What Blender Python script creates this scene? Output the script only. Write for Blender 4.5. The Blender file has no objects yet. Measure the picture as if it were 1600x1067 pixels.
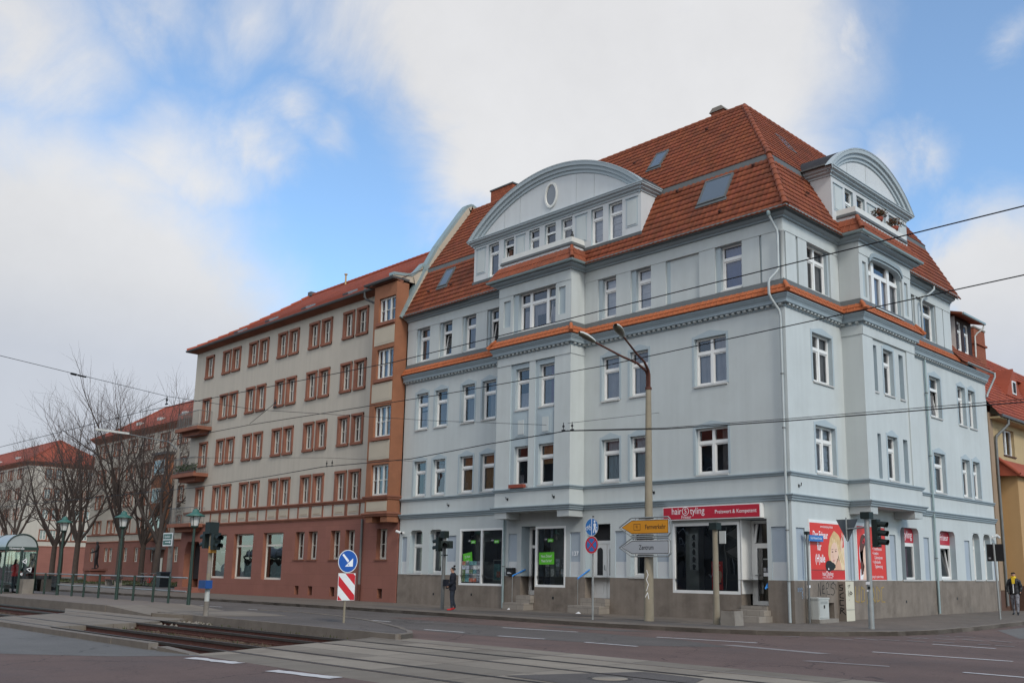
import bpy, bmesh, math, random
from mathutils import Vector, Matrix
random.seed(7)
R_ = math.radians
scene = bpy.context.scene
col = scene.collection
# ---------------------------------------------------------------- camera
cam_d = bpy.data.cameras.new("camera"); cam = bpy.data.objects.new("camera", cam_d); col.objects.link(cam)
cam_d.sensor_width = 36.0; cam_d.lens = 32.957; cam_d.shift_x = -0.05092; cam_d.shift_y = 0.05462
cam_d.clip_start = 0.1; cam_d.clip_end = 6000
def cam_matrix(yaw, pitch, roll, loc):
    cy, sy, cp, sp = math.cos(yaw), math.sin(yaw), math.cos(pitch), math.sin(pitch)
    f = Vector((sy*cp, cy*cp, sp)); r = Vector((cy, -sy, 0)); u = r.cross(f)
    c, s = math.cos(roll), math.sin(roll)
    r2 = c*r+s*u; u2 = -s*r+c*u
    m = Matrix((r2, u2, -f)).transposed().to_4x4(); m.translation = Vector(loc); return m
cam.matrix_world = cam_matrix(-0.768263, 0.182791, 0.0108895, (15.69979, -26.78709, 1.54204))
scene.camera = cam
# ---------------------------------------------------------------- light and exposure
SUN_EL, SUN_AZ = R_(38), R_(107)            # azimuth measured from +Y towards +X
sd = bpy.data.lights.new("sun", 'SUN'); sd.energy = 1.85; sd.angle = R_(14); sd.color = (1.0, 0.945, 0.86)
sun = bpy.data.objects.new("sun", sd); col.objects.link(sun); sun.location = (30, 10, 60)
S = Vector((math.sin(SUN_AZ)*math.cos(SUN_EL), math.cos(SUN_AZ)*math.cos(SUN_EL), math.sin(SUN_EL)))
sun.rotation_euler = S.to_track_quat('Z', 'Y').to_euler()
scene.view_settings.view_transform = 'Standard'; scene.view_settings.look = 'None'
scene.view_settings.gamma = 1.0; scene.view_settings.exposure = 0.0
# ---------------------------------------------------------------- sky
world = bpy.data.worlds.new("World"); scene.world = world; world.use_nodes = True
def N(nt, typ, **kw):
    n = nt.nodes.new(typ)
    for k, v in kw.items():
        if k == 'ins':
            for kk, vv in v.items(): n.inputs[kk].default_value = vv
        else: setattr(n, k, v)
    return n
def build_world():
    nt = world.node_tree; nt.nodes.clear(); L = nt.links.new
    out = N(nt, 'ShaderNodeOutputWorld'); bg = N(nt, 'ShaderNodeBackground'); bg.inputs[1].default_value = 0.11
    sky = N(nt, 'ShaderNodeTexSky', sky_type='NISHITA', sun_disc=False, sun_elevation=SUN_EL, sun_rotation=SUN_AZ, altitude=100, air_density=1.0, dust_density=0.6, ozone_density=2.0)
    tc = N(nt, 'ShaderNodeTexCoord')
    nz1 = N(nt, 'ShaderNodeTexNoise', ins={'Scale': 3.2, 'Detail': 8.0, 'Roughness': 0.62}); L(tc.outputs['Generated'], nz1.inputs['Vector'])
    nz2 = N(nt, 'ShaderNodeTexNoise', ins={'Scale': 7.0, 'Detail': 10.0, 'Roughness': 0.6, 'Distortion': 0.6}); L(tc.outputs['Generated'], nz2.inputs['Vector'])
    def math_(op, a, b=None, clamp=False):
        m = N(nt, 'ShaderNodeMath', operation=op, use_clamp=clamp)
        for i, x in enumerate((a, b)):
            if x is None: continue
            if isinstance(x, (int, float)): m.inputs[i].default_value = x
            else: L(x, m.inputs[i])
        return m.outputs[0]
    # distort the direction a little so that the cloud banks have ragged outlines
    wob = N(nt, 'ShaderNodeVectorMath', operation='MULTIPLY_ADD'); L(nz2.outputs['Color'], wob.inputs[0]); wob.inputs[1].default_value = (0.14,)*3; 
    sub = N(nt, 'ShaderNodeVectorMath', operation='SUBTRACT'); L(tc.outputs['Generated'], sub.inputs[0]); sub.inputs[1].default_value = (0.07,)*3
    L(sub.outputs[0], wob.inputs[2])
    nrm = N(nt, 'ShaderNodeVectorMath', operation='NORMALIZE'); L(wob.outputs[0], nrm.inputs[0])
    field = None
    for (d, r, wgt) in CLOUDS:
        dp = N(nt, 'ShaderNodeVectorMath', operation='DISTANCE'); L(nrm.outputs[0], dp.inputs[0]); dp.inputs[1].default_value = d
        v = math_('MULTIPLY', math_('SUBTRACT', 1.0, math_('DIVIDE', dp.outputs['Value'], r), True), wgt)
        field = v if field is None else math_('MAXIMUM', field, v)
    # unseen cloud cover behind the camera, added for light and reflections
    sep = N(nt, 'ShaderNodeSeparateXYZ'); L(tc.outputs['Generated'], sep.inputs[0])
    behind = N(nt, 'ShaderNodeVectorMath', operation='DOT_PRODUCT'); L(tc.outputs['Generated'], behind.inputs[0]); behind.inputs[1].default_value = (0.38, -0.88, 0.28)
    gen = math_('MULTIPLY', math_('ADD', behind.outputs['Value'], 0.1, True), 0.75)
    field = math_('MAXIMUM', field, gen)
    n1 = math_('MULTIPLY', math_('SUBTRACT', nz1.outputs['Fac'], 0.5), 0.7)
    n2 = math_('MULTIPLY', math_('SUBTRACT', nz2.outputs['Fac'], 0.5), 0.55)
    tot = math_('ADD', field, math_('ADD', n1, n2))
    mr = N(nt, 'ShaderNodeMapRange', interpolation_type='SMOOTHSTEP'); L(tot, mr.inputs[0])
    mr.inputs[1].default_value = 0.08; mr.inputs[2].default_value = 0.92; mr.inputs[3].default_value = 0.03; mr.inputs[4].default_value = 0.97
    # cloud brightness: whiter where thick, grey-blue at the base near the horizon
    cr = N(nt, 'ShaderNodeValToRGB'); L(sep.outputs['Z'], cr.inputs[0])
    e = cr.color_ramp.elements; e[0].position = 0.0; e[0].color = (0.53, 0.55, 0.60, 1); e[1].position = 0.5; e[1].color = (0.735, 0.735, 0.745, 1)
    for p_, c_ in ((0.2, (0.54, 0.565, 0.62, 1)), (0.27, (0.68, 0.685, 0.70, 1)), (0.36, (0.745, 0.745, 0.75, 1))):
        k = e.new(p_); k.color = c_
    nv = N(nt, 'ShaderNodeMapRange'); L(nz1.outputs['Fac'], nv.inputs[0]); nv.inputs[1].default_value = 0.3; nv.inputs[2].default_value = 0.7; nv.inputs[3].default_value = 0.92; nv.inputs[4].default_value = 1.06
    sc_ = N(nt, 'ShaderNodeVectorMath', operation='SCALE'); L(cr.outputs[0], sc_.inputs[0]); L(math_('MULTIPLY', math_('MULTIPLY', nv.outputs[0], CLOUD_GAIN), math_('ADD', 1.0, math_('MULTIPLY', math_('ADD', behind.outputs['Value'], 0.0, True), 0.95))), sc_.inputs['Scale'])  # clouds towards the rear are brightened to add light on the front facade
    # clear sky: Nishita lifted by thin haze
    sk = N(nt, 'ShaderNodeVectorMath', operation='MULTIPLY_ADD'); L(sky.outputs[0], sk.inputs[0]); sk.inputs[1].default_value = SKY_MUL; sk.inputs[2].default_value = SKY_ADD
    mx = N(nt, 'ShaderNodeMix', data_type='RGBA'); L(mr.outputs[0], mx.inputs['Factor']); L(sk.outputs[0], mx.inputs['A']); L(sc_.outputs[0], mx.inputs['B'])
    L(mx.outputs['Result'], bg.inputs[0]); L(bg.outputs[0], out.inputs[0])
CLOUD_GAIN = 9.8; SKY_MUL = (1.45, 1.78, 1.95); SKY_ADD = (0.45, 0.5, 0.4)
CLOUDS = [((-0.6496, 0.5556, 0.519), 0.21, 1.4), ((-0.6961, 0.4963, 0.5187), 0.11, 0.85), ((-0.5996, 0.6326, 0.4903), 0.25, 1.6), ((-0.481, 0.7192, 0.5013), 0.19, 1.5), ((-0.5767, 0.7058, 0.4113), 0.19, 1.5), ((-0.4186, 0.7476, 0.5156), 0.09, 1.1), ((-0.3747, 0.778, 0.5042), 0.05, 0.7), ((-0.6693, 0.6114, 0.4222), 0.14, 1.3), ((-0.7028, 0.5531, 0.4475), 0.1, 0.95), ((-0.7181, 0.507, 0.4768), 0.06, 0.6), ((-0.9352, 0.265, 0.235), 0.25, 1.6), ((-0.9032, 0.3508, 0.2472), 0.15, 1.3), ((-0.885, 0.4087, 0.2231), 0.09, 1.1), ((-0.9311, 0.2266, 0.286), 0.15, 1.1), ((-0.8578, 0.4636, 0.2221), 0.08, 0.8), ((-0.8553, 0.3292, 0.4001), 0.09, 0.72), ((-0.8482, 0.3648, 0.384), 0.09, 0.75), ((-0.8773, 0.3113, 0.3653), 0.1, 0.8), ((-0.8935, 0.2721, 0.3574), 0.09, 0.72), ((-0.907, 0.2226, 0.3575), 0.08, 0.65), ((-0.8221, 0.4029, 0.4022), 0.07, 0.68), ((-0.7924, 0.4326, 0.43), 0.055, 0.6), ((-0.7867, 0.463, 0.4083), 0.055, 0.55), ((-0.753, 0.4793, 0.451), 0.06, 0.5), ((-0.8947, 0.2914, 0.3385), 0.09, 0.7), ((-0.8567, 0.2059, 0.473), 0.13, 0.9), ((-0.8486, 0.2513, 0.4656), 0.09, 0.6), ((-0.8148, 0.2912, 0.5013), 0.08, 0.55), ((-0.7641, 0.369, 0.5291), 0.07, 0.5), ((-0.877, 0.2112, 0.4316), 0.06, 0.5), ((-0.7939, 0.3417, 0.5029), 0.06, 0.35), ((-0.4254, 0.8131, 0.3974), 0.07, 0.8), ((-0.3757, 0.836, 0.3999), 0.06, 0.7), ((-0.3378, 0.8519, 0.4001), 0.055, 0.6), ((-0.4605, 0.7874, 0.4098), 0.07, 0.8), ((-0.3206, 0.9103, 0.262), 0.1, 1.4), ((-0.2866, 0.9275, 0.2401), 0.15, 1.5), ((-0.3506, 0.8945, 0.2775), 0.06, 1.0), ((-0.2916, 0.9344, 0.2045), 0.13, 1.4), ((-0.2511, 0.8402, 0.4806), 0.03, 0.4), ((-0.9483, 0.2775, 0.1538), 0.22, 1.4), ((-0.9111, 0.373, 0.1755), 0.2, 1.3)]
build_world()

# ---------------------------------------------------------------- helpers
def tag(o, label=None, cat=None, group=None, kind=None):
    if label: o['label'] = label
    if cat: o['category'] = cat
    if group: o['group'] = group
    if kind: o['kind'] = kind
    return o
def empty(name, loc, label, cat, group=None, rz=0.0):
    o = bpy.data.objects.new(name, None); col.objects.link(o); o.location = loc; o.rotation_euler = (0, 0, rz)
    o.empty_display_size = 0.3
    return tag(o, label, cat, group)
MATS = {}
def mat(name, color, rough=0.8, var=0.10, scale=3.0, bump=0.0, bscale=40.0, metallic=0.0, spec=0.35, streak=0.0, dirt=None, attr=None, coat=0.0, cracks=0.0, grain=0.0):
    """procedural: base colour with two octaves of noise, optional vertical streaks, dirt colour, bump and tint attribute"""
    if name in MATS: return MATS[name]
    m = bpy.data.materials.new(name); m.use_nodes = True; nt = m.node_tree; L = nt.links.new
    b = nt.nodes['Principled BSDF']; b.inputs['Roughness'].default_value = rough; b.inputs['Metallic'].default_value = metallic
    b.inputs['Specular IOR Level'].default_value = spec; b.inputs['Coat Weight'].default_value = coat
    geo = N(nt, 'ShaderNodeNewGeometry')
    c = N(nt, 'ShaderNodeRGB'); c.outputs[0].default_value = (*color, 1); cur = c.outputs[0]
    if attr:
        m['tinted'] = 1
        a = N(nt, 'ShaderNodeAttribute', attribute_name=attr)
        x = N(nt, 'ShaderNodeMix', data_type='RGBA', blend_type='MULTIPLY'); x.inputs['Factor'].default_value = 1.0
        L(cur, x.inputs['A']); L(a.outputs['Color'], x.inputs['B']); cur = x.outputs['Result']
    if var:
        n = N(nt, 'ShaderNodeTexNoise', ins={'Scale': scale, 'Detail': 6.0, 'Roughness': 0.6}); L(geo.outputs['Position'], n.inputs['Vector'])
        mr = N(nt, 'ShaderNodeMapRange'); L(n.outputs['Fac'], mr.inputs[0]); mr.inputs[1].default_value = 0.25; mr.inputs[2].default_value = 0.75; mr.inputs[3].default_value = 1-var; mr.inputs[4].default_value = 1+var
        s = N(nt, 'ShaderNodeVectorMath', operation='SCALE'); L(cur, s.inputs[0]); L(mr.outputs[0], s.inputs['Scale']); cur = s.outputs[0]
    if streak:
        mp = N(nt, 'ShaderNodeMapping'); mp.inputs['Scale'].default_value = (3.5, 3.5, 0.22); L(geo.outputs['Position'], mp.inputs['Vector'])
        n = N(nt, 'ShaderNodeTexNoise', ins={'Scale': 1.0, 'Detail': 5.0}); L(mp.outputs[0], n.inputs['Vector'])
        mr = N(nt, 'ShaderNodeMapRange'); L(n.outputs['Fac'], mr.inputs[0]); mr.inputs[1].default_value = 0.35; mr.inputs[2].default_value = 0.75; mr.inputs[3].default_value = 1.0; mr.inputs[4].default_value = 1-streak
        s = N(nt, 'ShaderNodeVectorMath', operation='SCALE'); L(cur, s.inputs[0]); L(mr.outputs[0], s.inputs['Scale']); cur = s.outputs[0]
    if dirt:
        dc, amt, dsc = dirt
        n = N(nt, 'ShaderNodeTexNoise', ins={'Scale': dsc, 'Detail': 9.0, 'Roughness': 0.7}); L(geo.outputs['Position'], n.inputs['Vector'])
        mr = N(nt, 'ShaderNodeMapRange', interpolation_type='SMOOTHSTEP'); L(n.outputs['Fac'], mr.inputs[0]); mr.inputs[1].default_value = 0.45; mr.inputs[2].default_value = 0.72; mr.inputs[3].default_value = 0; mr.inputs[4].default_value = amt
        x = N(nt, 'ShaderNodeMix', data_type='RGBA'); L(mr.outputs[0], x.inputs['Factor']); L(cur, x.inputs['A']); x.inputs['B'].default_value = (*dc, 1); cur = x.outputs['Result']
    if grain:
        n = N(nt, 'ShaderNodeTexNoise', ins={'Scale': 55.0, 'Detail': 3.0}); L(geo.outputs['Position'], n.inputs['Vector'])
        mr = N(nt, 'ShaderNodeMapRange'); L(n.outputs['Fac'], mr.inputs[0]); mr.inputs[1].default_value = 0.3; mr.inputs[2].default_value = 0.7; mr.inputs[3].default_value = 1-grain; mr.inputs[4].default_value = 1+grain
        s = N(nt, 'ShaderNodeVectorMath', operation='SCALE'); L(cur, s.inputs[0]); L(mr.outputs[0], s.inputs['Scale']); cur = s.outputs[0]
    if cracks:
        n = N(nt, 'ShaderNodeTexNoise', ins={'Scale': 1.6, 'Detail': 6.0}); L(geo.outputs['Position'], n.inputs['Vector'])
        wv = N(nt, 'ShaderNodeVectorMath', operation='MULTIPLY_ADD'); L(n.outputs['Color'], wv.inputs[0]); wv.inputs[1].default_value = (0.9,)*3; L(geo.outputs['Position'], wv.inputs[2])
        for sc, wd, am in ((0.22, 0.006, cracks), (0.75, 0.012, cracks*.45)):
            v = N(nt, 'ShaderNodeTexVoronoi', feature='DISTANCE_TO_EDGE', ins={'Scale': sc}); L(wv.outputs[0], v.inputs['Vector'])
            mr = N(nt, 'ShaderNodeMapRange'); L(v.outputs['Distance'], mr.inputs[0]); mr.inputs[1].default_value = 0.0; mr.inputs[2].default_value = wd; mr.inputs[3].default_value = 1-am; mr.inputs[4].default_value = 1.0
            s = N(nt, 'ShaderNodeVectorMath', operation='SCALE'); L(cur, s.inputs[0]); L(mr.outputs[0], s.inputs['Scale']); cur = s.outputs[0]
        mp = N(nt, 'ShaderNodeMapping'); mp.inputs['Scale'].default_value = (.04, .55, 1); L(geo.outputs['Position'], mp.inputs['Vector'])
        n = N(nt, 'ShaderNodeTexNoise', ins={'Scale': 1.0, 'Detail': 5.0}); L(mp.outputs[0], n.inputs['Vector'])
        mr = N(nt, 'ShaderNodeMapRange'); L(n.outputs['Fac'], mr.inputs[0]); mr.inputs[1].default_value = 0.3; mr.inputs[2].default_value = 0.7; mr.inputs[3].default_value = .82; mr.inputs[4].default_value = 1.16
        s = N(nt, 'ShaderNodeVectorMath', operation='SCALE'); L(cur, s.inputs[0]); L(mr.outputs[0], s.inputs['Scale']); cur = s.outputs[0]
    L(cur, b.inputs['Base Color'])
    if bump:
        n = N(nt, 'ShaderNodeTexNoise', ins={'Scale': bscale, 'Detail': 4.0}); L(geo.outputs['Position'], n.inputs['Vector'])
        bp = N(nt, 'ShaderNodeBump', ins={'Strength': bump, 'Distance': 0.02}); L(n.outputs['Fac'], bp.inputs['Height']); L(bp.outputs[0], b.inputs['Normal'])
    MATS[name] = m; return m
def blocks(m, sx, sz, mortar, amt=1.0, axis='wall', var=0.10, off=0.5):
    """lays a joint pattern over an existing material (stone blocks, slabs)"""
    nt = m.node_tree; L = nt.links.new; b = nt.nodes['Principled BSDF']
    src = b.inputs['Base Color'].links[0].from_socket
    geo = N(nt, 'ShaderNodeNewGeometry'); sp = N(nt, 'ShaderNodeSeparateXYZ'); L(geo.outputs['Position'], sp.inputs[0])
    cb = N(nt, 'ShaderNodeCombineXYZ')
    if axis == 'wall':
        ad = N(nt, 'ShaderNodeMath', operation='ADD'); L(sp.outputs['X'], ad.inputs[0]); L(sp.outputs['Y'], ad.inputs[1]); L(ad.outputs[0], cb.inputs[0]); L(sp.outputs['Z'], cb.inputs[1])
    else:
        L(sp.outputs['X'], cb.inputs[0]); L(sp.outputs['Y'], cb.inputs[1])
    br = N(nt, 'ShaderNodeTexBrick', offset=off); L(cb.outputs[0], br.inputs['Vector'])
    br.inputs['Color1'].default_value = (1-var,)*3+(1,); br.inputs['Color2'].default_value = (1+var,)*3+(1,); br.inputs['Mortar'].default_value = (*mortar, 1)
    br.inputs['Scale'].default_value = 1.0; br.inputs['Brick Width'].default_value = sx; br.inputs['Row Height'].default_value = sz; br.inputs['Mortar Size'].default_value = 0.012; br.inputs['Mortar Smooth'].default_value = 0.3
    x = N(nt, 'ShaderNodeMix', data_type='RGBA', blend_type='MULTIPLY'); x.inputs['Factor'].default_value = amt; L(src, x.inputs['A']); L(br.outputs['Color'], x.inputs['B'])
    L(x.outputs['Result'], b.inputs['Base Color']); return m

class MB:
    """collects geometry, links it as ONE mesh object"""
    def __init__(s): s.v = []; s.f = []; s.mi = []; s.ms = []; s.tint = []; s.sm = []
    def m_(s, m):
        if m not in s.ms: s.ms.append(m)
        return s.ms.index(m)
    def poly(s, pts, m, tint=(1, 1, 1), smooth=False):
        i = len(s.v); s.v += [tuple(p) for p in pts]; s.f.append(tuple(range(i, i+len(pts)))); s.mi.append(s.m_(m)); s.tint.append(tint); s.sm.append(smooth)
    def faces(s, vs, fs, m, smooth=False, tint=(1, 1, 1)):
        i = len(s.v); s.v += [tuple(p) for p in vs]; k = s.m_(m)
        for f in fs: s.f.append(tuple(i+j for j in f)); s.mi.append(k); s.tint.append(tint); s.sm.append(smooth)
    def box(s, x0, x1, y0, y1, z0, z1, m):
        if x0 > x1: x0, x1 = x1, x0
        if y0 > y1: y0, y1 = y1, y0
        if z0 > z1: z0, z1 = z1, z0
        s.faces([(x0,y0,z0),(x1,y0,z0),(x1,y1,z0),(x0,y1,z0),(x0,y0,z1),(x1,y0,z1),(x1,y1,z1),(x0,y1,z1)],
                [(0,3,2,1),(4,5,6,7),(0,1,5,4),(1,2,6,5),(2,3,7,6),(3,0,4,7)], m)
    def prism(s, pts, vec, m, smooth=False):
        """closed outline pts (3D, planar) pushed along vec"""
        n = len(pts); a = [Vector(p) for p in pts]; vec = Vector(vec); b = [p+vec for p in a]
        nn = Vector((0, 0, 0))
        for i in range(n): nn += a[i].cross(a[(i+1) % n])
        if nn.dot(vec) > 0: a, b = b, a
        # a faces outward (normal opposite to push)
        s.faces(a, [tuple(range(n))], m); s.faces(b, [tuple(range(n-1, -1, -1))], m)
        s.faces(a+b, [((i+1) % n, i, n+i, n+(i+1) % n) for i in range(n)], m, smooth)
    def tube(s, path, r, m, n=8, caps=True, smooth=True):
        P = [Vector(p) for p in path]; rs = r if isinstance(r, (list, tuple)) else [r]*len(P); rings = []
        t0 = (P[1]-P[0]).normalized(); ref = Vector((0, 0, 1)) if abs(t0.z) < 0.9 else Vector((1, 0, 0)); side = t0.cross(ref).normalized()
        for i, p in enumerate(P):
            t = (P[min(i+1, len(P)-1)]-P[max(i-1, 0)]).normalized()
            side = (side - t*side.dot(t)).normalized(); up = t.cross(side)
            rings += [p + (side*math.cos(2*math.pi*k/n)+up*math.sin(2*math.pi*k/n))*rs[i] for k in range(n)]
        fs = [(i*n+k, i*n+(k+1) % n, (i+1)*n+(k+1) % n, (i+1)*n+k) for i in range(len(P)-1) for k in range(n)]
        s.faces(rings, fs, m, smooth)
        if caps:
            s.faces(rings[:n], [tuple(range(n-1, -1, -1))], m); s.faces(rings[-n:], [tuple(range(n))], m)
    def lathe(s, prof, c, m, n=20, smooth=True):
        """prof: (r,z) list around vertical axis through c"""
        vs = [(c[0]+r*math.cos(2*math.pi*k/n), c[1]+r*math.sin(2*math.pi*k/n), c[2]+z) for r, z in prof for k in range(n)]
        s.faces(vs, [(i*n+k, i*n+(k+1) % n, (i+1)*n+(k+1) % n, (i+1)*n+k) for i in range(len(prof)-1) for k in range(n)], m, smooth)
    def build(s, name, parent=None, matrix=None, loc=None):
        me = bpy.data.meshes.new(name); me.from_pydata(s.v, [], s.f)
        for m in s.ms: me.materials.append(m)
        me.polygons.foreach_set('material_index', s.mi); me.polygons.foreach_set('use_smooth', s.sm)
        if any(m.get('tinted') for m in s.ms):
            ca = me.color_attributes.new('tint', 'FLOAT_COLOR', 'CORNER'); d = []
            for p, t in zip(me.polygons, s.tint): d += [t[0], t[1], t[2], 1.0]*p.loop_total
            ca.data.foreach_set('color', d)
        me.update()
        o = bpy.data.objects.new(name, me); col.objects.link(o)
        if parent: o.parent = parent
        if loc: o.location = loc
        return o
def copy_tree(o, parent=None):
    c = o.copy(); col.objects.link(c)
    if parent: c.parent = parent
    for ch in list(o.children): copy_tree(ch, c)
    return c
class Facade:
    """facade frame: u along the wall, d outward, z up"""
    def __init__(s, o, u, n): s.o = Vector(o); s.u = Vector(u); s.n = Vector(n)
    def p(s, u, d, z): return s.o + s.u*u + s.n*d + Vector((0, 0, z))
    def box(s, mb, u0, u1, d0, d1, z0, z1, m):
        if u0 > u1: u0, u1 = u1, u0
        if d0 > d1: d0, d1 = d1, d0
        P = s.p; mb.faces([P(u0,d1,z0),P(u1,d1,z0),P(u1,d0,z0),P(u0,d0,z0),P(u0,d1,z1),P(u1,d1,z1),P(u1,d0,z1),P(u0,d0,z1)],
                [(0,3,2,1),(4,5,6,7),(0,1,5,4),(1,2,6,5),(2,3,7,6),(3,0,4,7)], m)
    def quad(s, mb, u0, u1, d, z0, z1, m): mb.poly([s.p(u0,d,z0), s.p(u1,d,z0), s.p(u1,d,z1), s.p(u0,d,z1)], m)
    def shape(s, mb, pts, d0, d1, m):
        """(u,z) outline pushed from d0 out to d1"""
        mb.prism([s.p(u, d0, z) for u, z in pts], s.n*(d1-d0), m)
    def flat(s, mb, pts, d, m):
        a = 0
        for i in range(len(pts)): a += pts[i][0]*pts[(i+1) % len(pts)][1]-pts[(i+1) % len(pts)][0]*pts[i][1]
        q = pts if a > 0 else pts[::-1]
        mb.poly([s.p(u, d, z) for u, z in q], m)
    def wall(s, mb, u0, u1, z0, z1, d, openings, m, mrev):
        """sheet with rectangular openings (u0,u1,z0,z1,reveal) and their reveals"""
        us = sorted({u0, u1, *[min(max(o[k], u0), u1) for o in openings for k in (0, 1)]}); zs = sorted({z0, z1, *[min(max(o[k], z0), z1) for o in openings for k in (2, 3)]})
        for a, b in zip(us, us[1:]):
            run = None
            for c, e in list(zip(zs, zs[1:]))+[(None, None)]:
                solid = c is not None and not any(o[0] < (a+b)/2 < o[1] and o[2] < (c+e)/2 < o[3] for o in openings)
                if solid: run = (run[0], e) if run else (c, e)
                elif run: s.quad(mb, a, b, d, run[0], run[1], m); run = None
        for o in openings:
            a, b, c, e, r = o[:5]; P = s.p
            mb.poly([P(a,d,c), P(a,d,e), P(a,d-r,e), P(a,d-r,c)][::-1], mrev)
            mb.poly([P(b,d,c), P(b,d,e), P(b,d-r,e), P(b,d-r,c)], mrev)
            mb.poly([P(a,d,e), P(b,d,e), P(b,d-r,e), P(a,d-r,e)][::-1], mrev)
            mb.poly([P(a,d,c), P(b,d,c), P(b,d-r,c), P(a,d-r,c)], mrev)
def sweep(mb, path, prof, m, caps=True):
    """profile (outward d, z) swept along plan path with mitred corners; outward = right-hand side of travel"""
    P = [Vector((p[0], p[1])) for p in path]; n = len(P); offs = []
    for i in range(n):
        dirs = []
        if i > 0: dirs.append((P[i]-P[i-1]).normalized())
        if i < n-1: dirs.append((P[i+1]-P[i]).normalized())
        ns = [Vector((t.y, -t.x)) for t in dirs]
        if len(ns) == 1: offs.append(ns[0])
        else: offs.append((ns[0]+ns[1])/(1+ns[0].dot(ns[1])))
    k = len(prof); vs = [(P[i].x+offs[i].x*d, P[i].y+offs[i].y*d, z) for i in range(n) for d, z in prof]
    ms = m if isinstance(m, list) else [m]*(k-1)
    for j in range(k-1):
        mb.faces([vs[i*k+j+q] for i in range(n) for q in (0, 1)], [(2*i, 2*i+2, 2*i+3, 2*i+1) for i in range(n-1)], ms[j])
    if caps:
        mb.poly(vs[:k], ms[0]); mb.poly(vs[-k:][::-1], ms[0])
def text_mesh(mb, txt, size, place, m, align='CENTER', sx=1.0, bold=0.0, spacing=1.0):
    """lettering as flat mesh; place(x,y) -> world point"""
    c = bpy.data.curves.new('txt', 'FONT'); c.body = txt; c.size = size; c.align_x = align; c.align_y = 'CENTER'; c.offset = bold; c.space_character = spacing
    o = bpy.data.objects.new('txt', c); col.objects.link(o)
    dg = bpy.context.evaluated_depsgraph_get(); me = bpy.data.meshes.new_from_object(o.evaluated_get(dg))
    vs = [v.co.copy() for v in me.vertices]
    mb.faces([place(v.x*sx, v.y) for v in vs], [tuple(p.vertices) for p in me.polygons], m)
    bpy.data.objects.remove(o); bpy.data.curves.remove(c); bpy.data.meshes.remove(me)
# ---------------------------------------------------------------- materials
M = {}
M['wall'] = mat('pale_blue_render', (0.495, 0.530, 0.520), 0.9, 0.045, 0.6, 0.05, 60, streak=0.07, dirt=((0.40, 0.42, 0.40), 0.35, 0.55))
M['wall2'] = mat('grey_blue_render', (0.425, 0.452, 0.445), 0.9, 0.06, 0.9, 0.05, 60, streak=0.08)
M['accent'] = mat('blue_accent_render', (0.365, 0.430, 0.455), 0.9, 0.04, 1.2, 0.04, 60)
M['inset'] = mat('blue_inset_render', (0.335, 0.385, 0.43), 0.9, 0.05, 1.5, 0.03, 60)
M['lightband'] = mat('pale_grey_render', (0.54, 0.56, 0.56), 0.9, 0.04, 1.0, 0.04, 60, streak=0.06)
M['cornice'] = mat('blue_grey_moulding', (0.270, 0.325, 0.350), 0.8, 0.07, 1.5, 0.03, 50)
M['gutter'] = mat('zinc_gutter', (0.27, 0.345, 0.345), 0.5, 0.10, 2.0, metallic=0.25, spec=0.5)
M['flash'] = mat('lead_flashing', (0.105, 0.112, 0.112), 0.7, 0.12, 2.0)
M['pipe'] = mat('zinc_downpipe', (0.40, 0.435, 0.43), 0.55, 0.10, 2.5, metallic=0.2, spec=0.5, streak=0.15)
M['plinth'] = mat('brown_grey_plinth', (0.215, 0.180, 0.148), 0.95, 0.16, 1.6, 0.15, 30, streak=0.22, dirt=((0.10, 0.082, 0.065), 0.6, 0.9))
M['tile'] = mat('orange_clay_tile', (0.235, 0.064, 0.027), 0.75, 0.18, 2.2, 0.1, 25, dirt=((0.10, 0.040, 0.025), 0.55, 0.7), attr='tint')
M['tile_new'] = mat('bright_clay_tile', (0.36, 0.105, 0.038), 0.7, 0.14, 3.0, 0.1, 25)
M['tile_far'] = mat('red_clay_tile', (0.30, 0.068, 0.034), 0.8, 0.14, 0.8, 0.0, dirt=((0.17, 0.045, 0.028), 0.5, 0.35), attr='tint')
M['white'] = mat('white_window_paint', (0.74, 0.74, 0.71), 0.45, 0.03, 2.0, spec=0.5)
M['white_dull'] = mat('dull_white_paint', (0.62, 0.62, 0.58), 0.6, 0.06, 3.0)
M['ledge'] = mat('stone_ledge', (0.46, 0.46, 0.44), 0.85, 0.1, 4.0)
M['dark'] = mat('dark_room', (0.028, 0.028, 0.030), 0.9, 0.3, 1.2)
M['room'] = mat('dim_room', (0.24, 0.245, 0.235), 0.9, 0.35, 1.0)
M['curtain'] = mat('net_curtain', (0.42, 0.42, 0.43), 0.9, 0.12, 3.0, streak=0.45)
M['curtain_g'] = mat('grey_curtain', (0.20, 0.195, 0.19), 0.9, 0.2, 2.0, streak=0.4)
M['curtain_p'] = mat('purple_curtain', (0.20, 0.10, 0.15), 0.9, 0.2, 3.0, streak=0.4)
M['curtain_b'] = mat('brown_curtain', (0.16, 0.085, 0.06), 0.9, 0.2, 3.0, streak=0.4)
M['blind_tan'] = mat('tan_blind', (0.30, 0.19, 0.085), 0.85, 0.15, 5.0)
M['blind_blue'] = mat('blue_blind', (0.070, 0.115, 0.27), 0.7, 0.1, 4.0)
M['blind_white'] = mat('white_slat_blind', (0.62, 0.64, 0.64), 0.7, 0.05, 4.0)
M['blind_grey'] = mat('grey_slat_blind', (0.36, 0.45, 0.52), 0.7, 0.06, 4.0)
M['sheer'] = mat('pale_sheer', (0.36, 0.46, 0.50), 0.8, 0.08, 2.0)
M['black'] = mat('black_paint', (0.012, 0.012, 0.013), 0.5, 0.2, 5.0)
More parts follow.
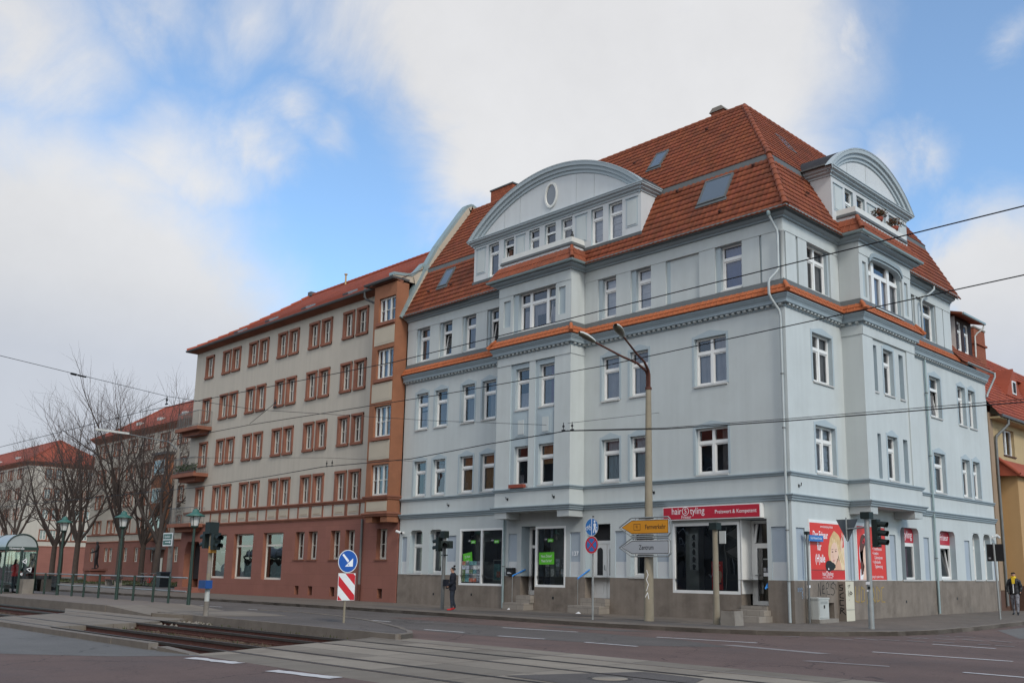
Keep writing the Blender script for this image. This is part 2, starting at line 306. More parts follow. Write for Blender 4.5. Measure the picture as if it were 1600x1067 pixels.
M['blackrub'] = mat('sooty_bitumen', (0.03, 0.03, 0.032), 0.9, 0.25, 3.0)
M['cream'] = mat('cream_render', (0.475, 0.43, 0.36), 0.95, 0.06, 0.5, 0.04, 50, streak=0.10, dirt=((0.36, 0.32, 0.27), 0.4, 0.5))
M['cream2'] = mat('pale_cream_panel', (0.44, 0.385, 0.30), 0.95, 0.05, 0.8, 0.03, 50)
M['sand'] = mat('red_sandstone', (0.240, 0.098, 0.062), 0.95, 0.18, 1.2, 0.12, 25, dirt=((0.135, 0.065, 0.045), 0.5, 0.8))
M['sandb'] = mat('orange_sandstone', (0.27, 0.115, 0.062), 0.95, 0.16, 1.0, 0.12, 25, dirt=((0.17, 0.075, 0.045), 0.5, 0.6))
M['pink'] = blocks(mat('pink_stone_base', (0.250, 0.105, 0.078), 0.95, 0.10, 1.0, 0.1, 25, dirt=((0.21, 0.085, 0.07), 0.5, 0.5)), 1.3, 0.62, (0.86, 0.86, 0.86), 0.8, var=0.05)
M['oldwin'] = mat('cream_window_paint', (0.60, 0.57, 0.50), 0.6, 0.06, 3.0)
M['gut_dark'] = mat('dark_gutter', (0.085, 0.085, 0.085), 0.6, 0.15, 2.0)
M['ochre'] = mat('ochre_render', (0.44, 0.335, 0.185), 0.95, 0.05, 0.8, 0.05, 40, streak=0.08)
M['ochre2'] = mat('orange_ochre_render', (0.44, 0.275, 0.13), 0.95, 0.05, 0.8, 0.05, 40, streak=0.06)
M['brownplinth'] = mat('red_brown_plinth', (0.10, 0.055, 0.04), 0.95, 0.15, 2.0)
M['brick'] = blocks(mat('red_brick', (0.26, 0.085, 0.045), 0.9, 0.18, 3.0, 0.1, 30), 0.24, 0.08, (0.55, 0.5, 0.45), 0.8)
M['brick_hang'] = blocks(mat('hung_tile', (0.30, 0.085, 0.040), 0.9, 0.15, 3.0), 0.2, 0.16, (0.45, 0.4, 0.4), 0.9)
M['redsign'] = mat('red_sign_sheet', (0.42, 0.012, 0.030), 0.4, 0.03, 2.0, spec=0.5)
M['redposter'] = mat('red_poster', (0.62, 0.032, 0.022), 0.45, 0.03, 2.0, spec=0.4)
M['redposter2'] = mat('deep_red_poster', (0.52, 0.02, 0.02), 0.45, 0.03, 2.0, spec=0.4)
M['letter'] = mat('white_lettering', (0.80, 0.80, 0.80), 0.5, 0.0)
M['signwhite'] = mat('sign_white', (0.72, 0.72, 0.70), 0.45, 0.03, 3.0, spec=0.5)
M['signgrey'] = mat('sign_pale_grey', (0.36, 0.375, 0.39), 0.45, 0.03, 3.0, spec=0.5)
M['signyellow'] = mat('sign_amber', (0.60, 0.245, 0.008), 0.45, 0.03, 3.0, spec=0.5)
M['signblue'] = mat('sign_blue', (0.010, 0.085, 0.36), 0.45, 0.03, 3.0, spec=0.5)
M['signblue2'] = mat('faded_sign_blue', (0.03, 0.16, 0.42), 0.5, 0.05, 3.0)
M['signred'] = mat('sign_red', (0.52, 0.012, 0.018), 0.45, 0.03, 3.0, spec=0.5)
M['signback'] = mat('sign_back_grey', (0.10, 0.115, 0.125), 0.5, 0.08, 3.0, metallic=0.2)
M['steel'] = mat('galvanised_steel', (0.30, 0.31, 0.30), 0.5, 0.12, 4.0, metallic=0.5, spec=0.5)
M['steel_dark'] = mat('dull_steel', (0.16, 0.165, 0.16), 0.6, 0.15, 4.0, metallic=0.3)
M['concrete'] = mat('pole_concrete', (0.26, 0.225, 0.165), 0.95, 0.12, 3.0, 0.2, 50, streak=0.2)
M['concrete2'] = mat('grey_concrete', (0.23, 0.205, 0.175), 0.95, 0.14, 2.5, 0.2, 40, dirt=((0.10, 0.085, 0.07), 0.5, 1.5))
M['rust'] = mat('rusty_steel', (0.085, 0.032, 0.022), 0.85, 0.3, 6.0, 0.1, 60)
M['green'] = mat('dark_green_paint', (0.018, 0.040, 0.030), 0.5, 0.15, 4.0, spec=0.5)
M['greenroof'] = mat('patina_green', (0.035, 0.115, 0.092), 0.5, 0.15, 4.0, spec=0.5)
M['lampglass'] = mat('milky_lamp_glass', (0.55, 0.55, 0.52), 0.3, 0.05, 3.0, spec=0.5)
M['lamphead'] = mat('pale_lamp_head', (0.48, 0.49, 0.46), 0.5, 0.1, 5.0)
M['lampunder'] = mat('lamp_bowl', (0.11, 0.105, 0.075), 0.25, 0.2, 8.0, spec=0.6)
M['tl'] = mat('signal_housing_green', (0.010, 0.017, 0.015), 0.55, 0.2, 6.0)
M['tl_lens'] = mat('signal_lens', (0.02, 0.02, 0.022), 0.2, 0.1, 6.0, spec=0.6)
M['asphalt'] = mat('asphalt', (0.098, 0.084, 0.074), 0.92, 0.16, 0.45, 0.25, 60, cracks=.55, grain=.22, dirt=((0.130, 0.112, 0.100), 0.5, 0.35))
M['redasphalt'] = mat('red_tinted_asphalt', (0.122, 0.080, 0.066), 0.92, 0.16, 0.5, 0.25, 60, cracks=.55, grain=.22, dirt=((0.085, 0.066, 0.062), 0.5, 0.3))
M['greyasphalt'] = mat('worn_grey_asphalt', (0.132, 0.124, 0.114), 0.92, 0.14, 0.6, 0.2, 60, cracks=.4, grain=.2)
M['pave'] = blocks(mat('paving', (0.140, 0.116, 0.094), 0.95, 0.14, 0.7, 0.2, 40, dirt=((0.080, 0.068, 0.058), 0.55, 0.45)), 0.35, 0.35, (0.72, 0.7, 0.68), 0.7, 'floor', 0.07)
M['kerb'] = mat('kerb_stone', (0.175, 0.148, 0.122), 0.9, 0.18, 2.0, 0.2, 40, dirt=((0.12, 0.10, 0.085), 0.5, 1.2))
M['slab'] = mat('track_slab', (0.220, 0.186, 0.145), 0.93, 0.16, 0.6, 0.15, 40, dirt=((0.135, 0.105, 0.078), 0.55, 0.5))
M['slab2'] = mat('pale_track_slab', (0.195, 0.165, 0.132), 0.93, 0.15, 0.7, 0.15, 40, dirt=((0.16, 0.12, 0.085), 0.5, 0.6))
M['groove'] = mat('rail_groove', (0.020, 0.017, 0.015), 0.8, 0.2, 4.0)
M['rail'] = mat('worn_rail_steel', (0.085, 0.070, 0.062), 0.45, 0.2, 4.0, metallic=0.5)
M['ballast'] = mat('rusty_ballast', (0.062, 0.040, 0.025), 0.97, 0.35, 5.0, 0.7, 16, dirt=((0.17, 0.125, 0.085), 0.6, 6.0))
M['stone'] = mat('grey_rubble', (0.20, 0.175, 0.145), 0.95, 0.2, 5.0)
M['paint'] = mat('road_paint', (0.52, 0.50, 0.48), 0.8, 0.10, 3.0, dirt=((0.26, 0.23, 0.21), 0.6, 4.0))
M['paintold'] = mat('worn_road_paint', (0.25, 0.225, 0.21), 0.85, 0.14, 3.0, dirt=((0.12, 0.10, 0.095), 0.8, 3.0))
M['ground'] = mat('earth', (0.10, 0.085, 0.065), 0.97, 0.2, 0.1)
M['grass'] = mat('winter_grass', (0.060, 0.066, 0.026), 0.97, 0.3, 1.0, dirt=((0.085, 0.07, 0.035), 0.5, 0.6))
M['bark'] = mat('bark', (0.070, 0.052, 0.042), 0.95, 0.2, 4.0, 0.2, 20)
M['bark2'] = mat('dark_bark', (0.060, 0.046, 0.039), 0.95, 0.2, 4.0)
M['twig'] = mat('twig', (0.080, 0.056, 0.046), 0.95, 0.15, 2.0)
M['skin'] = mat('skin', (0.42, 0.235, 0.165), 0.6, 0.05, 8.0)
M['hair'] = mat('dark_hair', (0.012, 0.009, 0.008), 0.6, 0.2, 10.0)
M['navy'] = mat('navy_cloth', (0.010, 0.012, 0.020), 0.9, 0.2, 8.0)
M['greycloth'] = mat('grey_cloth', (0.075, 0.080, 0.090), 0.9, 0.2, 8.0)
M['denim'] = mat('dark_denim', (0.022, 0.028, 0.040), 0.9, 0.3, 10.0)
M['camo'] = mat('patterned_trousers', (0.22, 0.22, 0.24), 0.9, 0.2, 8.0, dirt=((0.02, 0.02, 0.025), 1.0, 11.0))
M['redcloth'] = mat('red_cloth', (0.48, 0.018, 0.022), 0.8, 0.1, 6.0)
M['yellowcloth'] = mat('yellow_scarf', (0.62, 0.43, 0.02), 0.85, 0.1, 6.0)
M['shoe'] = mat('black_shoe', (0.012, 0.011, 0.011), 0.5, 0.1, 6.0)
M['plastic_blue'] = mat('blue_plastic', (0.012, 0.06, 0.22), 0.45, 0.05, 4.0)
M['handrail'] = mat('blue_handrail', (0.03, 0.20, 0.55), 0.45, 0.05, 4.0)
M['cabinet'] = mat('pale_cabinet', (0.45, 0.46, 0.43), 0.6, 0.06, 3.0, streak=0.12)
M['cabinet2'] = mat('cream_cabinet', (0.60, 0.56, 0.44), 0.6, 0.05, 3.0, streak=0.1)
M['bronze'] = mat('dark_bronze', (0.035, 0.032, 0.032), 0.5, 0.2, 6.0, metallic=0.4)
M['wire'] = mat('wire_black', (0.012, 0.012, 0.014), 0.6, 0.0)
M['stickgreen'] = mat('green_sticker', (0.10, 0.46, 0.02), 0.5, 0.03, 4.0)
M['litter'] = mat('white_litter', (0.7, 0.7, 0.7), 0.8, 0.05, 4.0)
M['graff'] = mat('black_spray', (0.015, 0.015, 0.016), 0.8, 0.0)
M['graffy'] = mat('faded_yellow_spray', (0.34, 0.235, 0.07), 0.9, 0.2, 6.0)
M['graffb'] = mat('pale_blue_spray', (0.22, 0.30, 0.40), 0.9, 0.2, 6.0)
M['blonde'] = mat('blonde_print', (0.62, 0.42, 0.20), 0.5, 0.15, 6.0)
M['blonde2'] = mat('light_blonde_print', (0.74, 0.58, 0.36), 0.5, 0.12, 9.0)
M['skinprint'] = mat('skin_print', (0.66, 0.37, 0.25), 0.5, 0.08, 3.0)
M['skinprint2'] = mat('pale_skin_print', (0.74, 0.50, 0.38), 0.5, 0.08, 3.0)
M['brownprint'] = mat('brown_print', (0.10, 0.035, 0.025), 0.5, 0.2, 6.0)
M['clay'] = mat('clay_planter', (0.24, 0.055, 0.032), 0.8, 0.1, 4.0)
M['leaf'] = mat('evergreen_leaf', (0.035, 0.055, 0.018), 0.8, 0.25, 6.0)
M['heather'] = mat('brown_heather', (0.12, 0.055, 0.03), 0.9, 0.3, 9.0)
def glass_mat(name, tint, refl, rough=0.01):
    m = bpy.data.materials.new(name); m.use_nodes = True; nt = m.node_tree; L = nt.links.new; nt.nodes.clear()
    out = N(nt, 'ShaderNodeOutputMaterial'); tr = N(nt, 'ShaderNodeBsdfTransparent'); tr.inputs[0].default_value = (*tint, 1)
    gl = N(nt, 'ShaderNodeBsdfGlossy', ins={'Roughness': rough}); gl.inputs[0].default_value = (0.95, 0.96, 1.0, 1)
    fr = N(nt, 'ShaderNodeFresnel', ins={'IOR': 1.5}); ma = N(nt, 'ShaderNodeMath', operation='MULTIPLY_ADD'); L(fr.outputs[0], ma.inputs[0]); ma.inputs[1].default_value = 1.25; ma.inputs[2].default_value = refl; ma.use_clamp = True
    geo = N(nt, 'ShaderNodeNewGeometry'); nz = N(nt, 'ShaderNodeTexNoise', ins={'Scale': 1.3, 'Detail': 1.0}); L(geo.outputs['Position'], nz.inputs['Vector'])
    bp = N(nt, 'ShaderNodeBump', ins={'Strength': 0.06, 'Distance': 0.1}); L(nz.outputs['Fac'], bp.inputs['Height']); L(bp.outputs[0], gl.inputs['Normal'])
    mx = N(nt, 'ShaderNodeMixShader'); L(ma.outputs[0], mx.inputs[0]); L(tr.outputs[0], mx.inputs[1]); L(gl.outputs[0], mx.inputs[2]); L(mx.outputs[0], out.inputs[0])
    return m
M['glass'] = glass_mat('window_glass', (0.88, 0.88, 0.90), 0.05)
M['shopglass'] = glass_mat('shop_glass', (0.82, 0.88, 0.86), 0.08)
M['shelterglass'] = glass_mat('shelter_glass', (0.80, 0.86, 0.84), 0.05)
M['milkroof'] = mat('milky_shelter_roof', (0.33, 0.36, 0.35), 0.4, 0.08, 2.0, spec=0.5)
M['platform'] = blocks(mat('platform_paving', (0.175, 0.143, 0.118), 0.93, 0.12, 0.8, 0.15, 40), .5, .5, (.85, .84, .82), .6, 'floor', .05)
M['slabstrip'] = blocks(mat('dark_small_paving', (0.105, 0.092, 0.082), 0.95, 0.14, 0.8, 0.2, 40), .16, .16, (.7, .7, .7), .7, 'floor', .10)
# ---------------------------------------------------------------- parenting with world-space meshes
def wm(o): return (wm(o.parent) @ o.matrix_parent_inverse @ o.matrix_basis) if o.parent else o.matrix_basis.copy()
_b = MB.build
def _build(s, name, parent=None, label=None):
    o = _b(s, name)
    if parent:
        o.parent = parent; o.matrix_parent_inverse = wm(parent).inverted()
    if label: o['label'] = label
    return o
MB.build = _build
rnd = random.Random(11)
FR = Facade((0, 0, 0), (1, 0, 0), (0, -1, 0)); RT = Facade((0, 0, 0), (0, 1, 0), (1, 0, 0))
# ---------------------------------------------------------------- windows
def window(parent, F, u0, u1, z0, z1, d, kind='T', cur=(), frame='white', sill=None, tz=0.70, name='window', glass='glass', bw=0.065, surround=None, bar=0.12):
    """white frame set at depth d, with pane, curtain pieces (material,u0,u1,z0,z1 as fractions) and ledge as its own pieces"""
    mb = MB(); fm = M[frame]; f0, f1 = d-0.07, d
    w, h = u1-u0, z1-z0
    F.box(mb, u0, u0+bw, f0, f1, z0, z1, fm); F.box(mb, u1-bw, u1, f0, f1, z0, z1, fm)
    F.box(mb, u0+bw, u1-bw, f0, f1, z0, z0+bw*1.25, fm); F.box(mb, u0+bw, u1-bw, f0, f1, z1-bw, z1, fm)
    t0, t1 = z0+tz*h-bar/2, z0+tz*h+bar/2; a, b = u0+bw, u1-bw; uc = (u0+u1)/2
    def sash(s0, s1, q0, q1, tilt=0.0, th=0.045):
        P = F.p; e0 = d-0.025
        def pt(u, z, k): return P(u, e0-k-tilt*(z-q0)/(q1-q0), z)
        for (x0, x1, y0, y1) in ((s0, s0+th, q0, q1), (s1-th, s1, q0, q1), (s0+th, s1-th, q0, q0+th), (s0+th, s1-th, q1-th, q1)):
            mb.faces([pt(x0,y0,0),pt(x1,y0,0),pt(x1,y0,.05),pt(x0,y0,.05),pt(x0,y1,0),pt(x1,y1,0),pt(x1,y1,.05),pt(x0,y1,.05)],
                     [(0,3,2,1),(4,5,6,7),(0,1,5,4),(1,2,6,5),(2,3,7,6),(3,0,4,7)], fm)
    lo = z0+bw*1.25; tilt = 0.0
    if kind in ('T', 'O', 'X', '3', 'OR'):
        F.box(mb, a, b, f0, f1+0.004, t0, t1, fm)
    if kind == 'T': sash(a, b, lo, t0)
    if kind == 'O': sash(a, b, lo, t0, 0.16); tilt = 0.16
    if kind == 'X':
        F.box(mb, uc-0.055, uc+0.055, f0, f1+0.007, z0+bw, z1-bw, fm); sash(a, uc-.055, lo, t0); sash(uc+.055, b, lo, t0)
    if kind == '3':
        c1, c2 = u0+0.28*w, u0+0.725*w
        for c in (c1, c2): F.box(mb, c-0.07, c+0.07, f0, f1+0.007, z0+bw, z1-bw, fm)
        sash(a, c1-.07, lo, t0); sash(c1+.07, c2-.07, lo, t0); sash(c2+.07, b, lo, t0, 0.16)
    if kind == 'bars':
        F.box(mb, uc-0.045, uc+0.045, f0, f1+0.006, z0+bw, z1-bw, fm); F.box(mb, a, b, f0+.02, f1-.01, z0+.5*h-.016, z0+.5*h+.016, fm)
    if kind == 'bars3':
        for c in (u0+w*0.3, u0+w*0.63): F.box(mb, c-0.05, c+0.05, f0, f1+0.006, z0+bw, z1-bw, fm)
        F.box(mb, a, b, f0+.02, f1-.01, z0+.5*h-.018, z0+.5*h+.018, fm)
    if kind == 'H': F.box(mb, a, b, f0, f1+0.004, t0, t1, fm)
    if kind == 'V': F.box(mb, uc-0.05, uc+0.05, f0, f1+.004, z0+bw, z1-bw, fm)
    o = mb.build(name, parent)
    g = MB()
    if tilt: 
        F.quad(g, a, b, d-.05, t1, z1-bw, M[glass]); g.poly([F.p(a, d-.06, lo), F.p(b, d-.06, lo), F.p(b, d-.06-tilt, t0), F.p(a, d-.06-tilt, t0)], M[glass])
    else: F.quad(g, a, b, d-.05, z0+bw, z1-bw, M[glass])
    g.build('pane', o)
    for c in cur:
        m_, a0, a1, b0, b1 = c[:5]; q = MB(); x0, x1, y0, y1 = u0+a0*w, u0+a1*w, z0+b0*h, z0+b1*h
        if len(c) > 5:       # slatted blind
            n = int((y1-y0)/0.13)
            for k in range(n):
                s = y0+(y1-y0)*k/n; F.box(q, x0, x1, d-.155, d-.145+.01*(k % 2), s+.012, y0+(y1-y0)*(k+1)/n, M[m_])
            F.quad(q, x0, x1, d-.165, y0, y1, M['blind_grey'])
        else:
            nf = max(3, int((x1-x0)/0.09)); pv = None
            for k in range(nf+1):
                x = x0+(x1-x0)*k/nf; dd = d-.15+.018*(k % 2)
                if pv: q.poly([F.p(pv[0], pv[1], y0), F.p(x, dd, y0), F.p(x, dd, y1), F.p(pv[0], pv[1], y1)], M[m_], smooth=True)
                pv = (x, dd)
        q.build('blind' if 'blind' in m_ else 'curtain', o)
    if sill:
        q = MB(); F.box(q, u0-sill[0], u1+sill[0], d-.02, sill[1], z0-.055, z0, M[sill[2]]); q.build('window_ledge', o)
    if surround:
        q = MB(); dd = surround; s = .10; P0 = []
        F.box(q, u0-s, u0-.004, dd, dd+.012, z0, z1+.06, M['accent']); F.box(q, u1+.004, u1+s, dd, dd+.012, z0, z1+.06, M['accent'])
        pts = [(u0-s, z1+.06), (u1+s, z1+.06), (u1+s, z1+.10)]
        for t in range(13):
            k = t/12; x = u1+s-.12-(w+2*s-.24)*k; e = abs(k-.5)*2
            hgt = .10+.15*(1-e)**0.9 if e < .75 else .10+.15*.25**.9*(1-(e-.75)/.25)
            pts.append((x, z1+hgt))
        pts.append((u0-s, z1+.10)); F.shape(q, pts, dd, dd+.012, M['accent'])
        F.box(q, u0-.004, u1+.004, dd, dd+.012, z1+.002, z1+.06, M['accent'])
        q.build('window_surround', o)
    return o
CURT = [(), (), (('curtain', .06, .5, .04, .66),), (('curtain', .06, .94, .04, .40),), (('curtain_g', .06, .94, .04, .96),), (('curtain', .55, .94, .04, .96),), (('curtain_g', .1, .55, .04, .96),)]

BB = empty('apartment_building', (0, 0, 0), 'pale blue corner apartment building with orange mansard roof and arched dormers', 'building')
PATH = [(-20.87, 0), (-13.35, 0), (-13.35, -.8), (-9.08, -.8), (-9.08, 0), (0, 0), (0, 3.87), (.8, 3.87), (.8, 8.2), (0, 8.2), (0, 17.75)]
PATHE = PATH[:-1]+[(0, 14.1)]
# ------- walls
wl = MB(); W_, AC = M['wall'], M['accent']
f3, f2 = (8.02, 9.75), (4.88, 6.51)
FW = [(-19.97, -19.07), (-18.55, -17.65), (-16.63, -15.73), (-15.22, -14.32), (-8.14, -7.25), (-6.72, -5.83), (-3.71, -2.36)]
F4W = [(-20.06, -19.16), (-18.30, -17.50), (-16.63, -15.80), (-14.92, -14.15), (-8.19, -7.46), (-6.46, -5.72), (-2.56, -1.68)]
GFO = [(-20.06, -19.12, 1.36, 3.32, .34), (-18.61, -17.70, 1.36, 3.32, .34), (-16.45, -13.60, .90, 3.30, .05), (-12.54, -11.72, .58, 3.32, .55), (-11.70, -10.00, .91, 3.29, .05),
       (-8.96, -7.70, .55, 3.31, .40), (-6.72, -5.83, 1.36, 3.04, .30), (-4.78, -1.97, .84, 3.23, .06), (-1.95, -.93, .50, 3.30, .62)]
GINS = [(-20.66, -20.28), (-17.35, -16.70), (-13.31, -12.79), (-9.78, -9.23), (-7.46, -6.92), (-5.50, -4.95), (-.78, -.22)]
up = [(a, b, z0, z1, .2) for a, b in FW for z0, z1 in (f3, f2)]
insets = [(a, b, 1.33, 3.03, .05) for a, b in GINS]
for u0, u1 in ((-20.87, -13.35), (-9.08, 0)):
    sel = [o for o in up+insets+GFO if u0 <= o[0] and o[1] <= u1]
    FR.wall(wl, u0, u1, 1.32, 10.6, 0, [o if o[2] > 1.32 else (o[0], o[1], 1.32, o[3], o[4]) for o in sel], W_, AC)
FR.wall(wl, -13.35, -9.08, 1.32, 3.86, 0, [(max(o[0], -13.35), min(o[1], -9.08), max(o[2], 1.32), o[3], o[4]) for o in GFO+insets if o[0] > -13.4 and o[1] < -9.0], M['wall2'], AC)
wl2 = wl
# fourth floor (recessed fields)
for u0, u1 in ((-20.87, -13.35), (-9.08, 0)):
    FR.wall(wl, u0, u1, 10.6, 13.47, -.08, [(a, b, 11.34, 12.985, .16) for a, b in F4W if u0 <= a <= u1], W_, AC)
# front bay
bays = [(-12.50, -11.41), (-11.05, -9.95)]
BW = [(-12.28, -11.44), (-10.88, -10.03)]
FR.wall(wl, -13.35, -9.08, 3.86, 10.6, .8, [(a, b, 4.80, 9.96, .06) for a, b in bays], W_, AC)
FR.wall(wl, -13.35, -9.08, 10.6, 13.47, .72, [(-12.18, -9.97, 11.33, 12.99, .16)], W_, AC)
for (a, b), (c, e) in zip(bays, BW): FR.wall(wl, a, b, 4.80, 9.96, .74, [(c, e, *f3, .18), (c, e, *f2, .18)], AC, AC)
for x in (-13.35, -9.08):
    wl.poly([(x, 0, 3.86), (x, -.8, 3.86), (x, -.8, 13.47), (x, 0, 13.47)] if x > -10 else [(x, 0, 3.86), (x, -.8, 3.86), (x, -.8, 13.47), (x, 0, 13.47)][::-1], W_)
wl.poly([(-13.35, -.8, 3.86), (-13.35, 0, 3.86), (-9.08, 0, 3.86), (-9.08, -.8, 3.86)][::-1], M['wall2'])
# right-hand facade
RW3 = [(1.72, 3.10), (11.39, 12.52), (14.35, 15.20), (15.56, 16.36)]
RGO = [(7.86, 9.50, 1.36, 3.32, .34), (11.48, 13.05, 1.36, 3.32, .34), (14.95, 15.75, 1.36, 3.34, .32), (16.20, 17.02, 1.36, 3.34, .32)]
RINS = [(.24, .78), (3.62, 4.10), (6.93, 7.42), (9.92, 10.42), (14.02, 14.58), (17.22, 17.60)]
rup = [(a, b, z0, z1, .2) for a, b in RW3 for z0, z1 in (f3, f2)]
rins = [(a, b, 1.33, 3.0, .05) for a, b in RINS]
RT.wall(wl, 0, 3.87, 1.32, 10.6, 0, [o for o in rup+rins if o[1] < 3.87]+[(3.62, 3.869, 1.33, 3.0, .05)], W_, AC)
RT.wall(wl, 3.87, 8.2, 1.32, 3.86, 0, [(3.871, 4.10, 1.33, 3.0, .05), (6.93, 7.42, 1.33, 3.0, .05), (7.86, 8.199, 1.36, 3.32, .34)], W_, AC)
RT.wall(wl, 8.2, 17.75, 1.32, 10.6, 0, [o for o in rup+rins+RGO if o[0] > 8.2]+[(8.201, 9.50, 1.36, 3.32, .34)], W_, AC)
R4 = [(1.65, 3.14), (9.97, 10.35), (11.09, 12.47)]
for u0, u1 in ((0, 3.87), (8.2, 14.1)):
    RT.wall(wl, u0, u1, 10.6, 13.47, -.08, [(a, b, 11.32, 12.985, .16) for a, b in R4 if u0 <= a <= u1], W_, AC)
RB = [(4.67, 5.04, .22), (5.55, 6.36, .18), (6.86, 7.24, .22)]
RT.wall(wl, 3.87, 8.2, 3.86, 10.6, .8, [(4.67, 7.47, 4.80, 9.95, .05)], W_, M['wall'])
RT.wall(wl, 4.67, 7.47, 4.80, 9.95, .75, [(a, b, z0, z1-.02, r) for a, b, r in RB for z0, z1 in (f3, f2)], W_, AC)
for a, b, r in (RB[0], RB[2]):
    for z0, z1 in (f3, f2): RT.quad(wl, a, b, .75-r+.001, z0, z1-.02, AC)
RT.wall(wl, 3.87, 8.2, 10.6, 13.47, .72, [(4.68, 7.40, 11.30, 13.12, .20)], W_, AC)
for y in (3.87, 8.2):
    q = [(0, y, 3.86), (.8, y, 3.86), (.8, y, 13.47), (0, y, 13.47)]; wl.poly(q if y < 5 else q[::-1], W_)
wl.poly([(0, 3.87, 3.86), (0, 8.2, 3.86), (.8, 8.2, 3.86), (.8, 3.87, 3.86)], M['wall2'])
# rounded heads of the ground-floor openings
def fillet(mb, F, u, z, s, r, dep, m):
    pts = [(u, z)]+[(u+s*r*(1-math.sin(k*math.pi/12)), z-r*(1-math.cos(k*math.pi/12))) for k in range(7)]
    pts = [(u, z), (u, z-r)]+[(u+s*r*(1-math.cos(k*math.pi/12)), z-r+r*math.sin(k*math.pi/12)) for k in range(1, 7)]
    F.shape(mb, pts, -dep, -.0005, m)
for a, b in ((-20.06, -19.12), (-18.61, -17.70)):
    fillet(wl, FR, a, 3.32, 1, .22, .3, W_); fillet(wl, FR, b, 3.32, -1, .22, .3, W_)
for a, b, *_ in RGO: fillet(wl, RT, a, 3.33, 1, .25, .28, W_); fillet(wl, RT, b, 3.33, -1, .25, .28, W_)
# two-tone backs of the ground-floor insets
for F, L_ in ((FR, insets), (RT, rins)):
    for a, b, z0, z1, r in L_:
        F.quad(wl, a, b, -.049, z0, 1.90 if F is FR else 1.34, M['lightband']); F.quad(wl, a, b, -.049, 1.90 if F is FR else 1.34, z1, M['inset'])
# rear and gable closing walls
wl.poly([(-20.87, 0, 0), (-20.87, 7.5, 0), (-20.87, 7.5, 13.5), (-20.87, 0, 13.5)], W_)
wl.poly([(-20.87, 0, 13.4), (-20.87, 7.6, 13.4), (-20.87, 6.4, 16.38), (-20.87, 3.77, 20.2), (-20.87, 1.15, 16.38), (-20.87, -.2, 13.6)], M['cream2'])
wl.poly([(0, 14.1, 10.2), (-7.6, 14.1, 10.2), (-7.6, 14.1, 13.4), (-6.4, 14.1, 16.3), (-3.77, 14.1, 20.2), (-1.15, 14.1, 16.3), (-.0, 14.1, 13.5)][::-1], W_)
wl.poly([(0, 17.75, 0), (-7.5, 17.75, 0), (-7.5, 17.75, 14.5), (-3.8, 17.75, 14.9), (0, 17.75, 10.7)][::-1], M['wall2'])
wl.poly([(-20.87, 7.5, 0), (-7.5, 7.5, 0), (-7.5, 7.5, 13.5), (-20.87, 7.5, 13.5)], M['wall2']); wl.poly([(-7.5, 7.5, 0), (-7.5, 17.75, 0), (-7.5, 17.75, 13.5), (-7.5, 7.5, 13.5)], M['wall2'])
wall_o = wl.build('wall', BB)
# pilasters, fascia and applied panels of the fourth floor
pl = MB()
for a, b in ((-20.87, -20.17), (-19.14, -18.42), (-17.48, -16.75), (-15.78, -15.03), (-14.12, -13.36), (-9.07, -8.38), (-7.42, -6.68), (-5.68, -4.98), (-3.45, -2.76), (-1.62, -.92), (-.83, -.15)):
    FR.box(pl, a, b, -.085, 0, 11.27, 12.985, W_)
for a, b in ((-20.17, -20.06), (-18.42, -18.30), (-16.75, -16.63), (-15.03, -14.92), (-8.38, -8.19), (-6.68, -6.46), (-4.97, -4.80), (-2.76, -2.56), (-.92, -.83)):
    FR.box(pl, a, b-.003, -.085, -.074, 11.28, 12.985, AC)
for a, b in ((.19, .86), (1.0, 1.60), (3.24, 3.86), (8.21, 9.9), (10.40, 10.56), (12.52, 13.23), (13.31, 14.1)):
    RT.box(pl, a, b, -.085, 0, 11.27, 12.985, W_)
for a, b in ((.86, 1.0), (3.145, 3.24), (12.475, 12.52), (13.23, 13.31)): RT.box(pl, a, b, -.085, -.072, 11.28, 12.985, AC)
pl.lathe([(.085, 11.2), (.085, 12.93), (.12, 12.95), (.12, 12.99)], (-.075, .075, 0), W_, 16)
for a, b in ((-20.87, -13.36), (-9.07, 0)): FR.box(pl, a, b, -.085, .018, 12.985, 13.46, W_)
for a, b in ((.0, 3.86), (8.21, 14.1)): RT.box(pl, a, b, -.085, .018, 12.985, 13.46, W_)
# bay pilaster plates with sunk panels
def plate(F, a, b, z0, z1, d0, d1, ia, ib, i0, i1):
    F.box(pl, a, ia, d0, d1, z0, z1, W_); F.box(pl, ib, b, d0, d1, z0, z1, W_); F.box(pl, ia, ib, d0, d1, z0, i0, W_); F.box(pl, ia, ib, d0, d1, i1, z1, W_)
    F.box(pl, ia, ib, d0, d0+.02, i0, i1, AC)
plate(FR, -13.34, -12.47, 11.2, 12.985, .715, .80, -13.05, -12.62, 11.64, 12.79); plate(FR, -9.95, -9.09, 11.2, 12.985, .715, .80, -9.78, -9.40, 11.64, 12.78)
FR.box(pl, -12.47, -12.19, .715, .735, 11.25, 12.985, AC); FR.box(pl, -13.34, -9.09, .715, .82, 12.985, 13.46, W_)
plate(RT, 3.88, 4.60, 11.2, 12.985, .715, .80, 4.14, 4.44, 11.40, 12.74); plate(RT, 7.46, 8.19, 11.2, 12.985, .715, .80, 7.62, 7.92, 11.40, 12.74)
RT.box(pl, 3.88, 4.66, .715, .82, 12.985, 13.46, W_); RT.box(pl, 7.42, 8.19, .715, .82, 12.985, 13.46, W_); RT.box(pl, 4.66, 7.42, .715, .82, 13.36, 13.46, W_)
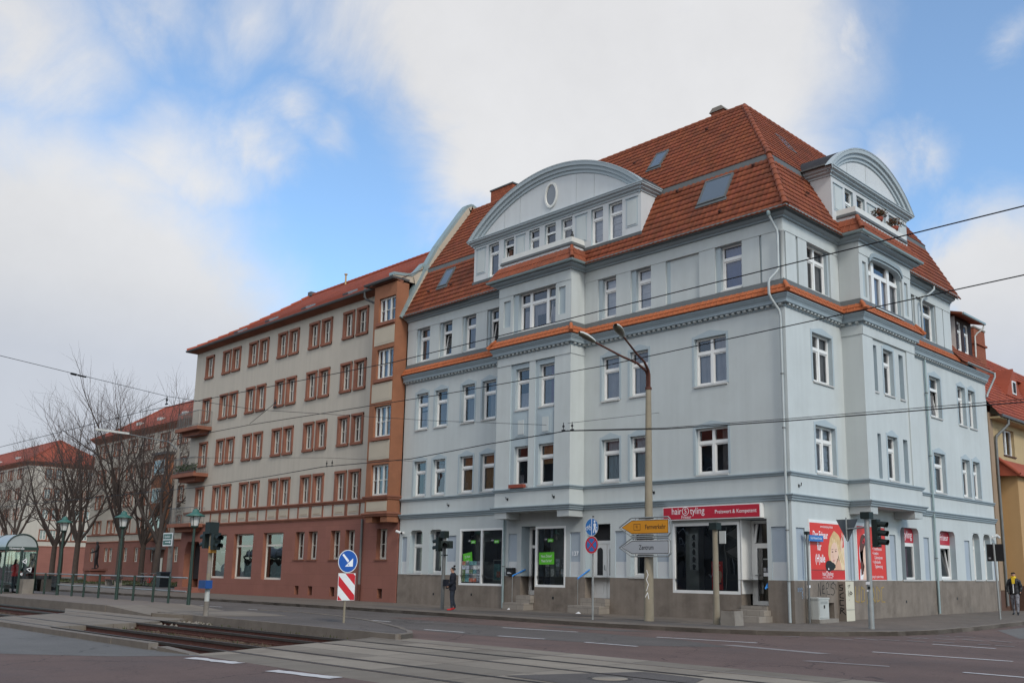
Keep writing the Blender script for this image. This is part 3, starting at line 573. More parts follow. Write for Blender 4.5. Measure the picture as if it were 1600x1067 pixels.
# fascia bands of the bays below the cornice
FR.box(pl, -13.36, -9.07, .79, .825, 9.965, 10.5, W_); FR.box(pl, -9.09, -9.055, -.0, .825, 9.965, 10.5, W_); FR.box(pl, -13.375, -13.34, 0, .825, 9.965, 10.5, W_)
RT.box(pl, 3.855, 8.215, .79, .825, 9.955, 10.5, W_); RT.box(pl, 3.845, 3.88, 0, .825, 9.955, 10.5, W_); RT.box(pl, 8.19, 8.225, 0, .825, 9.955, 10.5, W_)
# ornaments between the bay windows
for a, b in ((-12.31, -11.43), (-10.90, -10.02)):
    for k, (i, zt, zb) in enumerate(((0, 7.80, 6.86), (.14, 7.70, 6.92), (.27, 7.575, 6.99))):
        FR.box(pl, a+i, b-i, .738, .758+.018*k, zb, zt, AC if k < 2 else W_)
pl.build('pilaster_relief', BB)
# sunk frames in the parapet band and lintel arch of the right bay
ar = MB(); n = 24; outer = []; inner = []
for k in range(n+1):
    t = k/n; u = 4.66+(7.42-4.66)*t; e = abs(2*t-1); hgt = 12.98+.26*min(1, (1-e)/.22)**.6 if e > .78 else 13.24+.05*(1-(e/.78)**2)
    outer.append((u, hgt)); inner.append((u, hgt-.16))
for k in range(n):
    q = [outer[k], outer[k+1], inner[k+1], inner[k]]; RT.shape(ar, q, .70, .86, M['cornice'])
    RT.shape(ar, [inner[k], inner[k+1], (inner[k+1][0], inner[k+1][1]-.08), (inner[k][0], inner[k][1]-.08)], .56, .80, AC)
    RT.shape(ar, [(outer[k][0], 13.37), (outer[k+1][0], 13.37), outer[k+1], outer[k]], .715, .82, W_)
ar.build('window_arch', BB)
# plinth
ph = MB(); PLM = M['plinth']
FR.wall(ph, -20.87, 0.02, -.3, 1.32, .02, [(o[0], o[1], max(o[2], -.3), 1.32, .55 if o[4] > .3 else .1) for o in GFO if o[2] < 1.3], PLM, PLM)
RT.wall(ph, -.02, 17.75, -.3, 1.32, .02, [(2.02, 2.50, .02, .60, .3)], PLM, PLM)
FR.quad(ph, -20.87, 0, .0, 1.32, 1.321, PLM)
ph.poly([(-20.87, -.02, 1.32), (.02, -.02, 1.32), (.02, .0, 1.32), (-20.87, 0, 1.32)], PLM); ph.poly([(.0, -.02, 1.32), (.02, -.02, 1.32), (.02, 17.75, 1.32), (0, 17.75, 1.32)], PLM)
RT.quad(ph, 2.02, 2.5, -.27, .0, .6, M['dark'])
for y in (2.25, 2.40): RT.box(ph, y-.02, y+.02, -.2, -.16, .02, .58, M['white_dull'])
for a, z in ((-18.2, .42), (-15.6, .46), (-10.7, .45)): FR.box(ph, a, a+.09, .02, .026, z, z+.10, M['black'])
for a, z in ((8.0, .5), (12.8, .55)): RT.box(ph, a, a+.08, .02, .026, z, z+.10, M['black'])
ph.build('plinth', BB)
# interior darkness behind the panes
it = MB()
FR.quad(it, -20.8, -.6, -.95, 3.9, 13.3, M['dark']); FR.quad(it, -20.8, -16.6, -.95, .3, 3.9, M['dark']); FR.quad(it, -13.5, -11.8, -.95, .3, 3.9, M['dark']); FR.quad(it, -9.9, -.6, -1.2, .3, 3.9, M['dark']); RT.quad(it, .6, 17.6, -.95, .3, 13.3, M['dark'])
FR.quad(it, -13.3, -9.1, -.02, 4.2, 13.3, M['dark']); RT.quad(it, 3.9, 8.15, -.02, 4.2, 13.3, M['dark'])
it.build('room_backs', BB)
# ------- cornices and mouldings
sc_ = MB(); sweep(sc_, PATH, [(0, 4.66), (.04, 4.67), (.05, 4.71), (.09, 4.75), (.09, 4.79), (0, 4.81)], M['cornice']); sc_.build('string_course', BB)
gc = MB(); sweep(gc, PATH, [(0, 3.86), (.06, 3.87), (.06, 3.91), (.10, 3.95), (.10, 3.98), (.15, 4.03), (.15, 4.06), (0, 4.085)], M['cornice']); gc.build('shopfront_cornice', BB)
mc = MB()
sweep(mc, PATH, [(0, 10.29), (.035, 10.30), (.035, 10.40), (.16, 10.41), (.17, 10.44), (.15, 10.46), (.16, 10.52), (.20, 10.585), (.22, 10.60), (.22, 10.635), (.25, 10.65), (.25, 10.71), (.0, 10.73)], M['cornice'])
def along(path, step, off):
    for (x0, y0), (x1, y1) in zip(path, path[1:]):
        L_ = math.hypot(x1-x0, y1-y0); t = ((x1-x0)/L_, (y1-y0)/L_); n_ = (t[1], -t[0]); k = max(1, int(round(L_/step)))
        for i in range(k): yield (x0+t[0]*(i+.5)*L_/k, y0+t[1]*(i+.5)*L_/k, t, n_)
for x, y, t, n_ in along(PATH, .235, 0):
    P = lambda a, d, z: (x+t[0]*a+n_[0]*d, y+t[1]*a+n_[1]*d, z)
    a = .058
    mc.faces([P(-a,.036,10.325),P(a,.036,10.325),P(a,.13,10.355),P(-a,.13,10.355),P(-a,.036,10.40),P(a,.036,10.40),P(a,.13,10.405),P(-a,.13,10.405)], [(0,3,2,1),(4,5,6,7),(0,1,5,4),(1,2,6,5),(2,3,7,6),(3,0,4,7)], M['wall'])
mc.build('dentil_cornice', BB)
# clay tile apron over the cornice and the lead above it
ta = MB(); sweep(ta, PATH[:-1]+[(0, 15.0)], [(.22, 10.725), (.315, 10.735), (.315, 10.76), (.22, 10.885), (.235, 10.905), (.09, 11.07), (.06, 11.07)], M['tile_new'])
for x, y, t, n_ in along(PATH[:-1]+[(0, 15.0)], .24, 0):
    P = lambda d, z: (x+n_[0]*d, y+n_[1]*d, z)
    ta.tube([P(.31, 10.765), P(.225, 10.89)], .022, M['tile_new'], 5); ta.tube([P(.232, 10.908), P(.095, 11.065)], .022, M['tile_new'], 5)
for cx, cy, sx, sy in ((-9.08, -.8, 1, -1), (0, 0, 1, -1), (.8, 3.87, 1, -1), (.8, 8.2, 1, 1), (-13.35, -.8, -1, -1)):
    ta.tube([(cx+sx*e, cy+sy*e, z) for e, z in ((.33, 10.76), (.22, 10.93), (.215, 10.94), (.06, 11.13))], [.085, .07, .085, .065], M['tile_new'], 8)
ta.build('tile_apron', BB)
la = MB(); sweep(la, PATH[:-1]+[(0, 14.1)], [(.10, 11.065), (.08, 11.085), (.012, 11.27), (-.02, 11.30)], M['flash']); la.build('lead_flashing', BB)
# eaves
ev = MB()
sweep(ev, PATHE, [(0, 13.40), (.10, 13.42), (.11, 13.47), (.20, 13.50), (.27, 13.54), (.28, 13.62), (.0, 13.64)], M['cornice']); ev.build('eaves_cornice', BB)
gt = MB()
sweep(gt, PATHE, [(.29, 13.68)]+[(.355+.068*math.cos(math.pi+math.pi*k/6), 13.672+.075*math.sin(math.pi+math.pi*k/6)) for k in range(7)]+[(.432, 13.69), (.41, 13.675), (.36, 13.63), (.30, 13.67)], M['gutter'])
gt.build('gutter', BB)
# ------- windows of the front
c_f3 = [(('blind_grey', .08, .94, .55, .98, 1), ('curtain', .1, .9, .04, .5)), (('curtain_g', .08, .94, .04, .68),), (('curtain_g', .2, .94, .04, .97),), (('curtain_g', .3, .94, .04, .97),), (('curtain', .08, .94, .04, .97),), (('curtain', .08, .3, .04, .97), ('curtain_g', .3, .94, .04, .97)), (('curtain', .06, .36, .04, .62), ('curtain', .55, .95, .04, .97))]
c_f2 = [(('curtain_b', .45, .94, .04, .7),), (('curtain_b', .06, .94, .04, .97),), (('blind_tan', .06, .94, .04, .97),), (('blind_tan', .06, .94, .04, .97),), (('sheer', .14, .94, .04, .97),), (('sheer', .14, .94, .04, .97),), (('curtain_g', .7, .94, .04, .97),)]
for i, (a, b) in enumerate(FW):
    k = 'X' if i == 6 else 'T'
    window(BB, FR, a, b, *f3, -.13, k, c_f3[i], sill=(.03, .05, 'ledge'), surround=.001)
    window(BB, FR, a, b, *f2, -.13, k, c_f2[i], sill=(.0, .03, 'ledge'), surround=.001)
for i, (a, b) in enumerate(BW):
    window(BB, FR, a, b, *f3, .74-.13, 'T', [(('curtain', .06, .94, .04, .42),), (('curtain_g', .06, .5, .04, .97), ('curtain_p', .5, .94, .04, .97))][i], sill=(.02, .77, 'ledge'))
    window(BB, FR, a, b, *f2, .74-.13, 'T', [(('curtain_g', .06, .4, .04, .3),), (('blind_tan', .06, .94, .52, .97),)][i], sill=(.02, .77, 'ledge'))
c_4 = [(('curtain_g', .1, .94, .04, .97),), (), (('curtain_g', .1, .94, .04, .97),), (), (('blind_white', .05, .95, .02, .98, 1),), (('blind_white', .05, .95, .02, .98, 1),), (('blind_blue', .05, .95, .02, .98),)]
for i, (a, b) in enumerate(F4W):
    window(BB, FR, a, b, 11.34, 12.985, -.20, 'O' if i in (1, 3) else 'T', c_4[i], sill=(0, -.02, 'white_dull'))
window(BB, FR, -12.18, -9.97, 11.33, 12.99, .59, '3', (('curtain', .05, .26, .04, .55), ('curtain', .3, .7, .38, .7), ('curtain', .3, .4, .04, .4), ('curtain', .62, .7, .04, .4), ('curtain', .75, .95, .04, .5)), sill=(.03, .76, 'white_dull'))
# ------- windows of the right-hand front
c_r3 = [(('curtain_g', .5, .95, .04, .97),), (('curtain_g', .5, .95, .04, .6),), (), ()]
c_r2 = [(('blind_grey', .05, .95, .04, .96, 1),), (('curtain_g', .5, .95, .04, .6),), (), ()]
for i, (a, b) in enumerate(RW3):
    k = 'X' if i == 0 else 'T'
    window(BB, RT, a, b, *f3, -.15, 'O' if i == 1 else k, c_r3[i], sill=(.03, .05, 'ledge'), surround=.001)
    window(BB, RT, a, b, *f2, -.15, k, c_r2[i], sill=(.0, .03, 'ledge'), surround=.001)
a, b, r = RB[1]
window(BB, RT, a, b, f3[0], f3[1]-.02, .60, 'T', (('curtain_g', .06, .94, .04, .45),), sill=(.03, .79, 'ledge'), surround=.751)
window(BB, RT, a, b, f2[0], f2[1]-.02, .60, 'T', (), sill=(.0, .79, 'ledge'), surround=.751)
lb = MB()
for q in (RB[0], RB[2]): RT.box(lb, q[0]-.02, q[1]+.02, .6, .79, 7.96, 8.02, M['ledge'])
lb.build('niche_ledge', BB)
for i, (a, b) in enumerate(R4): window(BB, RT, a, b, 11.32, 12.985, -.20, ('X', 'H', 'T')[i], [(('curtain_g', .06, .4, .04, .97), ('curtain_g', .55, .94, .04, .97)), (), ()][i], sill=(0, -.02, 'white_dull'))
# three-light window under the arch
wo = window(BB, RT, 4.69, 7.39, 11.32, 13.13, .585, 'H', (('curtain', .03, .97, .04, .80),), tz=.68, bar=.16)
xb = MB()
for c_, w_ in ((5.32, .22), (6.62, .20)): RT.box(xb, c_-w_/2, c_+w_/2, .50, .61, 11.36, 13.08, M['white'])
RT.box(xb, 5.92, 6.05, .50, .60, 11.36, 12.5, M['white']); RT.box(xb, 6.66, 7.39, .50, .605, 12.46, 12.60, M['white'])
xb.build('mullion', wo)
sl = MB(); sl.prism([RT.p(4.70, .66, 11.30), RT.p(7.1, .66, 11.30), RT.p(7.1, .97, 11.06), RT.p(4.70, .97, 11.06)], (0, 0, .02), M['lightband']); sl.build('window_ledge', wo)
# ------- ground floor
for i, (a, b, z0, z1, r) in enumerate(GFO[:2]):
    window(BB, FR, a, b, z0, z1, -.27, 'T', (('curtain_g', .2, .9, .04, .5),) if i == 0 else (), tz=.65, sill=(.04, .05, 'ledge'))
window(BB, FR, -6.72, -5.83, 1.36, 3.04, -.22, 'T', (), tz=.68, sill=(.04, .05, 'ledge'))
for i, (a, b, z0, z1, r) in enumerate(RGO):
    o = window(BB, RT, a, b, z0, z1, -.24, 'OR' if i == 0 else ('O' if i == 1 else 'T'), (('curtain_p', .5, .8, .04, .6),) if i == 0 else (), tz=.68, sill=(.04, .06, 'ledge'), bar=.14)
    if i < 2:
        q = MB(); z_ = z0+.68*(z1-z0)+.07; pts = [(a+.02, z_), (b-.02, z_), (b-.02, z1-.2)]+[(b-.02-.2*(1-math.cos(k*math.pi/10)), z1-.2+.2*math.sin(k*math.pi/10)) for k in range(1, 6)]+[(a+.22-.2*math.sin(k*math.pi/10), z1-.2+.2*math.cos(k*math.pi/10)) for k in range(6)]
        RT.shape(q, pts, -.24, -.225, M['redsign']); t_ = ('Styling', 'Friseur')[i]
        text_mesh(q, ('tyling', 'Friseur')[i], .42 if i == 0 else .36, lambda x, y, u=((a+b)/2+.30 if i == 0 else (a+b)/2+.20), z=z_+.30: RT.p(u+x, -.2215, z+y), M['letter'], sx=.85)
        if i == 0:
            text_mesh(q, 'S', .30, lambda x, y, u=a+.62, z=z_+.30: RT.p(u+x, -.2215, z+y), M['letter'], sx=.85)
            ring = [(math.cos(t*math.pi/12), math.sin(t*math.pi/12)) for t in range(25)]
            for p, q2 in zip(ring, ring[1:]):
                e = [(a+.62+.21*p[0], z_+.30+.21*p[1]), (a+.62+.21*q2[0], z_+.30+.21*q2[1]), (a+.62+.18*q2[0], z_+.30+.18*q2[1]), (a+.62+.18*p[0], z_+.30+.18*p[1])]
                RT.flat(q, e, -.2214, M['letter'])
        q.build('fanlight_panel', o, 'red fanlight panel lettered %s' % t_)
        if i == 0:
            q = MB(); RT.box(q, a+.50, a+.58, -.31, -.235, z0+.1, z_-.1, M['white']); q.build('mullion', o)
# shop windows: plain white frames
def shop_window(F, u0, u1, z0, z1, d, mull=(), bw=.09):
    mb = MB(); fm = M['white']
    F.box(mb, u0, u0+bw, d-.08, d+.02, z0, z1, fm); F.box(mb, u1-bw, u1, d-.08, d+.02, z0, z1, fm)
    F.box(mb, u0+bw, u1-bw, d-.08, d+.018, z0, z0+bw, fm); F.box(mb, u0+bw, u1-bw, d-.08, d+.018, z1-bw, z1, fm)
    for c in mull: F.box(mb, c-.05, c+.05, d-.08, d+.018, z0+bw, z1-bw, fm)
    o = mb.build('shop_window', BB); g = MB(); F.quad(g, u0+bw, u1-bw, d-.04, z0+bw, z1-bw, M['shopglass']); g.build('pane', o); return o
SW1 = shop_window(FR, -16.45, -13.60, .90, 3.30, -.005, (-15.0,)); SW2 = shop_window(FR, -11.70, -10.0, .91, 3.29, -.005); SW3 = shop_window(FR, -4.78, -1.97, .84, 3.23, -.01, bw=.10)
sb = MB()
for a, b in ((-16.4, -13.65), (-11.65, -10.05)):
    FR.quad(sb, a, b, -.82, .95, 3.25, M['room']); FR.box(sb, a+.95, a+1.75, -.80, -.6, 1.9, 2.75, M['black'])
for k in range(7): FR.box(sb, -10.85+.11*k, -10.80+.11*k, -.75, -.73, 1.95, 3.1, M['curtain_g'])
FR.quad(sb, -4.7, -2.0, -.90, .9, 3.2, M['dark']); FR.box(sb, -4.62, -4.05, -.85, -.55, .9, 3.1, M['room']); FR.box(sb, -2.5, -2.1, -.86, -.6, .9, 3.1, M['room'])
sb.build('shop_display_back', BB)
# doors
d1 = MB(); FR.box(d1, -12.54, -12.42, -.55, -.47, .58, 3.30, M['white']); FR.box(d1, -11.84, -11.72, -.55, -.47, .58, 3.30, M['white']); FR.box(d1, -12.42, -11.84, -.55, -.475, 2.45, 2.57, M['white']); FR.box(d1, -12.42, -11.84, -.55, -.475, .58, .76, M['white']); FR.box(d1, -12.42, -11.84, -.55, -.475, 3.2, 3.3, M['white'])
d1 = d1.build('door', BB); q = MB(); FR.quad(q, -12.42, -11.84, -.52, .76, 3.2, M['glass']); q.build('pane', d1)
d2 = MB(); wf = M['white']
FR.box(d2, -8.96, -8.86, -.44, -.36, .55, 2.66, wf); FR.box(d2, -7.80, -7.70, -.44, -.36, .55, 2.66, wf); FR.box(d2, -8.86, -7.80, -.44, -.355, 2.58, 2.70, wf)
for a, b, ga, gb in ((-8.86, -8.20, -8.68, -8.40), (-8.18, -7.80, -8.06, -7.90)):
    FR.box(d2, a, b, -.43, -.38, .55, 2.58, wf)
    pts = [(ga, 1.40), (gb, 1.40), (gb, 2.30)]+[((ga+gb)/2+(gb-ga)/2*math.cos(k*math.pi/8), 2.30+.14*math.sin(k*math.pi/8)) for k in range(1, 8)]+[(ga, 2.30)]
    FR.shape(d2, pts, -.381, -.372, M['dark']); FR.box(d2, ga-.06, gb+.06, -.381, -.368, 1.31, 1.34, wf); FR.box(d2, ga-.04, gb+.04, -.381, -.365, .72, 1.15, wf)
FR.box(d2, -8.20, -8.18, -.43, -.36, .55, 2.58, M['white_dull'])
d2 = d2.build('entrance_door', BB, 'white double entrance door with rounded glass strips'); q = MB(); q.tube([FR.p(-8.26, -.37, 1.60), FR.p(-8.26, -.31, 1.60), FR.p(-8.26, -.31, 1.78)], .014, M['steel'], 6); q.build('handle', d2)
q = MB(); FR.box(q, -8.90, -7.76, -.44, -.42, 2.70, 3.28, M['dark']); q.build('fanlight', d2)
d3 = MB(); d_ = -.60
FR.box(d3, -1.90, -1.80, d_-.08, d_+.02, .50, 3.28, wf); FR.box(d3, -1.03, -.93, d_-.08, d_+.02, .50, 3.28, wf)
for z, t in ((.50, .14), (2.36, .16), (3.18, .10)): FR.box(d3, -1.80, -1.03, d_-.08, d_+.022, z, z+t, wf)
FR.box(d3, -1.80, -1.70, d_-.07, d_+.015, .64, 2.36, wf); FR.box(d3, -1.13, -1.03, d_-.07, d_+.015, .64, 2.36, wf)
for p in (((-1.80, 2.54), (-1.72, 2.54), (-1.62, 3.16), (-1.70, 3.16)),): FR.shape(d3, list(p), d_+.0, d_+.05, wf)
d3 = d3.build('shop_door', BB); q = MB(); FR.quad(q, -1.70, -1.13, d_-.03, .64, 2.36, M['glass']); FR.quad(q, -1.80, -1.03, d_-.03, 2.52, 3.18, M['glass']); q.build('pane', d3)
q = MB(); FR.box(q, -1.77, -1.62, d_+.03, d_+.05, 1.46, 1.49, M['steel']); FR.box(q, -1.45, -1.13, d_+.03, d_+.05, 1.98, 2.02, M['steel']); q.build('handle', d3)
q = MB(); FR.box(q, -1.48, -1.30, d_-.02, d_-.01, 1.44, 1.56, M['letter']); FR.box(q, -1.48, -1.38, d_-.02, d_-.01, 1.6, 1.72, M['curtain']); q.build('notice', d3)
pn = MB(); FR.shape(pn, [(-1.975, .86), (-1.91, .86), (-1.91, 3.28), (-1.975, 3.28)], -.6, -.0, wf); FR.box(pn, -1.96, -1.93, -.45, -.15, .88, .9, wf); pn.build('side_panel', BB)
# steps
def steps(lst):
    mb = MB()
    for u0, u1, d0, d1_, z0, z1 in lst: FR.box(mb, u0, u1, d0, d1_, z0, z1, M['ledgestep'])
    mb.build('steps', BB)
M['ledgestep'] = blocks(mat('step_stone', (0.265, 0.235, 0.20), 0.9, 0.12, 2.0, dirt=((0.13, 0.11, 0.09), 0.5, 2.0)), .48, .2, (.7, .7, .7), .8)
steps([(-13.0, -11.76, .02, .55, -.2, .27), (-12.54, -11.72, -.55, .24, .27, .56)])
steps([(-9.30, -7.72, .02, .60, -.2, .28), (-8.96, -7.70, -.40, .28, .28, .54)])
steps([(-1.98, -.80, .02, .80, -.2, .19), (-1.93, -.86, .02, .42, .19, .37), (-1.93, -.95, -.60, .10, .37, .50)])
# wall hooks for span wires
hk = MB()
for F, u, d, z in ((FR, -17.3, 0, 4.37), (FR, -12.55, .8, 4.38), (FR, -9.9, .8, 4.36), (FR, -5.6, 0, 4.37), (RT, .5, 0, 4.35)):
    hk.tube([F.p(u, d, z), F.p(u, d+.09, z), F.p(u, d+.10, z+.10)], .016, M['black'], 6); F.box(hk, u-.04, u+.04, d, d+.012, z-.05, z+.05, M['black'])
hk.build('wall_hook', BB)
# graffiti on the plinth, sprayed lines
def ribbon(mb, F, pts, d, w, m):
    for (a, b), (c, e) in zip(pts, pts[1:]):
        L_ = math.hypot(c-a, e-b) or 1; nx, nz = -(e-b)/L_*w, (c-a)/L_*w; ex, ez = (c-a)/L_*w*.6, (e-b)/L_*w*.6
        F.flat(mb, [(a-nx-ex, b-nz-ez), (c-nx+ex, e-nz+ez), (c+nx+ex, e+nz+ez), (a+nx-ex, b+nz-ez)], d, m)
gr = MB(); g0, gz = 1.45, .82; S_ = lambda L: [(g0+x, gz+z) for x, z in L]
for L in ([(0, .0), (.05, .42), (.16, .02), (.2, .45)], [(.3, .22), (.42, .24), (.40, .36), (.30, .32), (.30, .10), (.45, .08)], [(.52, -.02), (.56, .40), (.66, .45), (.72, .36), (.66, .26), (.56, .24)], [(.64, .18), (.62, .06), (.78, .05)],
          [(1.08, .46), (.90, .38), (.86, .28), (1.04, .24), (1.12, .12), (1.0, .03), (.84, .06)], [(1.0, .44), (1.2, .36), (1.22, .22)]): ribbon(gr, RT, S_(L), .0235, .013, M['graff'])
gr.build('graffiti', BB, 'black sprayed tag on the plinth')
gr = MB()
for k, ch in enumerate(([(.0, .5), (-.05, .1), (.2, .05), (.25, .5)], [(.35, .05), (.4, .5), (.62, .4), (.6, .1), (.35, .05)], [(.78, 0), (.82, .5), (1.02, .45), (1.0, .28), (.8, .25), (1.05, .0)], [(1.12, 0), (1.25, .5), (1.38, .02), (1.18, .2)], [(1.5, .05), (1.52, .5), (1.75, .35), (1.72, .1), (1.5, .05)], [(2.05, .48), (1.86, .45), (1.86, .05), (2.1, .04)])):
    ribbon(gr, RT, [(4.05+x*1.05, .52+z*1.2) for x, z in ch], .0232, .02, M['graffy'])
gr.build('graffiti', BB, 'faded yellow sprayed letters on the plinth')
gr = MB()
for k in range(3): ribbon(gr, RT, [(.18+.11*k, 1.0), (.26+.11*k, 1.06), (.18+.11*k, 1.1), (.22+.11*k, .98)], .0232, .014, M['graffb'])
ribbon(gr, RT, [(.50, .98), (.42, .9), (.5, .82), (.46, .76)], .0232, .014, M['graffb'])
gr.build('graffiti', BB, 'pale blue scribble near the corner')
# ------- downpipes
def pipe(name, pts, r=.047, m='pipe', clips=()):
    mb = MB(); mb.tube(pts, r, M[m], 10)
    for c in clips: mb.tube([(c[0], c[1], c[2]-.02), (c[0], c[1], c[2]+.02)], r+.016, M['steel_dark'], 10)
    return mb.build(name, BB)
pipe('downpipe', [(-.28, -.36, 13.66), (-.28, -.36, 13.5), (-.27, -.33, 13.42), (-.14, -.12, 12.95), (-.13, -.10, 12.8), (-.13, -.10, 11.62), (-.17, -.15, 11.5), (-.33, -.36, 11.22), (-.35, -.39, 11.08), (-.35, -.39, 10.72), (-.31, -.33, 10.55), (-.14, -.13, 10.15), (-.12, -.10, 9.95), (-.12, -.10, .02)], clips=[(-.12, -.10, z) for z in (8.0, 6.2, 2.9, 1.3)])
mb = MB(); mb.lathe([(.05, -.12), (.07, -.1), (.085, .06), (.075, .08)], (-.28, -.36, 13.56), M['gutter'], 12); mb.build('hopper', BB)
pipe('downpipe', [(-13.42, -.36, 13.62), (-13.42, -.36, 13.42), (-13.44, -.28, 13.28), (-13.46, -.12, 12.95), (-13.46, -.10, 12.8), (-13.46, -.10, 11.4)], m='gutter')
pipe('downpipe', [(-13.50, -.09, 3.86), (-13.50, -.09, 0.02)], m='gutter', clips=[(-13.5, -.09, 1.7)])
pipe('downpipe', [(.36, 11.6, 13.66), (.36, 11.6, 13.45), (.30, 11.45, 13.3), (.12, 10.95, 12.95), (.09, 10.85, 12.8), (.09, 10.85, 11.3)], m='pipe')
pipe('downpipe', [(.09, 10.85, 10.3), (.09, 10.85, .05)], m='gutter', clips=[(.09, 10.85, z) for z in (8.9, 6.3, 4.0, 2.2)])
pipe('downpipe', [(.40, 17.95, 10.85), (.40, 17.95, 10.65), (.34, 17.92, 10.5), (.10, 17.72, 9.85), (.08, 17.68, 9.7)], m='pipe')
# ---------------------------------------------------------------- roof
def tile_plane(name, o, u, v, width, length, cuts, m, course=.30, tw=.215, parent=None, amp=.022, step=.028, sub=4, skip=None):
    """real pantile courses: o lower-left corner, u along the eave, v up the slope"""
    o, u, v = Vector(o), Vector(u).normalized(), Vector(v).normalized(); n = u.cross(v)
    nu = int(math.ceil(width/tw)); nv = int(math.ceil(length/course)); bm = bmesh.new(); lay = bm.loops.layers.float_color.new('tint'); rr = random.Random(len(name)*7+int(width*10))
    prof = [(k/sub, amp*(0.5+0.5*math.cos(2*math.pi*k/sub+.6))) for k in range(sub)]
    xs = [(i+f)*tw for i in range(nu) for f, _ in prof]+[nu*tw]; hs = [h for i in range(nu) for _, h in prof]+[prof[0][1]]
    for j in range(nv):
        y0, y1 = j*course-.02, (j+1)*course
        lo = [bm.verts.new(o+u*x+v*y0+n*(h+step)) for x, h in zip(xs, hs)]; hi = [bm.verts.new(o+u*x+v*y1+n*(h*.8)) for x, h in zip(xs, hs)]; bt = [bm.verts.new(o+u*x+v*y0+n*(-.004)) for x in xs]
        for i in range(len(xs)-1):
            if skip and skip(o+u*(xs[i]+.03)+v*(y0+.16)): continue
            if i % sub == 0 or i == 0: t = rr.uniform(.80, 1.12); tt = (t, t*rr.uniform(.92, 1.06), t*rr.uniform(.9, 1.1), 1)
            f = bm.faces.new((lo[i], lo[i+1], hi[i+1], hi[i])); g = bm.faces.new((bt[i], bt[i+1], lo[i+1], lo[i]))
            f.smooth = True
            for L_ in list(f.loops)+list(g.loops): L_[lay] = tt
    for co, no in cuts:
        bmesh.ops.bisect_plane(bm, geom=bm.verts[:]+bm.edges[:]+bm.faces[:], plane_co=co, plane_no=no, clear_outer=True)
    me = bpy.data.meshes.new(name); bm.to_mesh(me); bm.free(); me.materials.append(m); ob = bpy.data.objects.new(name, me); col.objects.link(ob)
    if parent: ob.parent = parent; ob.matrix_parent_inverse = wm(parent).inverted()
    return ob
TL = M['tile']; hip = ((0, 0, 0), (1, 1, 0)); hip_r = ((0, 0, 0), (-1, -1, 0))
xe = ((-20.80, 0, 0), (-1, 0, 0)); ye = ((0, 14.38, 0), (0, 1, 0))
tile_plane('roof', (-20.9, -.40, 13.62), (1, 0, 0), (0, 1.50, 2.78), 21.6, 2.86, [hip, xe], TL, parent=BB, skip=lambda q: -16.02 < q.x < -6.17 and q.y > .0)
tile_plane('roof', (-20.9, 1.05, 16.44), (1, 0, 0), (0, 2.79, 3.97), 21.6, 4.85, [hip, xe, ((0, 3.80, 0), (0, 1, 0))], TL, parent=BB)
tile_plane('roof', (.40, -.5, 13.62), (0, 1, 0), (-1.50, 0, 2.78), 15.2, 2.86, [hip_r, ye], TL, parent=BB, skip=lambda q: 3.58 < q.y < 10.05 and q.x < .0)
tile_plane('roof', (-1.05, -.5, 16.44), (0, 1, 0), (-2.79, 0, 3.97), 15.2, 4.85, [hip_r, ye, ((-3.80, 0, 0), (-1, 0, 0))], TL, parent=BB)
bk = MB()
bk.poly([(-20.8, 3.79, 20.28), (-3.79, 3.79, 20.28), (-8.0, 8.0, 13.6), (-20.8, 8.0, 13.6)][::-1], M['tile_far']); bk.poly([(-3.79, 3.79, 20.28), (-3.79, 14.3, 20.28), (-8.0, 14.3, 13.6), (-8.0, 8.0, 13.6)][::-1], M['tile_far'])
# solid underlay just below the tiles
z_ = -.06
for a, c in ((-20.8, -16.0), (-6.2, -1.1)): bk.poly([(a, -.36, 13.62+z_), (c+(1.46 if c > -2 else 0), -.36, 13.62+z_), (c, 1.1, 16.38+z_), (a, 1.1, 16.38+z_)], M['flash'])
for a, c in ((1.1, 3.6), (10.0, 14.3)): bk.poly([(.36, a-(1.46 if a < 2 else 0), 13.62+z_), (.36, c, 13.62+z_), (-1.1, c, 16.38+z_), (-1.1, a, 16.38+z_)], M['flash'])
bk.build('rear_roof', BB)
hp = MB()
def hip_tiles(mb, p0, p1, r=.12, step=.36, m='tile'):
    p0, p1 = Vector(p0), Vector(p1); L_ = (p1-p0).length; k = int(L_/step); d = (p1-p0)/k
    for i in range(k):
        a = p0+d*i; mb.tube([a-d*.06, a+d*.98], [r*1.05, r*.84], M[m], 10)
hip_tiles(hp, (.36, -.36, 13.70), (-1.06, 1.06, 16.36)); hip_tiles(hp, (-1.06, 1.06, 16.42), (-3.79, 3.79, 20.30)); hip_tiles(hp, (-20.7, 3.79, 20.30), (-3.79, 3.79, 20.30), .11); hip_tiles(hp, (-3.79, 3.79, 20.30), (-3.79, 14.35, 20.30), .11)
hp.build('ridge_tiles', BB)
kf = MB(); sweep(kf, [(-20.8, 0), (0, 0), (0, 14.36)], [(-.93, 16.06), (-.96, 16.13), (-1.03, 16.43), (-1.12, 16.46)], M['flash']); kf.build('roof_kink_flashing', BB)
gb = MB()
for a, b in ((( -.05, 13.6), (-1.1, 16.3)), ((-1.1, 16.3), (-3.79, 20.2))):
    gb.prism([(a[0], 14.30, a[1]), (b[0], 14.30, b[1]), (b[0], 14.30, b[1]-.22), (a[0], 14.30, a[1]-.22)], (0, .05, 0), M['wall2'])
gb.build('bargeboard', BB)
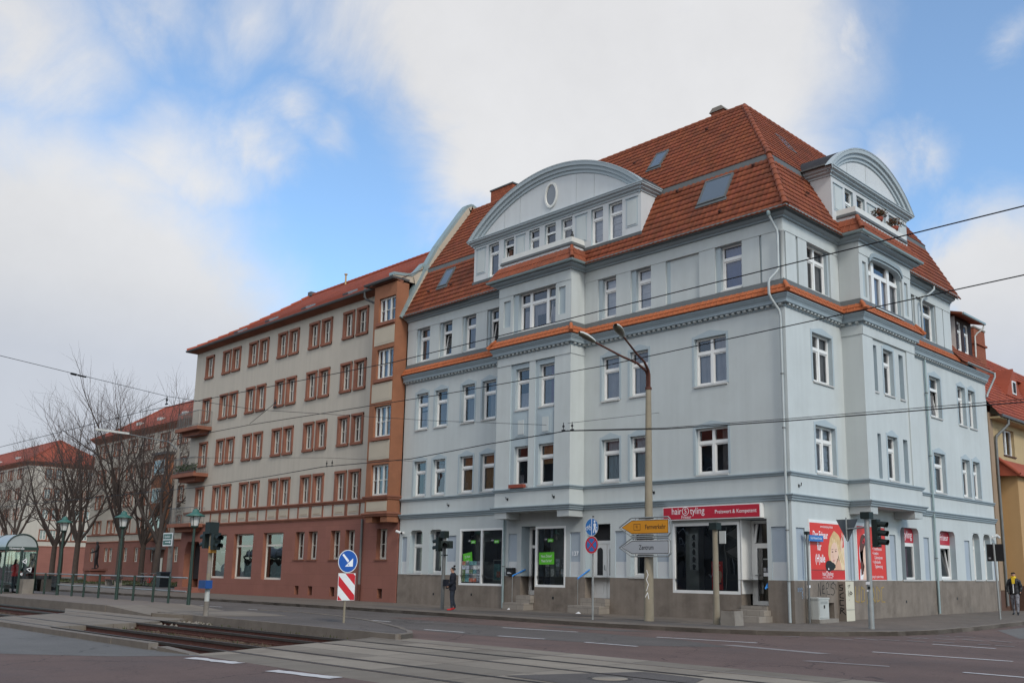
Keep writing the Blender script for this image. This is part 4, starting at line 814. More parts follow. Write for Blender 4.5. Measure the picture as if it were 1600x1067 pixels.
# tall coping of the fire wall on the left
cp = MB(); pr = [(-.42, 13.60), (.15, 14.85), (.62, 15.75), (.98, 16.52), (1.62, 17.72), (2.5, 19.02), (3.25, 20.12), (3.52, 20.47), (3.80, 20.62), (4.1, 20.52), (4.6, 19.9)]
for (a, b), (c, e) in zip(pr, pr[1:]):
    L_ = math.hypot(c-a, e-b); nx, nz = -(e-b)/L_, (c-a)/L_
    cp.prism([(-21.22, a-nx*.02, b-nz*.02), (-21.22, c-nx*.02, e-nz*.02), (-21.22, c+nx*.12, e+nz*.12), (-21.22, a+nx*.12, b+nz*.12)], (.40, 0, 0), M['gutter'])
    cp.prism([(-20.84, a-nx*.5, b-nz*.5), (-20.84, c-nx*.5, e-nz*.5), (-20.84, c-nx*.02, e-nz*.02), (-20.84, a-nx*.02, b-nz*.02)], (.03, 0, 0), M['cream2'])
    cp.prism([(-21.18, a-nx*.6, b-nz*.6), (-21.18, c-nx*.6, e-nz*.6), (-21.18, c-nx*.02, e-nz*.02), (-21.18, a-nx*.02, b-nz*.02)], (.03, 0, 0), M['cream2'])
cp.box(-21.3, -20.8, .80, 1.2, 16.34, 16.60, M['gutter'])
cp.build('fire_wall_coping', BB)
ch = MB(); ch.box(-20.15, -18.45, 4.5, 5.0, 19, 21.45, M['brick_hang']); ch.box(-20.2, -18.40, 4.45, 5.05, 21.45, 21.52, M['flash']); ch.build('chimney', BB)
ch = MB(); ch.box(-5.70, -5.08, 4.2, 4.75, 19.6, 20.80, M['brick']); ch.prism([(-5.78, 4.15, 20.80), (-5.02, 4.15, 20.80), (-5.15, 4.15, 20.98), (-5.6, 4.15, 20.98)], (0, .65, 0), M['concrete2']); ch.build('chimney', BB)
vt = MB()
for p in ((-16.0, 1.9, 17.75), (-12.0, 3.3, 19.6), (-8.8, 2.9, 19.0), (-5.2, 3.2, 19.5)): vt.tube([(p[0], p[1]-.04, p[2]), (p[0], p[1]-.1, p[2]+.08)], .07, M['rust'], 8)
for p in ((-17.9, .25, 14.8), (-19.6, .25, 14.8), (-5.0, .9, 16.0), (-1.6, .95, 16.05), (-2.4, -.06, 14.2)): vt.tube([(p[0], p[1]-.06, p[2]), (p[0], p[1]-.12, p[2]+.07)], .07, M['rust'], 8)
vt.tube([(-2.35, 7.6, 18.2), (-2.3, 7.6, 18.75)], .08, M['tile'], 8); vt.tube([(-2.3, 7.6, 18.75), (-2.3, 7.6, 18.8)], .14, M['tile'], 8)
for p in ((-.30, 2.2, 15.0), (-.75, 2.7, 15.85)): vt.tube([(p[0]+.06, p[1], p[2]), (p[0]+.12, p[1], p[2]+.07)], .07, M['rust'], 8)
vt.build('roof_vents', BB)
# snow guard rows
sg = MB()
for k in range(20): 
    x = -5.5+.12*k; sg.box(x, x+.035, -.06, -.04, 14.20, 14.30, M['rust'])
sg.build('snow_guard', BB)
# skylights
def skylight(corner, u, v, w, h, tilt=0.0):
    o, u, v = Vector(corner), Vector(u).normalized(), Vector(v).normalized(); n = u.cross(v); mb = MB(); t = .10
    def bx(a, b, c, e, h0, h1, m):
        P = lambda x, y, z: o+u*x+v*y+n*z
        mb.faces([P(a,c,h0),P(b,c,h0),P(b,e,h0),P(a,e,h0),P(a,c,h1),P(b,c,h1),P(b,e,h1),P(a,e,h1)], [(0,3,2,1),(4,5,6,7),(0,1,5,4),(1,2,6,5),(2,3,7,6),(3,0,4,7)], m)
    bx(-.06, w+.06, -.14, 0, .02, .06, M['flash'])
    for a, b, c, e in ((0, .07, 0, h), (w-.07, w, 0, h), (.07, w-.07, 0, .07), (.07, w-.07, h-.07, h)): bx(a, b, c, e, -.05, t, M['flash'])
    o2 = mb.build('skylight', BB); g = MB(); P = lambda x, y, z: o+u*x+v*y+n*z
    g.poly([P(.07,.07,.085), P(w-.07,.07,.085), P(w-.07,h-.07,.085), P(.07,h-.07,.085)], M['sky_glass']); g.build('pane', o2)
M['sky_glass'] = mat('skylight_glass', (0.10, 0.115, 0.125), 0.08, 0.05, 2.0, spec=1.0, coat=0.6)
vl, vu = (0, 1.50, 2.78), (0, 2.79, 3.97)
skylight((-3.66, .27, 14.86), (1, 0, 0), vl, 1.25, 1.28); skylight((-7.56, 2.22, 18.10), (1, 0, 0), vu, .66, 1.12); skylight((-19.0, .28, 14.88), (1, 0, 0), vl, .70, 1.15)
skylight((-2.36, 4.60, 18.20), (0, 1, 0), (-2.79, 0, 3.97), .68, 1.05)
# ---------------------------------------------------------------- arched dormers
def dormer(F, dd, u0, u1, arc, wins, panels, zb, par, back, xplane):
    """arc=(uc,zc,R) of the gable curve, dd = facade depth of its face"""
    cu, cv = (15.70, 26.79) if F is FR else (-26.79, 15.70); k_ = .10/(cv-.10*0+.0)
    k_ = .10/((26.79 if F is FR else 15.70)+.10); TU = lambda u: u+k_*((15.70 if F is FR else -26.79)-u); TZ = lambda z: z-k_*(z-1.542); dd = dd+.10
    u0, u1, zt = TU(u0), TU(u1), TZ(16.22); arc = (TU(arc[0]), TZ(arc[1]+arc[2])-arc[2]*(1-k_), arc[2]*(1-k_)); uc, zc, Rr = arc; P = F.p; root = MB()
    wins = [(TU(w[0]), TU(w[1]), TZ(w[2]), TZ(w[3]))+tuple(w[4:]) for w in wins]; panels = [(TU(a), TU(b), TZ(c), TZ(e)) for a, b, c, e in panels]
    F.wall(root, u0, u1, zb, zt, dd, [(a, b, c, e, .16) for a, b, c, e, *_ in wins], M['lightband'], M['accent'])
    s0 = math.asin((zt+.2-zc)/Rr); a0, a1 = s0, math.pi-s0; n = 40
    arcp = [(uc+Rr*math.cos(a0+(a1-a0)*k/n), zc+Rr*math.sin(a0+(a1-a0)*k/n)) for k in range(n+1)]
    F.flat(root, [(u0, zt), (u1, zt)]+[(uc+(Rr-.1)*math.cos(a0+(a1-a0)*k/n), zc+(Rr-.1)*math.sin(a0+(a1-a0)*k/n)) for k in range(n+1)], dd-.004, M['lightband'])
    for u in (u0, u1):
        q = [P(u, dd, zb), P(u, dd-2.6, zb), P(u, dd-2.6, zt+.2), P(u, dd, zt+.2)]; root.poly(q if u == u0 else q[::-1], M['lightband'])
    F.quad(root, u0, u1, dd-.9, zb, zt, M['dark'])
    dm = root.build('dormer', BB)
    q = MB()   # curved moulding of the gable
    prof = [(-.44, .0), (-.42, .05), (-.30, .06), (-.29, .13), (-.16, .15), (-.14, .23), (-.02, .25), (0, .27), (.035, .26), (.035, .0)]
    for (r0, d0), (r1, d1) in zip(prof, prof[1:]):
        for k in range(n):
            A0, A1 = a0+(a1-a0)*k/n, a0+(a1-a0)*(k+1)/n; pt = lambda A, r, d: P(uc+(Rr+r)*math.cos(A), dd+d, zc+(Rr+r)*math.sin(A))
            q.poly([pt(A0, r0, d0), pt(A0, r1, d1), pt(A1, r1, d1), pt(A1, r0, d0)], M['cornice2'])
    q.build('gable_moulding', dm)
    q = MB(); e = .02
    base = [P(u0, dd-back, 0), P(u0, dd, 0), P(u1, dd, 0), P(u1, dd-back, 0)]
    sweep(q, [(v.x, v.y) for v in base], [(d_, zt-.05+z_) for d_, z_ in ((0, 0), (.04, .01), (.05, .07), (.14, .11), (.15, .16), (.24, .20), (.25, .25), (.28, .27), (.28, .30), (0, .32))], M['cornice2']); q.build('dormer_cornice', dm)
    q = MB()   # barrel roof
    for k in range(n):
        (ua, za), (ub, zb_) = arcp[k], arcp[k+1]; q.poly([P(ua, dd+.27, za+.036), P(ua, dd-5, za+.036), P(ub, dd-5, zb_+.036), P(ub, dd+.27, zb_+.036)], M['blackrub'], smooth=True)
    for u, s in ((arcp[0][0], 1), (arcp[-1][0], -1)): q.box(*sorted((P(u-s*.12, 0, 0).x, P(u+s*.02, dd-3, 0).x)) if xplane else sorted((P(u-s*.12, dd-2.6, 0).x, P(u, dd+.2, 0).x)), *sorted((P(u-s*.12, dd-2.6, 0).y, P(u+s*.02, dd+.2, 0).y)), zt+.25, zt+.30, M['flash'])
    q.build('barrel_roof', dm)
    q = MB()
    for a, b, c, e_ in panels:
        F.box(q, a, b, dd, dd+.014, c, e_, M['cornice2']); F.box(q, a+.07, b-.07, dd+.01, dd+.03, c+.07, e_-.09, M['wall']); F.box(q, a-.03, b+.03, dd, dd+.05, e_, e_+.035, M['cornice2'])
    q.build('relief_panel', dm)
    q = MB()
    for u, z0, z1 in par['seams']: F.box(q, u-.012, u+.012, dd-.003, dd+.004, z0, z1, M['wall2'])
    q.build('joint', dm)
    for a, b, c, e_, kind, cu in wins: window(dm, F, a, b, c, e_, dd-.10, kind, cu, tz=par.get('tz', .72), bar=.09, bw=.055)
    return dm
M['cornice2'] = mat('pale_blue_moulding', (0.39, 0.445, 0.465), 0.85, 0.05, 1.5)
bwn = ('blind_white', .05, .95, .02, .98, 1)
DM1 = dormer(FR, -.10, -16.15, -6.23, (-11.19, 10.99, 7.54),
    [(-15.16, -14.47, 14.56, 16.10, 'T', (('curtain_g', .1, .9, .04, .97),)), (-14.14, -13.48, 14.9, 16.10, 'O', (('curtain_b', .1, .5, .04, .6),)), (-12.51, -11.87, 14.7, 16.10, 'T', (('curtain_g', .1, .9, .04, .97),)), (-11.55, -10.89, 14.7, 16.10, 'H', ()), (-10.56, -9.92, 14.7, 16.10, 'T', (('curtain_g', .1, .9, .04, .97),)), (-8.86, -8.21, 14.54, 16.08, 'T', (bwn,)), (-7.91, -7.19, 14.52, 16.08, 'T', (bwn,))],
    [(-15.97, -15.35, 14.83, 16.05), (-13.31, -12.76, 14.83, 16.04), (-9.72, -9.08, 14.83, 16.02), (-6.98, -6.38, 14.82, 16.0)], 14.2, dict(seams=[(-14.0, 16.5, 17.6), (-13.0, 16.5, 18.0), (-9.6, 16.5, 18.0), (-8.6, 16.5, 17.75)]), 2.0, False)
q = MB(); sweep(q, [(-16.03, .9), (-16.03, .0), (-6.15, .0), (-6.15, .9)], [(0, 14.34), (.05, 14.34), (.05, 14.46), (.02, 14.48), (0, 14.48)], M['flash']); q.build('dormer_base_band', DM1)
# oval window
q = MB(); n = 28
for k in range(n):
    A0, A1 = 2*math.pi*k/n, 2*math.pi*(k+1)/n; pt = lambda A, s, d: FR.p(-11.07+.33*s*math.cos(A), d, 17.32+.52*s*math.sin(A))
    for (s0, d0), (s1, d1) in (((1.12, 0), (1.12, .06)), ((1.12, .06), (.92, .06)), ((.92, .06), (.85, -.0))): q.poly([pt(A0, s0, d0), pt(A1, s0, d0), pt(A1, s1, d1), pt(A0, s1, d1)], M['white_dull'])
FR.flat(q, [(-11.07+.33*.9*math.cos(2*math.pi*k/n), 17.32+.52*.9*math.sin(2*math.pi*k/n)) for k in range(n)], .008, M['sky_glass'])
q.build('oval_window', DM1)
DM2 = dormer(RT, -.10, 3.78, 10.25, (6.95, 13.13, 4.85),
    [(4.84, 5.50, 14.75, 16.03, 'T', ()), (5.80, 6.48, 14.75, 16.03, 'T', (('curtain', .1, .9, .04, .4),)), (7.60, 8.30, 14.75, 16.06, 'T', (('curtain', .3, .9, .04, .5),)), (8.59, 9.27, 14.75, 16.06, 'T', ())],
    [(3.93, 4.62, 14.88, 15.93), (6.66, 7.42, 14.88, 15.95), (9.45, 10.18, 14.88, 15.96)], 14.2, dict(seams=[(6.47, 16.5, 17.9), (9.0, 16.5, 17.3), (4.9, 16.5, 17.2)], tz=.6), 2.0, True)
# balconies on top of the bays: parapet, coping, tiled skirt
def bay_top(base, far, zt, zl, nm):
    o = MB(); W2 = M['wall']
    sweep(o, base, [(-.17, zt-.30), (-.17, zt), (-.05, zt), (-.05, zt-.22)], M['white_dull']); sweep(o, base, [(-.05, zt-.22), (-.02, zt-.22), (.0, zt-.30), (.0, zt-.34), (-.05, zt-.345)], M['flash']); sweep(o, base, [(-.05, zt-.345), (-.05, zl-.35), (-.17, zl-.35), (-.17, zt-.2)], M['lightband'])
    o = o.build('balcony_parapet', BB)
    q = MB(); sweep(q, base, [(.38, 13.70), (.38, 13.73), (.21, 13.99), (.225, 14.01), (.03, 14.31), (-.05, 14.34)], M['tile'])
    for x, y, t, n_ in along(base, .24, 0):
        Pn = lambda d, z: (x+n_[0]*d, y+n_[1]*d, z); q.tube([Pn(.375, 13.735), Pn(.215, 14.0)], .02, M['tile'], 5); q.tube([Pn(.22, 14.015), Pn(.03, 14.315)], .02, M['tile'], 5)
    q.build('tiled_skirt', BB)
bay_top([(-13.35, .2), (-13.35, -.8), (-9.08, -.8), (-9.08, .2)], 0, 14.80, 14.4, 'a'); bay_top([(-.2, 3.87), (.8, 3.87), (.8, 8.2), (-.2, 8.2)], 0, 14.80, 14.4, 'b')
hq = MB(); hip_tiles(hq, (-8.72, -1.16, 13.76), (-9.05, -.83, 14.36), .09, .3); hip_tiles(hq, (1.16, 3.51, 13.76), (.83, 3.84, 14.36), .09, .3); hq.build('hip_tiles', BB)
# corbels under the bays
cb = MB()
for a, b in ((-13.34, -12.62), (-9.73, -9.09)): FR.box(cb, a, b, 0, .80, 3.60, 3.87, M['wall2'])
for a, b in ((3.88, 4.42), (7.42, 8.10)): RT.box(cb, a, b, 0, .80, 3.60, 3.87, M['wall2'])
cb.build('corbel', BB)
# ---------------------------------------------------------------- low rear part of the right wing
tile_plane('roof', (.36, 14.1, 10.80), (0, 1, 0), (-3.3, 0, 3.9), 3.85, 5.0, [((0, 17.95, 0), (0, 1, 0))], TL, parent=BB)
q = MB(); sweep(q, [(0, 14.75), (0, 17.95)], [(.29, 10.85)]+[(.345+.065*math.cos(math.pi+math.pi*k/6), 10.85+.075*math.sin(math.pi+math.pi*k/6)) for k in range(7)]+[(.40, 10.83), (.30, 10.81)], M['gutter']); q.build('gutter', BB)
DK = M['darkwood'] = mat('dark_brown_boarding', (0.030, 0.014, 0.012), 0.7, 0.2, 5.0)
dk = MB(); dw = [(15.62, 16.06, 11.62, 12.98, .06), (16.42, 16.90, 11.62, 12.98, .06)]
RT.wall(dk, 15.40, 17.30, 11.3, 13.2, -.3, dw, DK, DK)
for u in (15.40, 17.30):
    qq = [RT.p(u, -.3, 11.3), RT.p(u, -2.5, 11.3), RT.p(u, -2.5, 13.2), RT.p(u, -.3, 13.2)]; dk.poly(qq if u < 16 else qq[::-1], M['white_dull'] if u < 16 else DK)
RT.quad(dk, 15.4, 17.3, -.8, 11.3, 13.2, M['dark'])
dk.prism([RT.p(15.0, .18, 13.12), RT.p(15.0, .18, 13.22), RT.p(15.0, -3.0, 14.1), RT.p(15.0, -3.0, 13.98)], (0, 2.75, 0), M['tile'])
dk = dk.build('dark_dormer', BB, 'dark brown boarded dormer with two slim windows')
for a, b, c, e, r in dw: window(dk, RT, a, b, c, e, -.33, 'T', (), tz=.68, bar=.08, bw=.05)
q = MB(); RT.box(q, 15.35, 17.45, -.32, -.18, 11.38, 11.44, M['white_dull']); RT.box(q, 15.05, 17.72, .16, .26, 13.12, 13.21, M['gutter']); q.tube([RT.p(17.62, .2, 13.15), RT.p(17.62, .15, 12.95), RT.p(17.5, -.1, 12.75), RT.p(17.42, -.18, 12.6), RT.p(17.42, -.2, 11.6)], .04, M['white_dull'], 8); q.build('dormer_gutter', dk)
# ---------------------------------------------------------------- cream and red sandstone block on the left
PB = empty('apartment_building', (-32, 0, 0), 'long cream apartment building with pink stone base, beside the pale blue building', 'building')
CR, SD, SB, PK, OW = M['cream'], M['sand'], M['sandb'], M['pink'], M['oldwin']
PAIR = [(-25.58, -24.30), (-28.98, -27.70), (-32.40, -31.12), (-35.85, -34.54), (-39.25, -37.97)]
ROWS = [(4.97, 6.50, False), (7.76, 9.38, True), (10.60, 12.22, True), (13.49, 15.02, True)]
pw = MB(); ops = []
wins = []
for z0, z1, fr in ROWS:
    for pr_ in PAIR:
        for r in pr_: wins.append((r-1.09, r-.02, z0, z1, fr))
    wins.append((-42.68, -41.53, z0, z1, fr))
for a, b, z0, z1, fr in wins: ops.append((a+.17, b-.17, z0+(.13 if fr else 0), z1-.13, .16))
FR.wall(pw, -44.1, -22.82, 4.10, 15.45, 0, ops, CR, SD)
pw.poly([(-44.1, 0, 0), (-44.1, 10.9, 0), (-44.1, 10.9, 15.6), (-44.1, 0, 15.6)][::-1], CR); pw.poly([(-44.1, 10.9, 0), (-20.9, 10.9, 0), (-20.9, 10.9, 15.6), (-44.1, 10.9, 15.6)][::-1], CR)
pw.poly([(-20.89, .9, 13.4), (-20.89, 10.9, 13.4), (-20.89, 10.9, 15.9), (-20.89, 5.5, 19.7), (-20.89, .2, 15.9)], M['cream2'])
pw.build('wall', PB)
gops = []
for a, b in ((-30.18, -29.28), (-28.88, -28.0), (-26.72, -25.86), (-25.39, -24.55), (-22.67, -21.82)): gops.append((a, b, 2.0, 3.45, .26))
SHW = [(-33.62, -31.47), (-37.07, -34.78), (-40.2, -38.04)]
for a, b in SHW: gops.append((a, b, .90, 3.47, .22))
for a, b in ((-29.96, -29.56), (-28.63, -28.22), (-26.56, -26.13), (-22.43, -22.04)): gops.append((a, b, .16, .62, .25))
gops.append((-43.5, -41.35, .30, 3.10, 1.6))
gb = MB(); FR.wall(gb, -44.2, -20.95, -.2, 4.10, .04, gops, PK, M['sand'])
gb.poly([(-20.95, -.04, -.2), (-20.95, .3, -.2), (-20.95, .3, 4.1), (-20.95, -.04, 4.1)], PK)
for s in (0, 1):     # round head of the gateway
    pts = []
    for k in range(9):
        t = math.pi/2*k/8; pts.append((-42.425+(1 if s else -1)*1.075*math.cos(t), 2.35+1.05*math.sin(t)))
    cx = -43.5 if not s else -41.35; FR.shape(gb, [(cx, 3.42)]+pts if s == 0 else [(cx, 3.42)]+pts, -1.5, .0395, PK)
for a, b in ((-29.96, -29.56), (-28.63, -28.22), (-26.56, -26.13), (-22.43, -22.04)): FR.quad(gb, a, b, -.2, .16, .62, M['dark'])
FR.quad(gb, -43.5, -41.35, -1.56, .3, 3.4, M['sandb']); FR.box(gb, -41.75, -41.4, -1.5, -1.4, 1.9, 3.0, M['white_dull'])
FR.box(gb, -43.9, -41.0, .04, .75, -.2, .14, M['pink']); FR.box(gb, -43.7, -41.2, .04, .42, .14, .30, M['pink'])
gb.build('stone_base', PB)
ib = MB(); FR.quad(ib, -44, -22.9, -.6, .8, 15.3, M['dark']); FR.quad(ib, -22.8, -21.0, -.02, 4.5, 15.2, M['dark']); FR.quad(ib, -22.9, -21.1, -.6, 1.9, 3.6, M['dark'])
ib.build('room_backs', PB)
WPC = [(), (('curtain_g', .08, .92, .05, .95),), (('curtain', .08, .92, .05, .5),), (('curtain_g', .08, .5, .05, .95),), ()]
for i, (a, b, z0, z1, fr) in enumerate(wins):
    o = window(PB, FR, a+.17, b-.17, z0+(.13 if fr else 0), z1-.13, -.10, 'bars', WPC[rnd.randrange(5)], frame='oldwin', bw=.075)
    q = MB(); d0, d1 = .0, .05
    FR.box(q, a, a+.16, d0, d1, z0, z1, SD); FR.box(q, b-.16, b, d0, d1, z0, z1, SD); FR.box(q, a, b, d0, .075, z1-.13, z1, SD)
    FR.box(q, a, b, d0, .09, z0, z0+.13, SD) if fr else None
    q.build('stone_surround', o)
for a, b, z0, z1, r in gops[:5]: window(PB, FR, a, b, z0, z1, -.20, 'bars', (('curtain_g', .08, .92, .05, .95),), frame='oldwin', sill=(.12, .09, 'sand'), bw=.075)
for i, (a, b) in enumerate(SHW):
    o = window(PB, FR, a, b, .90, 3.47, -.16, 'H', (), frame='oldwin', tz=.73, glass='shopglass', bw=.09, bar=.1, name='shop_window')
    q = MB(); nf = 14
    for k in range(nf):
        x0, x1 = a+.12+(b-a-.24)*k/nf, a+.12+(b-a-.24)*(k+1)/nf; q.poly([FR.p(x0, -.45-.03*(k % 2), .95), FR.p(x1, -.45-.03*((k+1) % 2), .95), FR.p(x1, -.45-.03*((k+1) % 2), 1.75+.12*math.sin(k*.9+i)), FR.p(x0, -.45-.03*(k % 2), 1.75+.12*math.sin((k-1)*.9+i))], M['sheer'])
    if i == 0: FR.box(q, a+1.35, b-.12, -.3, -.29, 2.95, 3.28, M['curtain'])
    if i == 1: FR.box(q, a+1.2, a+1.36, -.3, -.29, 2.1, 2.5, M['curtain']); FR.box(q, a+.5, a+1.2, -.32, -.31, 2.5, 2.56, M['curtain'])
    if i == 2: FR.box(q, a+.9, b-.12, -.32, -.31, 2.40, 2.5, M['curtain']); FR.flat(q, [(b-.7, 1.75), (b-.12, 1.6), (b-.12, 1.9)], -.3, M['curtain'])
    q.build('display', o)
# bands and panel frieze under the first-floor windows
fz = MB()
def frieze_path(): return [(-44.1, 0), (-22.82, 0), (-22.82, -.72), (-20.95, -.72), (-20.95, 0)]
sweep(fz, frieze_path(), [(0, 4.78), (.05, 4.79), (.07, 4.86), (.11, 4.90), (.11, 4.96), (0, 4.98)], SD); sweep(fz, frieze_path(), [(0, 3.98), (.06, 4.0), (.08, 4.06), (.12, 4.10), (.12, 4.16), (0, 4.19)], SD)
fz.build('stone_band', PB)
fz = MB()
xs = sorted([r-1.12-.02 for p in PAIR for r in p]+[r+.02 for p in PAIR for r in p])
for x in xs: FR.box(fz, x-.05, x+.05, 0, .035, 4.19, 4.78, SD)
for p in PAIR:
    for r in p: FR.box(fz, r-1.12+.15, r-.15, 0, .02, 4.30, 4.66, M['cream2']); FR.box(fz, r-1.12+.24, r-.24, .02, .026, 4.36, 4.375, M['sand'])
fz.build('panel_frieze', PB)
# sandstone bay on the right
by = MB(); bw_ = []
for (z0, z1) in ((4.98, 6.46), (7.79, 9.32), (10.66, 12.16), (13.52, 14.78)): bw_.append((-22.40, -21.02, z0, z1, .14))
FR.wall(by, -22.82, -20.95, 4.10, 15.45, .72, bw_, SB, SB)
by.poly([(-20.95, -.72, 4.1), (-20.95, 0, 4.1), (-20.95, 0, 15.45), (-20.95, -.72, 15.45)], SB); by.poly([(-22.82, -.72, 4.1), (-22.82, 0, 4.1), (-22.82, 0, 15.45), (-22.82, -.72, 15.45)][::-1], SB)
by.poly([(-22.82, -.72, 4.1), (-22.82, 0, 4.1), (-20.95, 0, 4.1), (-20.95, -.72, 4.1)][::-1], SB)
for z0, z1 in ((4.24, 4.70), (6.70, 7.60), (9.52, 10.45), (12.38, 13.26)):
    FR.box(by, -22.66, -21.0, .72, .735, z0, z1, M['cream2']); FR.box(by, -22.5, -21.16, .735, .742, z0+.1, z1-.1, M['cream2'])
for a, b in ((-22.7, -22.2), (-21.5, -20.95)): FR.box(by, a, b, 0, .70, 3.72, 4.0, SB)
for (a, b, z0, z1, r) in bw_: FR.box(by, a-.12, b+.04, .72, .80, z0-.16, z0, SD)
by.build('bay', PB)
for (a, b, z0, z1, r) in bw_: window(PB, FR, a, b, z0, z1, .60, 'bars3', (('curtain', .03, .3, .04, .96), ('curtain', .36, .63, .04, .96), ('curtain_g', .66, .97, .04, .96)), frame='white_dull', bw=.08)
# eaves and roof
ev = MB(); sweep(ev, [(-44.1, 10.9), (-44.1, 0), (-22.82, 0), (-22.82, -.35), (-20.95, -.35)], [(0, 15.40), (.05, 15.41), (.06, 15.44), (.36, 15.52), (.42, 15.55), (.42, 15.60), (0, 15.61)], SD); ev.build('eaves_cornice', PB)
ev = MB(); sweep(ev, [(-44.1, 10.9), (-44.1, 0), (-22.82, 0), (-22.82, -.45), (-20.95, -.45)], [(.42, 15.60), (.46, 15.53), (.55, 15.53), (.59, 15.62), (.57, 15.64), (.42, 15.66)], M['gut_dark']); ev.build('gutter', PB)
TF = M['tile_far']
def hipped_roof(name, parent, x0, x1, y0, y1, ze, zr, hip_l, hip_r, ov=.5, course=.36, tw=.5, flare=.35):
    """roof of stepped tile courses; front slope first, then back and hip ends"""
    yr = (y0+y1)/2; xa = x0+(hip_l if hip_l else -ov); xb = x1-(hip_r if hip_r else -ov); X0, X1, Y0, Y1 = x0-ov, x1+ov, y0-ov, y1+ov
    mb = MB(); rows = int(math.hypot(yr-Y0, zr-ze)/course); rr = random.Random(5)
    def zz(t): return ze+(zr-ze)*(t-flare*t*(1-t)*.5)
    sides = [((X0, Y0), (X1, Y0), (xa, yr), (xb, yr)), ((X1, Y1), (X0, Y1), (xb, yr), (xa, yr))]
    if hip_r: sides.append(((X1, Y0), (X1, Y1), (xb, yr), (xb, yr)))
    if hip_l: sides.append(((X0, Y1), (X0, Y0), (xa, yr), (xa, yr)))
    for a, b, c, d in sides:
        a, b, c, d = map(Vector, (a, b, c, d))
        for j in range(rows):
            t0, t1 = j/rows, (j+1)/rows; p0, q0, p1, q1 = a.lerp(c, t0), b.lerp(d, t0), a.lerp(c, t1), b.lerp(d, t1); n_ = max(1, int((q0-p0).length/tw))
            for i in range(n_):
                s0, s1 = i/n_, (i+1)/n_; A, B, C, D = p0.lerp(q0, s0), p0.lerp(q0, s1), p1.lerp(q1, s1), p1.lerp(q1, s0); t = rr.uniform(.86, 1.1)
                mb.poly([(A.x, A.y, zz(t0)+.035), (B.x, B.y, zz(t0)+.035), (C.x, C.y, zz(t1)), (D.x, D.y, zz(t1))], TF, tint=(t, t*rr.uniform(.95, 1.05), t))
                mb.poly([(A.x, A.y, zz(t0)-.01), (B.x, B.y, zz(t0)-.01), (B.x, B.y, zz(t0)+.035), (A.x, A.y, zz(t0)+.035)], TF, tint=(t*.8,)*3)
    hip_tiles(mb, (xa, yr, zr+.02), (xb, yr, zr+.02), .12, .4, 'tile_far')
    for h, X, xr in ((hip_l, X0, xa), (hip_r, X1, xb)):
        if h:
            for Y in (Y0, Y1):
                for k in range(12):
                    t0, t1 = k/12, (k+1)/12; mb.tube([(X+(xr-X)*t0, Y+(yr-Y)*t0, zz(t0)+.05), (X+(xr-X)*t1, Y+(yr-Y)*t1, zz(t1)+.03)], [.13, .10], TF, 6)
    return mb.build(name, parent), (lambda x, t: (x, Y0+(yr-Y0)*t, zz(t)))
rf, rp = hipped_roof('roof', PB, -44.1, -21.4, 0, 11.0, 15.62, 19.75, 4.6, 0)
sk = []
for k, x in enumerate((-24.2, -28.6, -33.0, -37.3, -40.6)):
    q = MB(); t = .26 if k < 4 else .2; a = Vector(rp(x, t)); b = Vector(rp(x, t+.12)); v = (b-a).normalized(); n_ = Vector((1, 0, 0)).cross(v)
    P = lambda u, w, h: a+Vector((1, 0, 0))*u+v*w+n_*h
    q.faces([P(0,0,0),P(.6,0,0),P(.6,.75,0),P(0,.75,0),P(.05,.02,.14),P(.55,.02,.14),P(.55,.72,.10),P(.05,.72,.10)], [(4,5,6,7),(0,1,5,4),(1,2,6,5),(2,3,7,6),(3,0,4,7)], M['signback'])
    q.poly([P(.1,.06,.146),P(.5,.06,.146),P(.5,.68,.108),P(.1,.68,.108)], M['cabinet']); q.build('roof_hatch', PB)
q = MB(); q.box(-39.7, -39.3, 5.3, 5.7, 19.7, 20.0, M['gut_dark']); q.build('vent_hood', PB); q = MB(); q.tube([(-35.1, 5.3, 19.6), (-35.1, 5.3, 20.25)], .06, M['ochre'], 8); q.tube([(-35.1, 5.3, 20.25), (-35.1, 5.3, 20.32)], .11, M['ochre'], 8); q.build('vent_pipe', PB)
# curved lead coping where the eaves meet the blue building
q = MB(); pr = [(-.95, 15.72), (-.3, 15.80), (.15, 15.88), (.45, 16.12), (.85, 16.62)]
for (a, b), (c, e) in zip(pr, pr[1:]): q.prism([(-21.35, a, b), (-21.35, c, e), (-21.35, c, e+.14), (-21.35, a, b+.14)], (.42, 0, 0), M['gutter'])
for (a, b), (c, e) in zip(pr, pr[1:]): q.prism([(-21.0, a, 15.55), (-21.0, c, 15.55), (-21.0, c, e), (-21.0, a, b)], (.04, 0, 0), M['cream2'])
q.box(-22.9, -20.93, -1.0, .0, 15.56, 15.66, M['gut_dark'])
q.build('end_coping', PB)
q = MB(); q.tube([(-24.05, -.5, 15.72), (-24.05, -.5, 15.3), (-24.0, -.42, 15.15), (-23.2, -.12, 14.75)], .06, M['gut_dark'], 8); q.build('downpipe', PB)
q = MB(); q.tube([(-23.85, -.12, 3.95), (-23.85, -.12, .05)], .06, M['steel_dark'], 8); q.tube([(-23.85, -.12, .8), (-23.85, -.12, .05)], .08, M['rust'], 8); q.build('downpipe', PB)
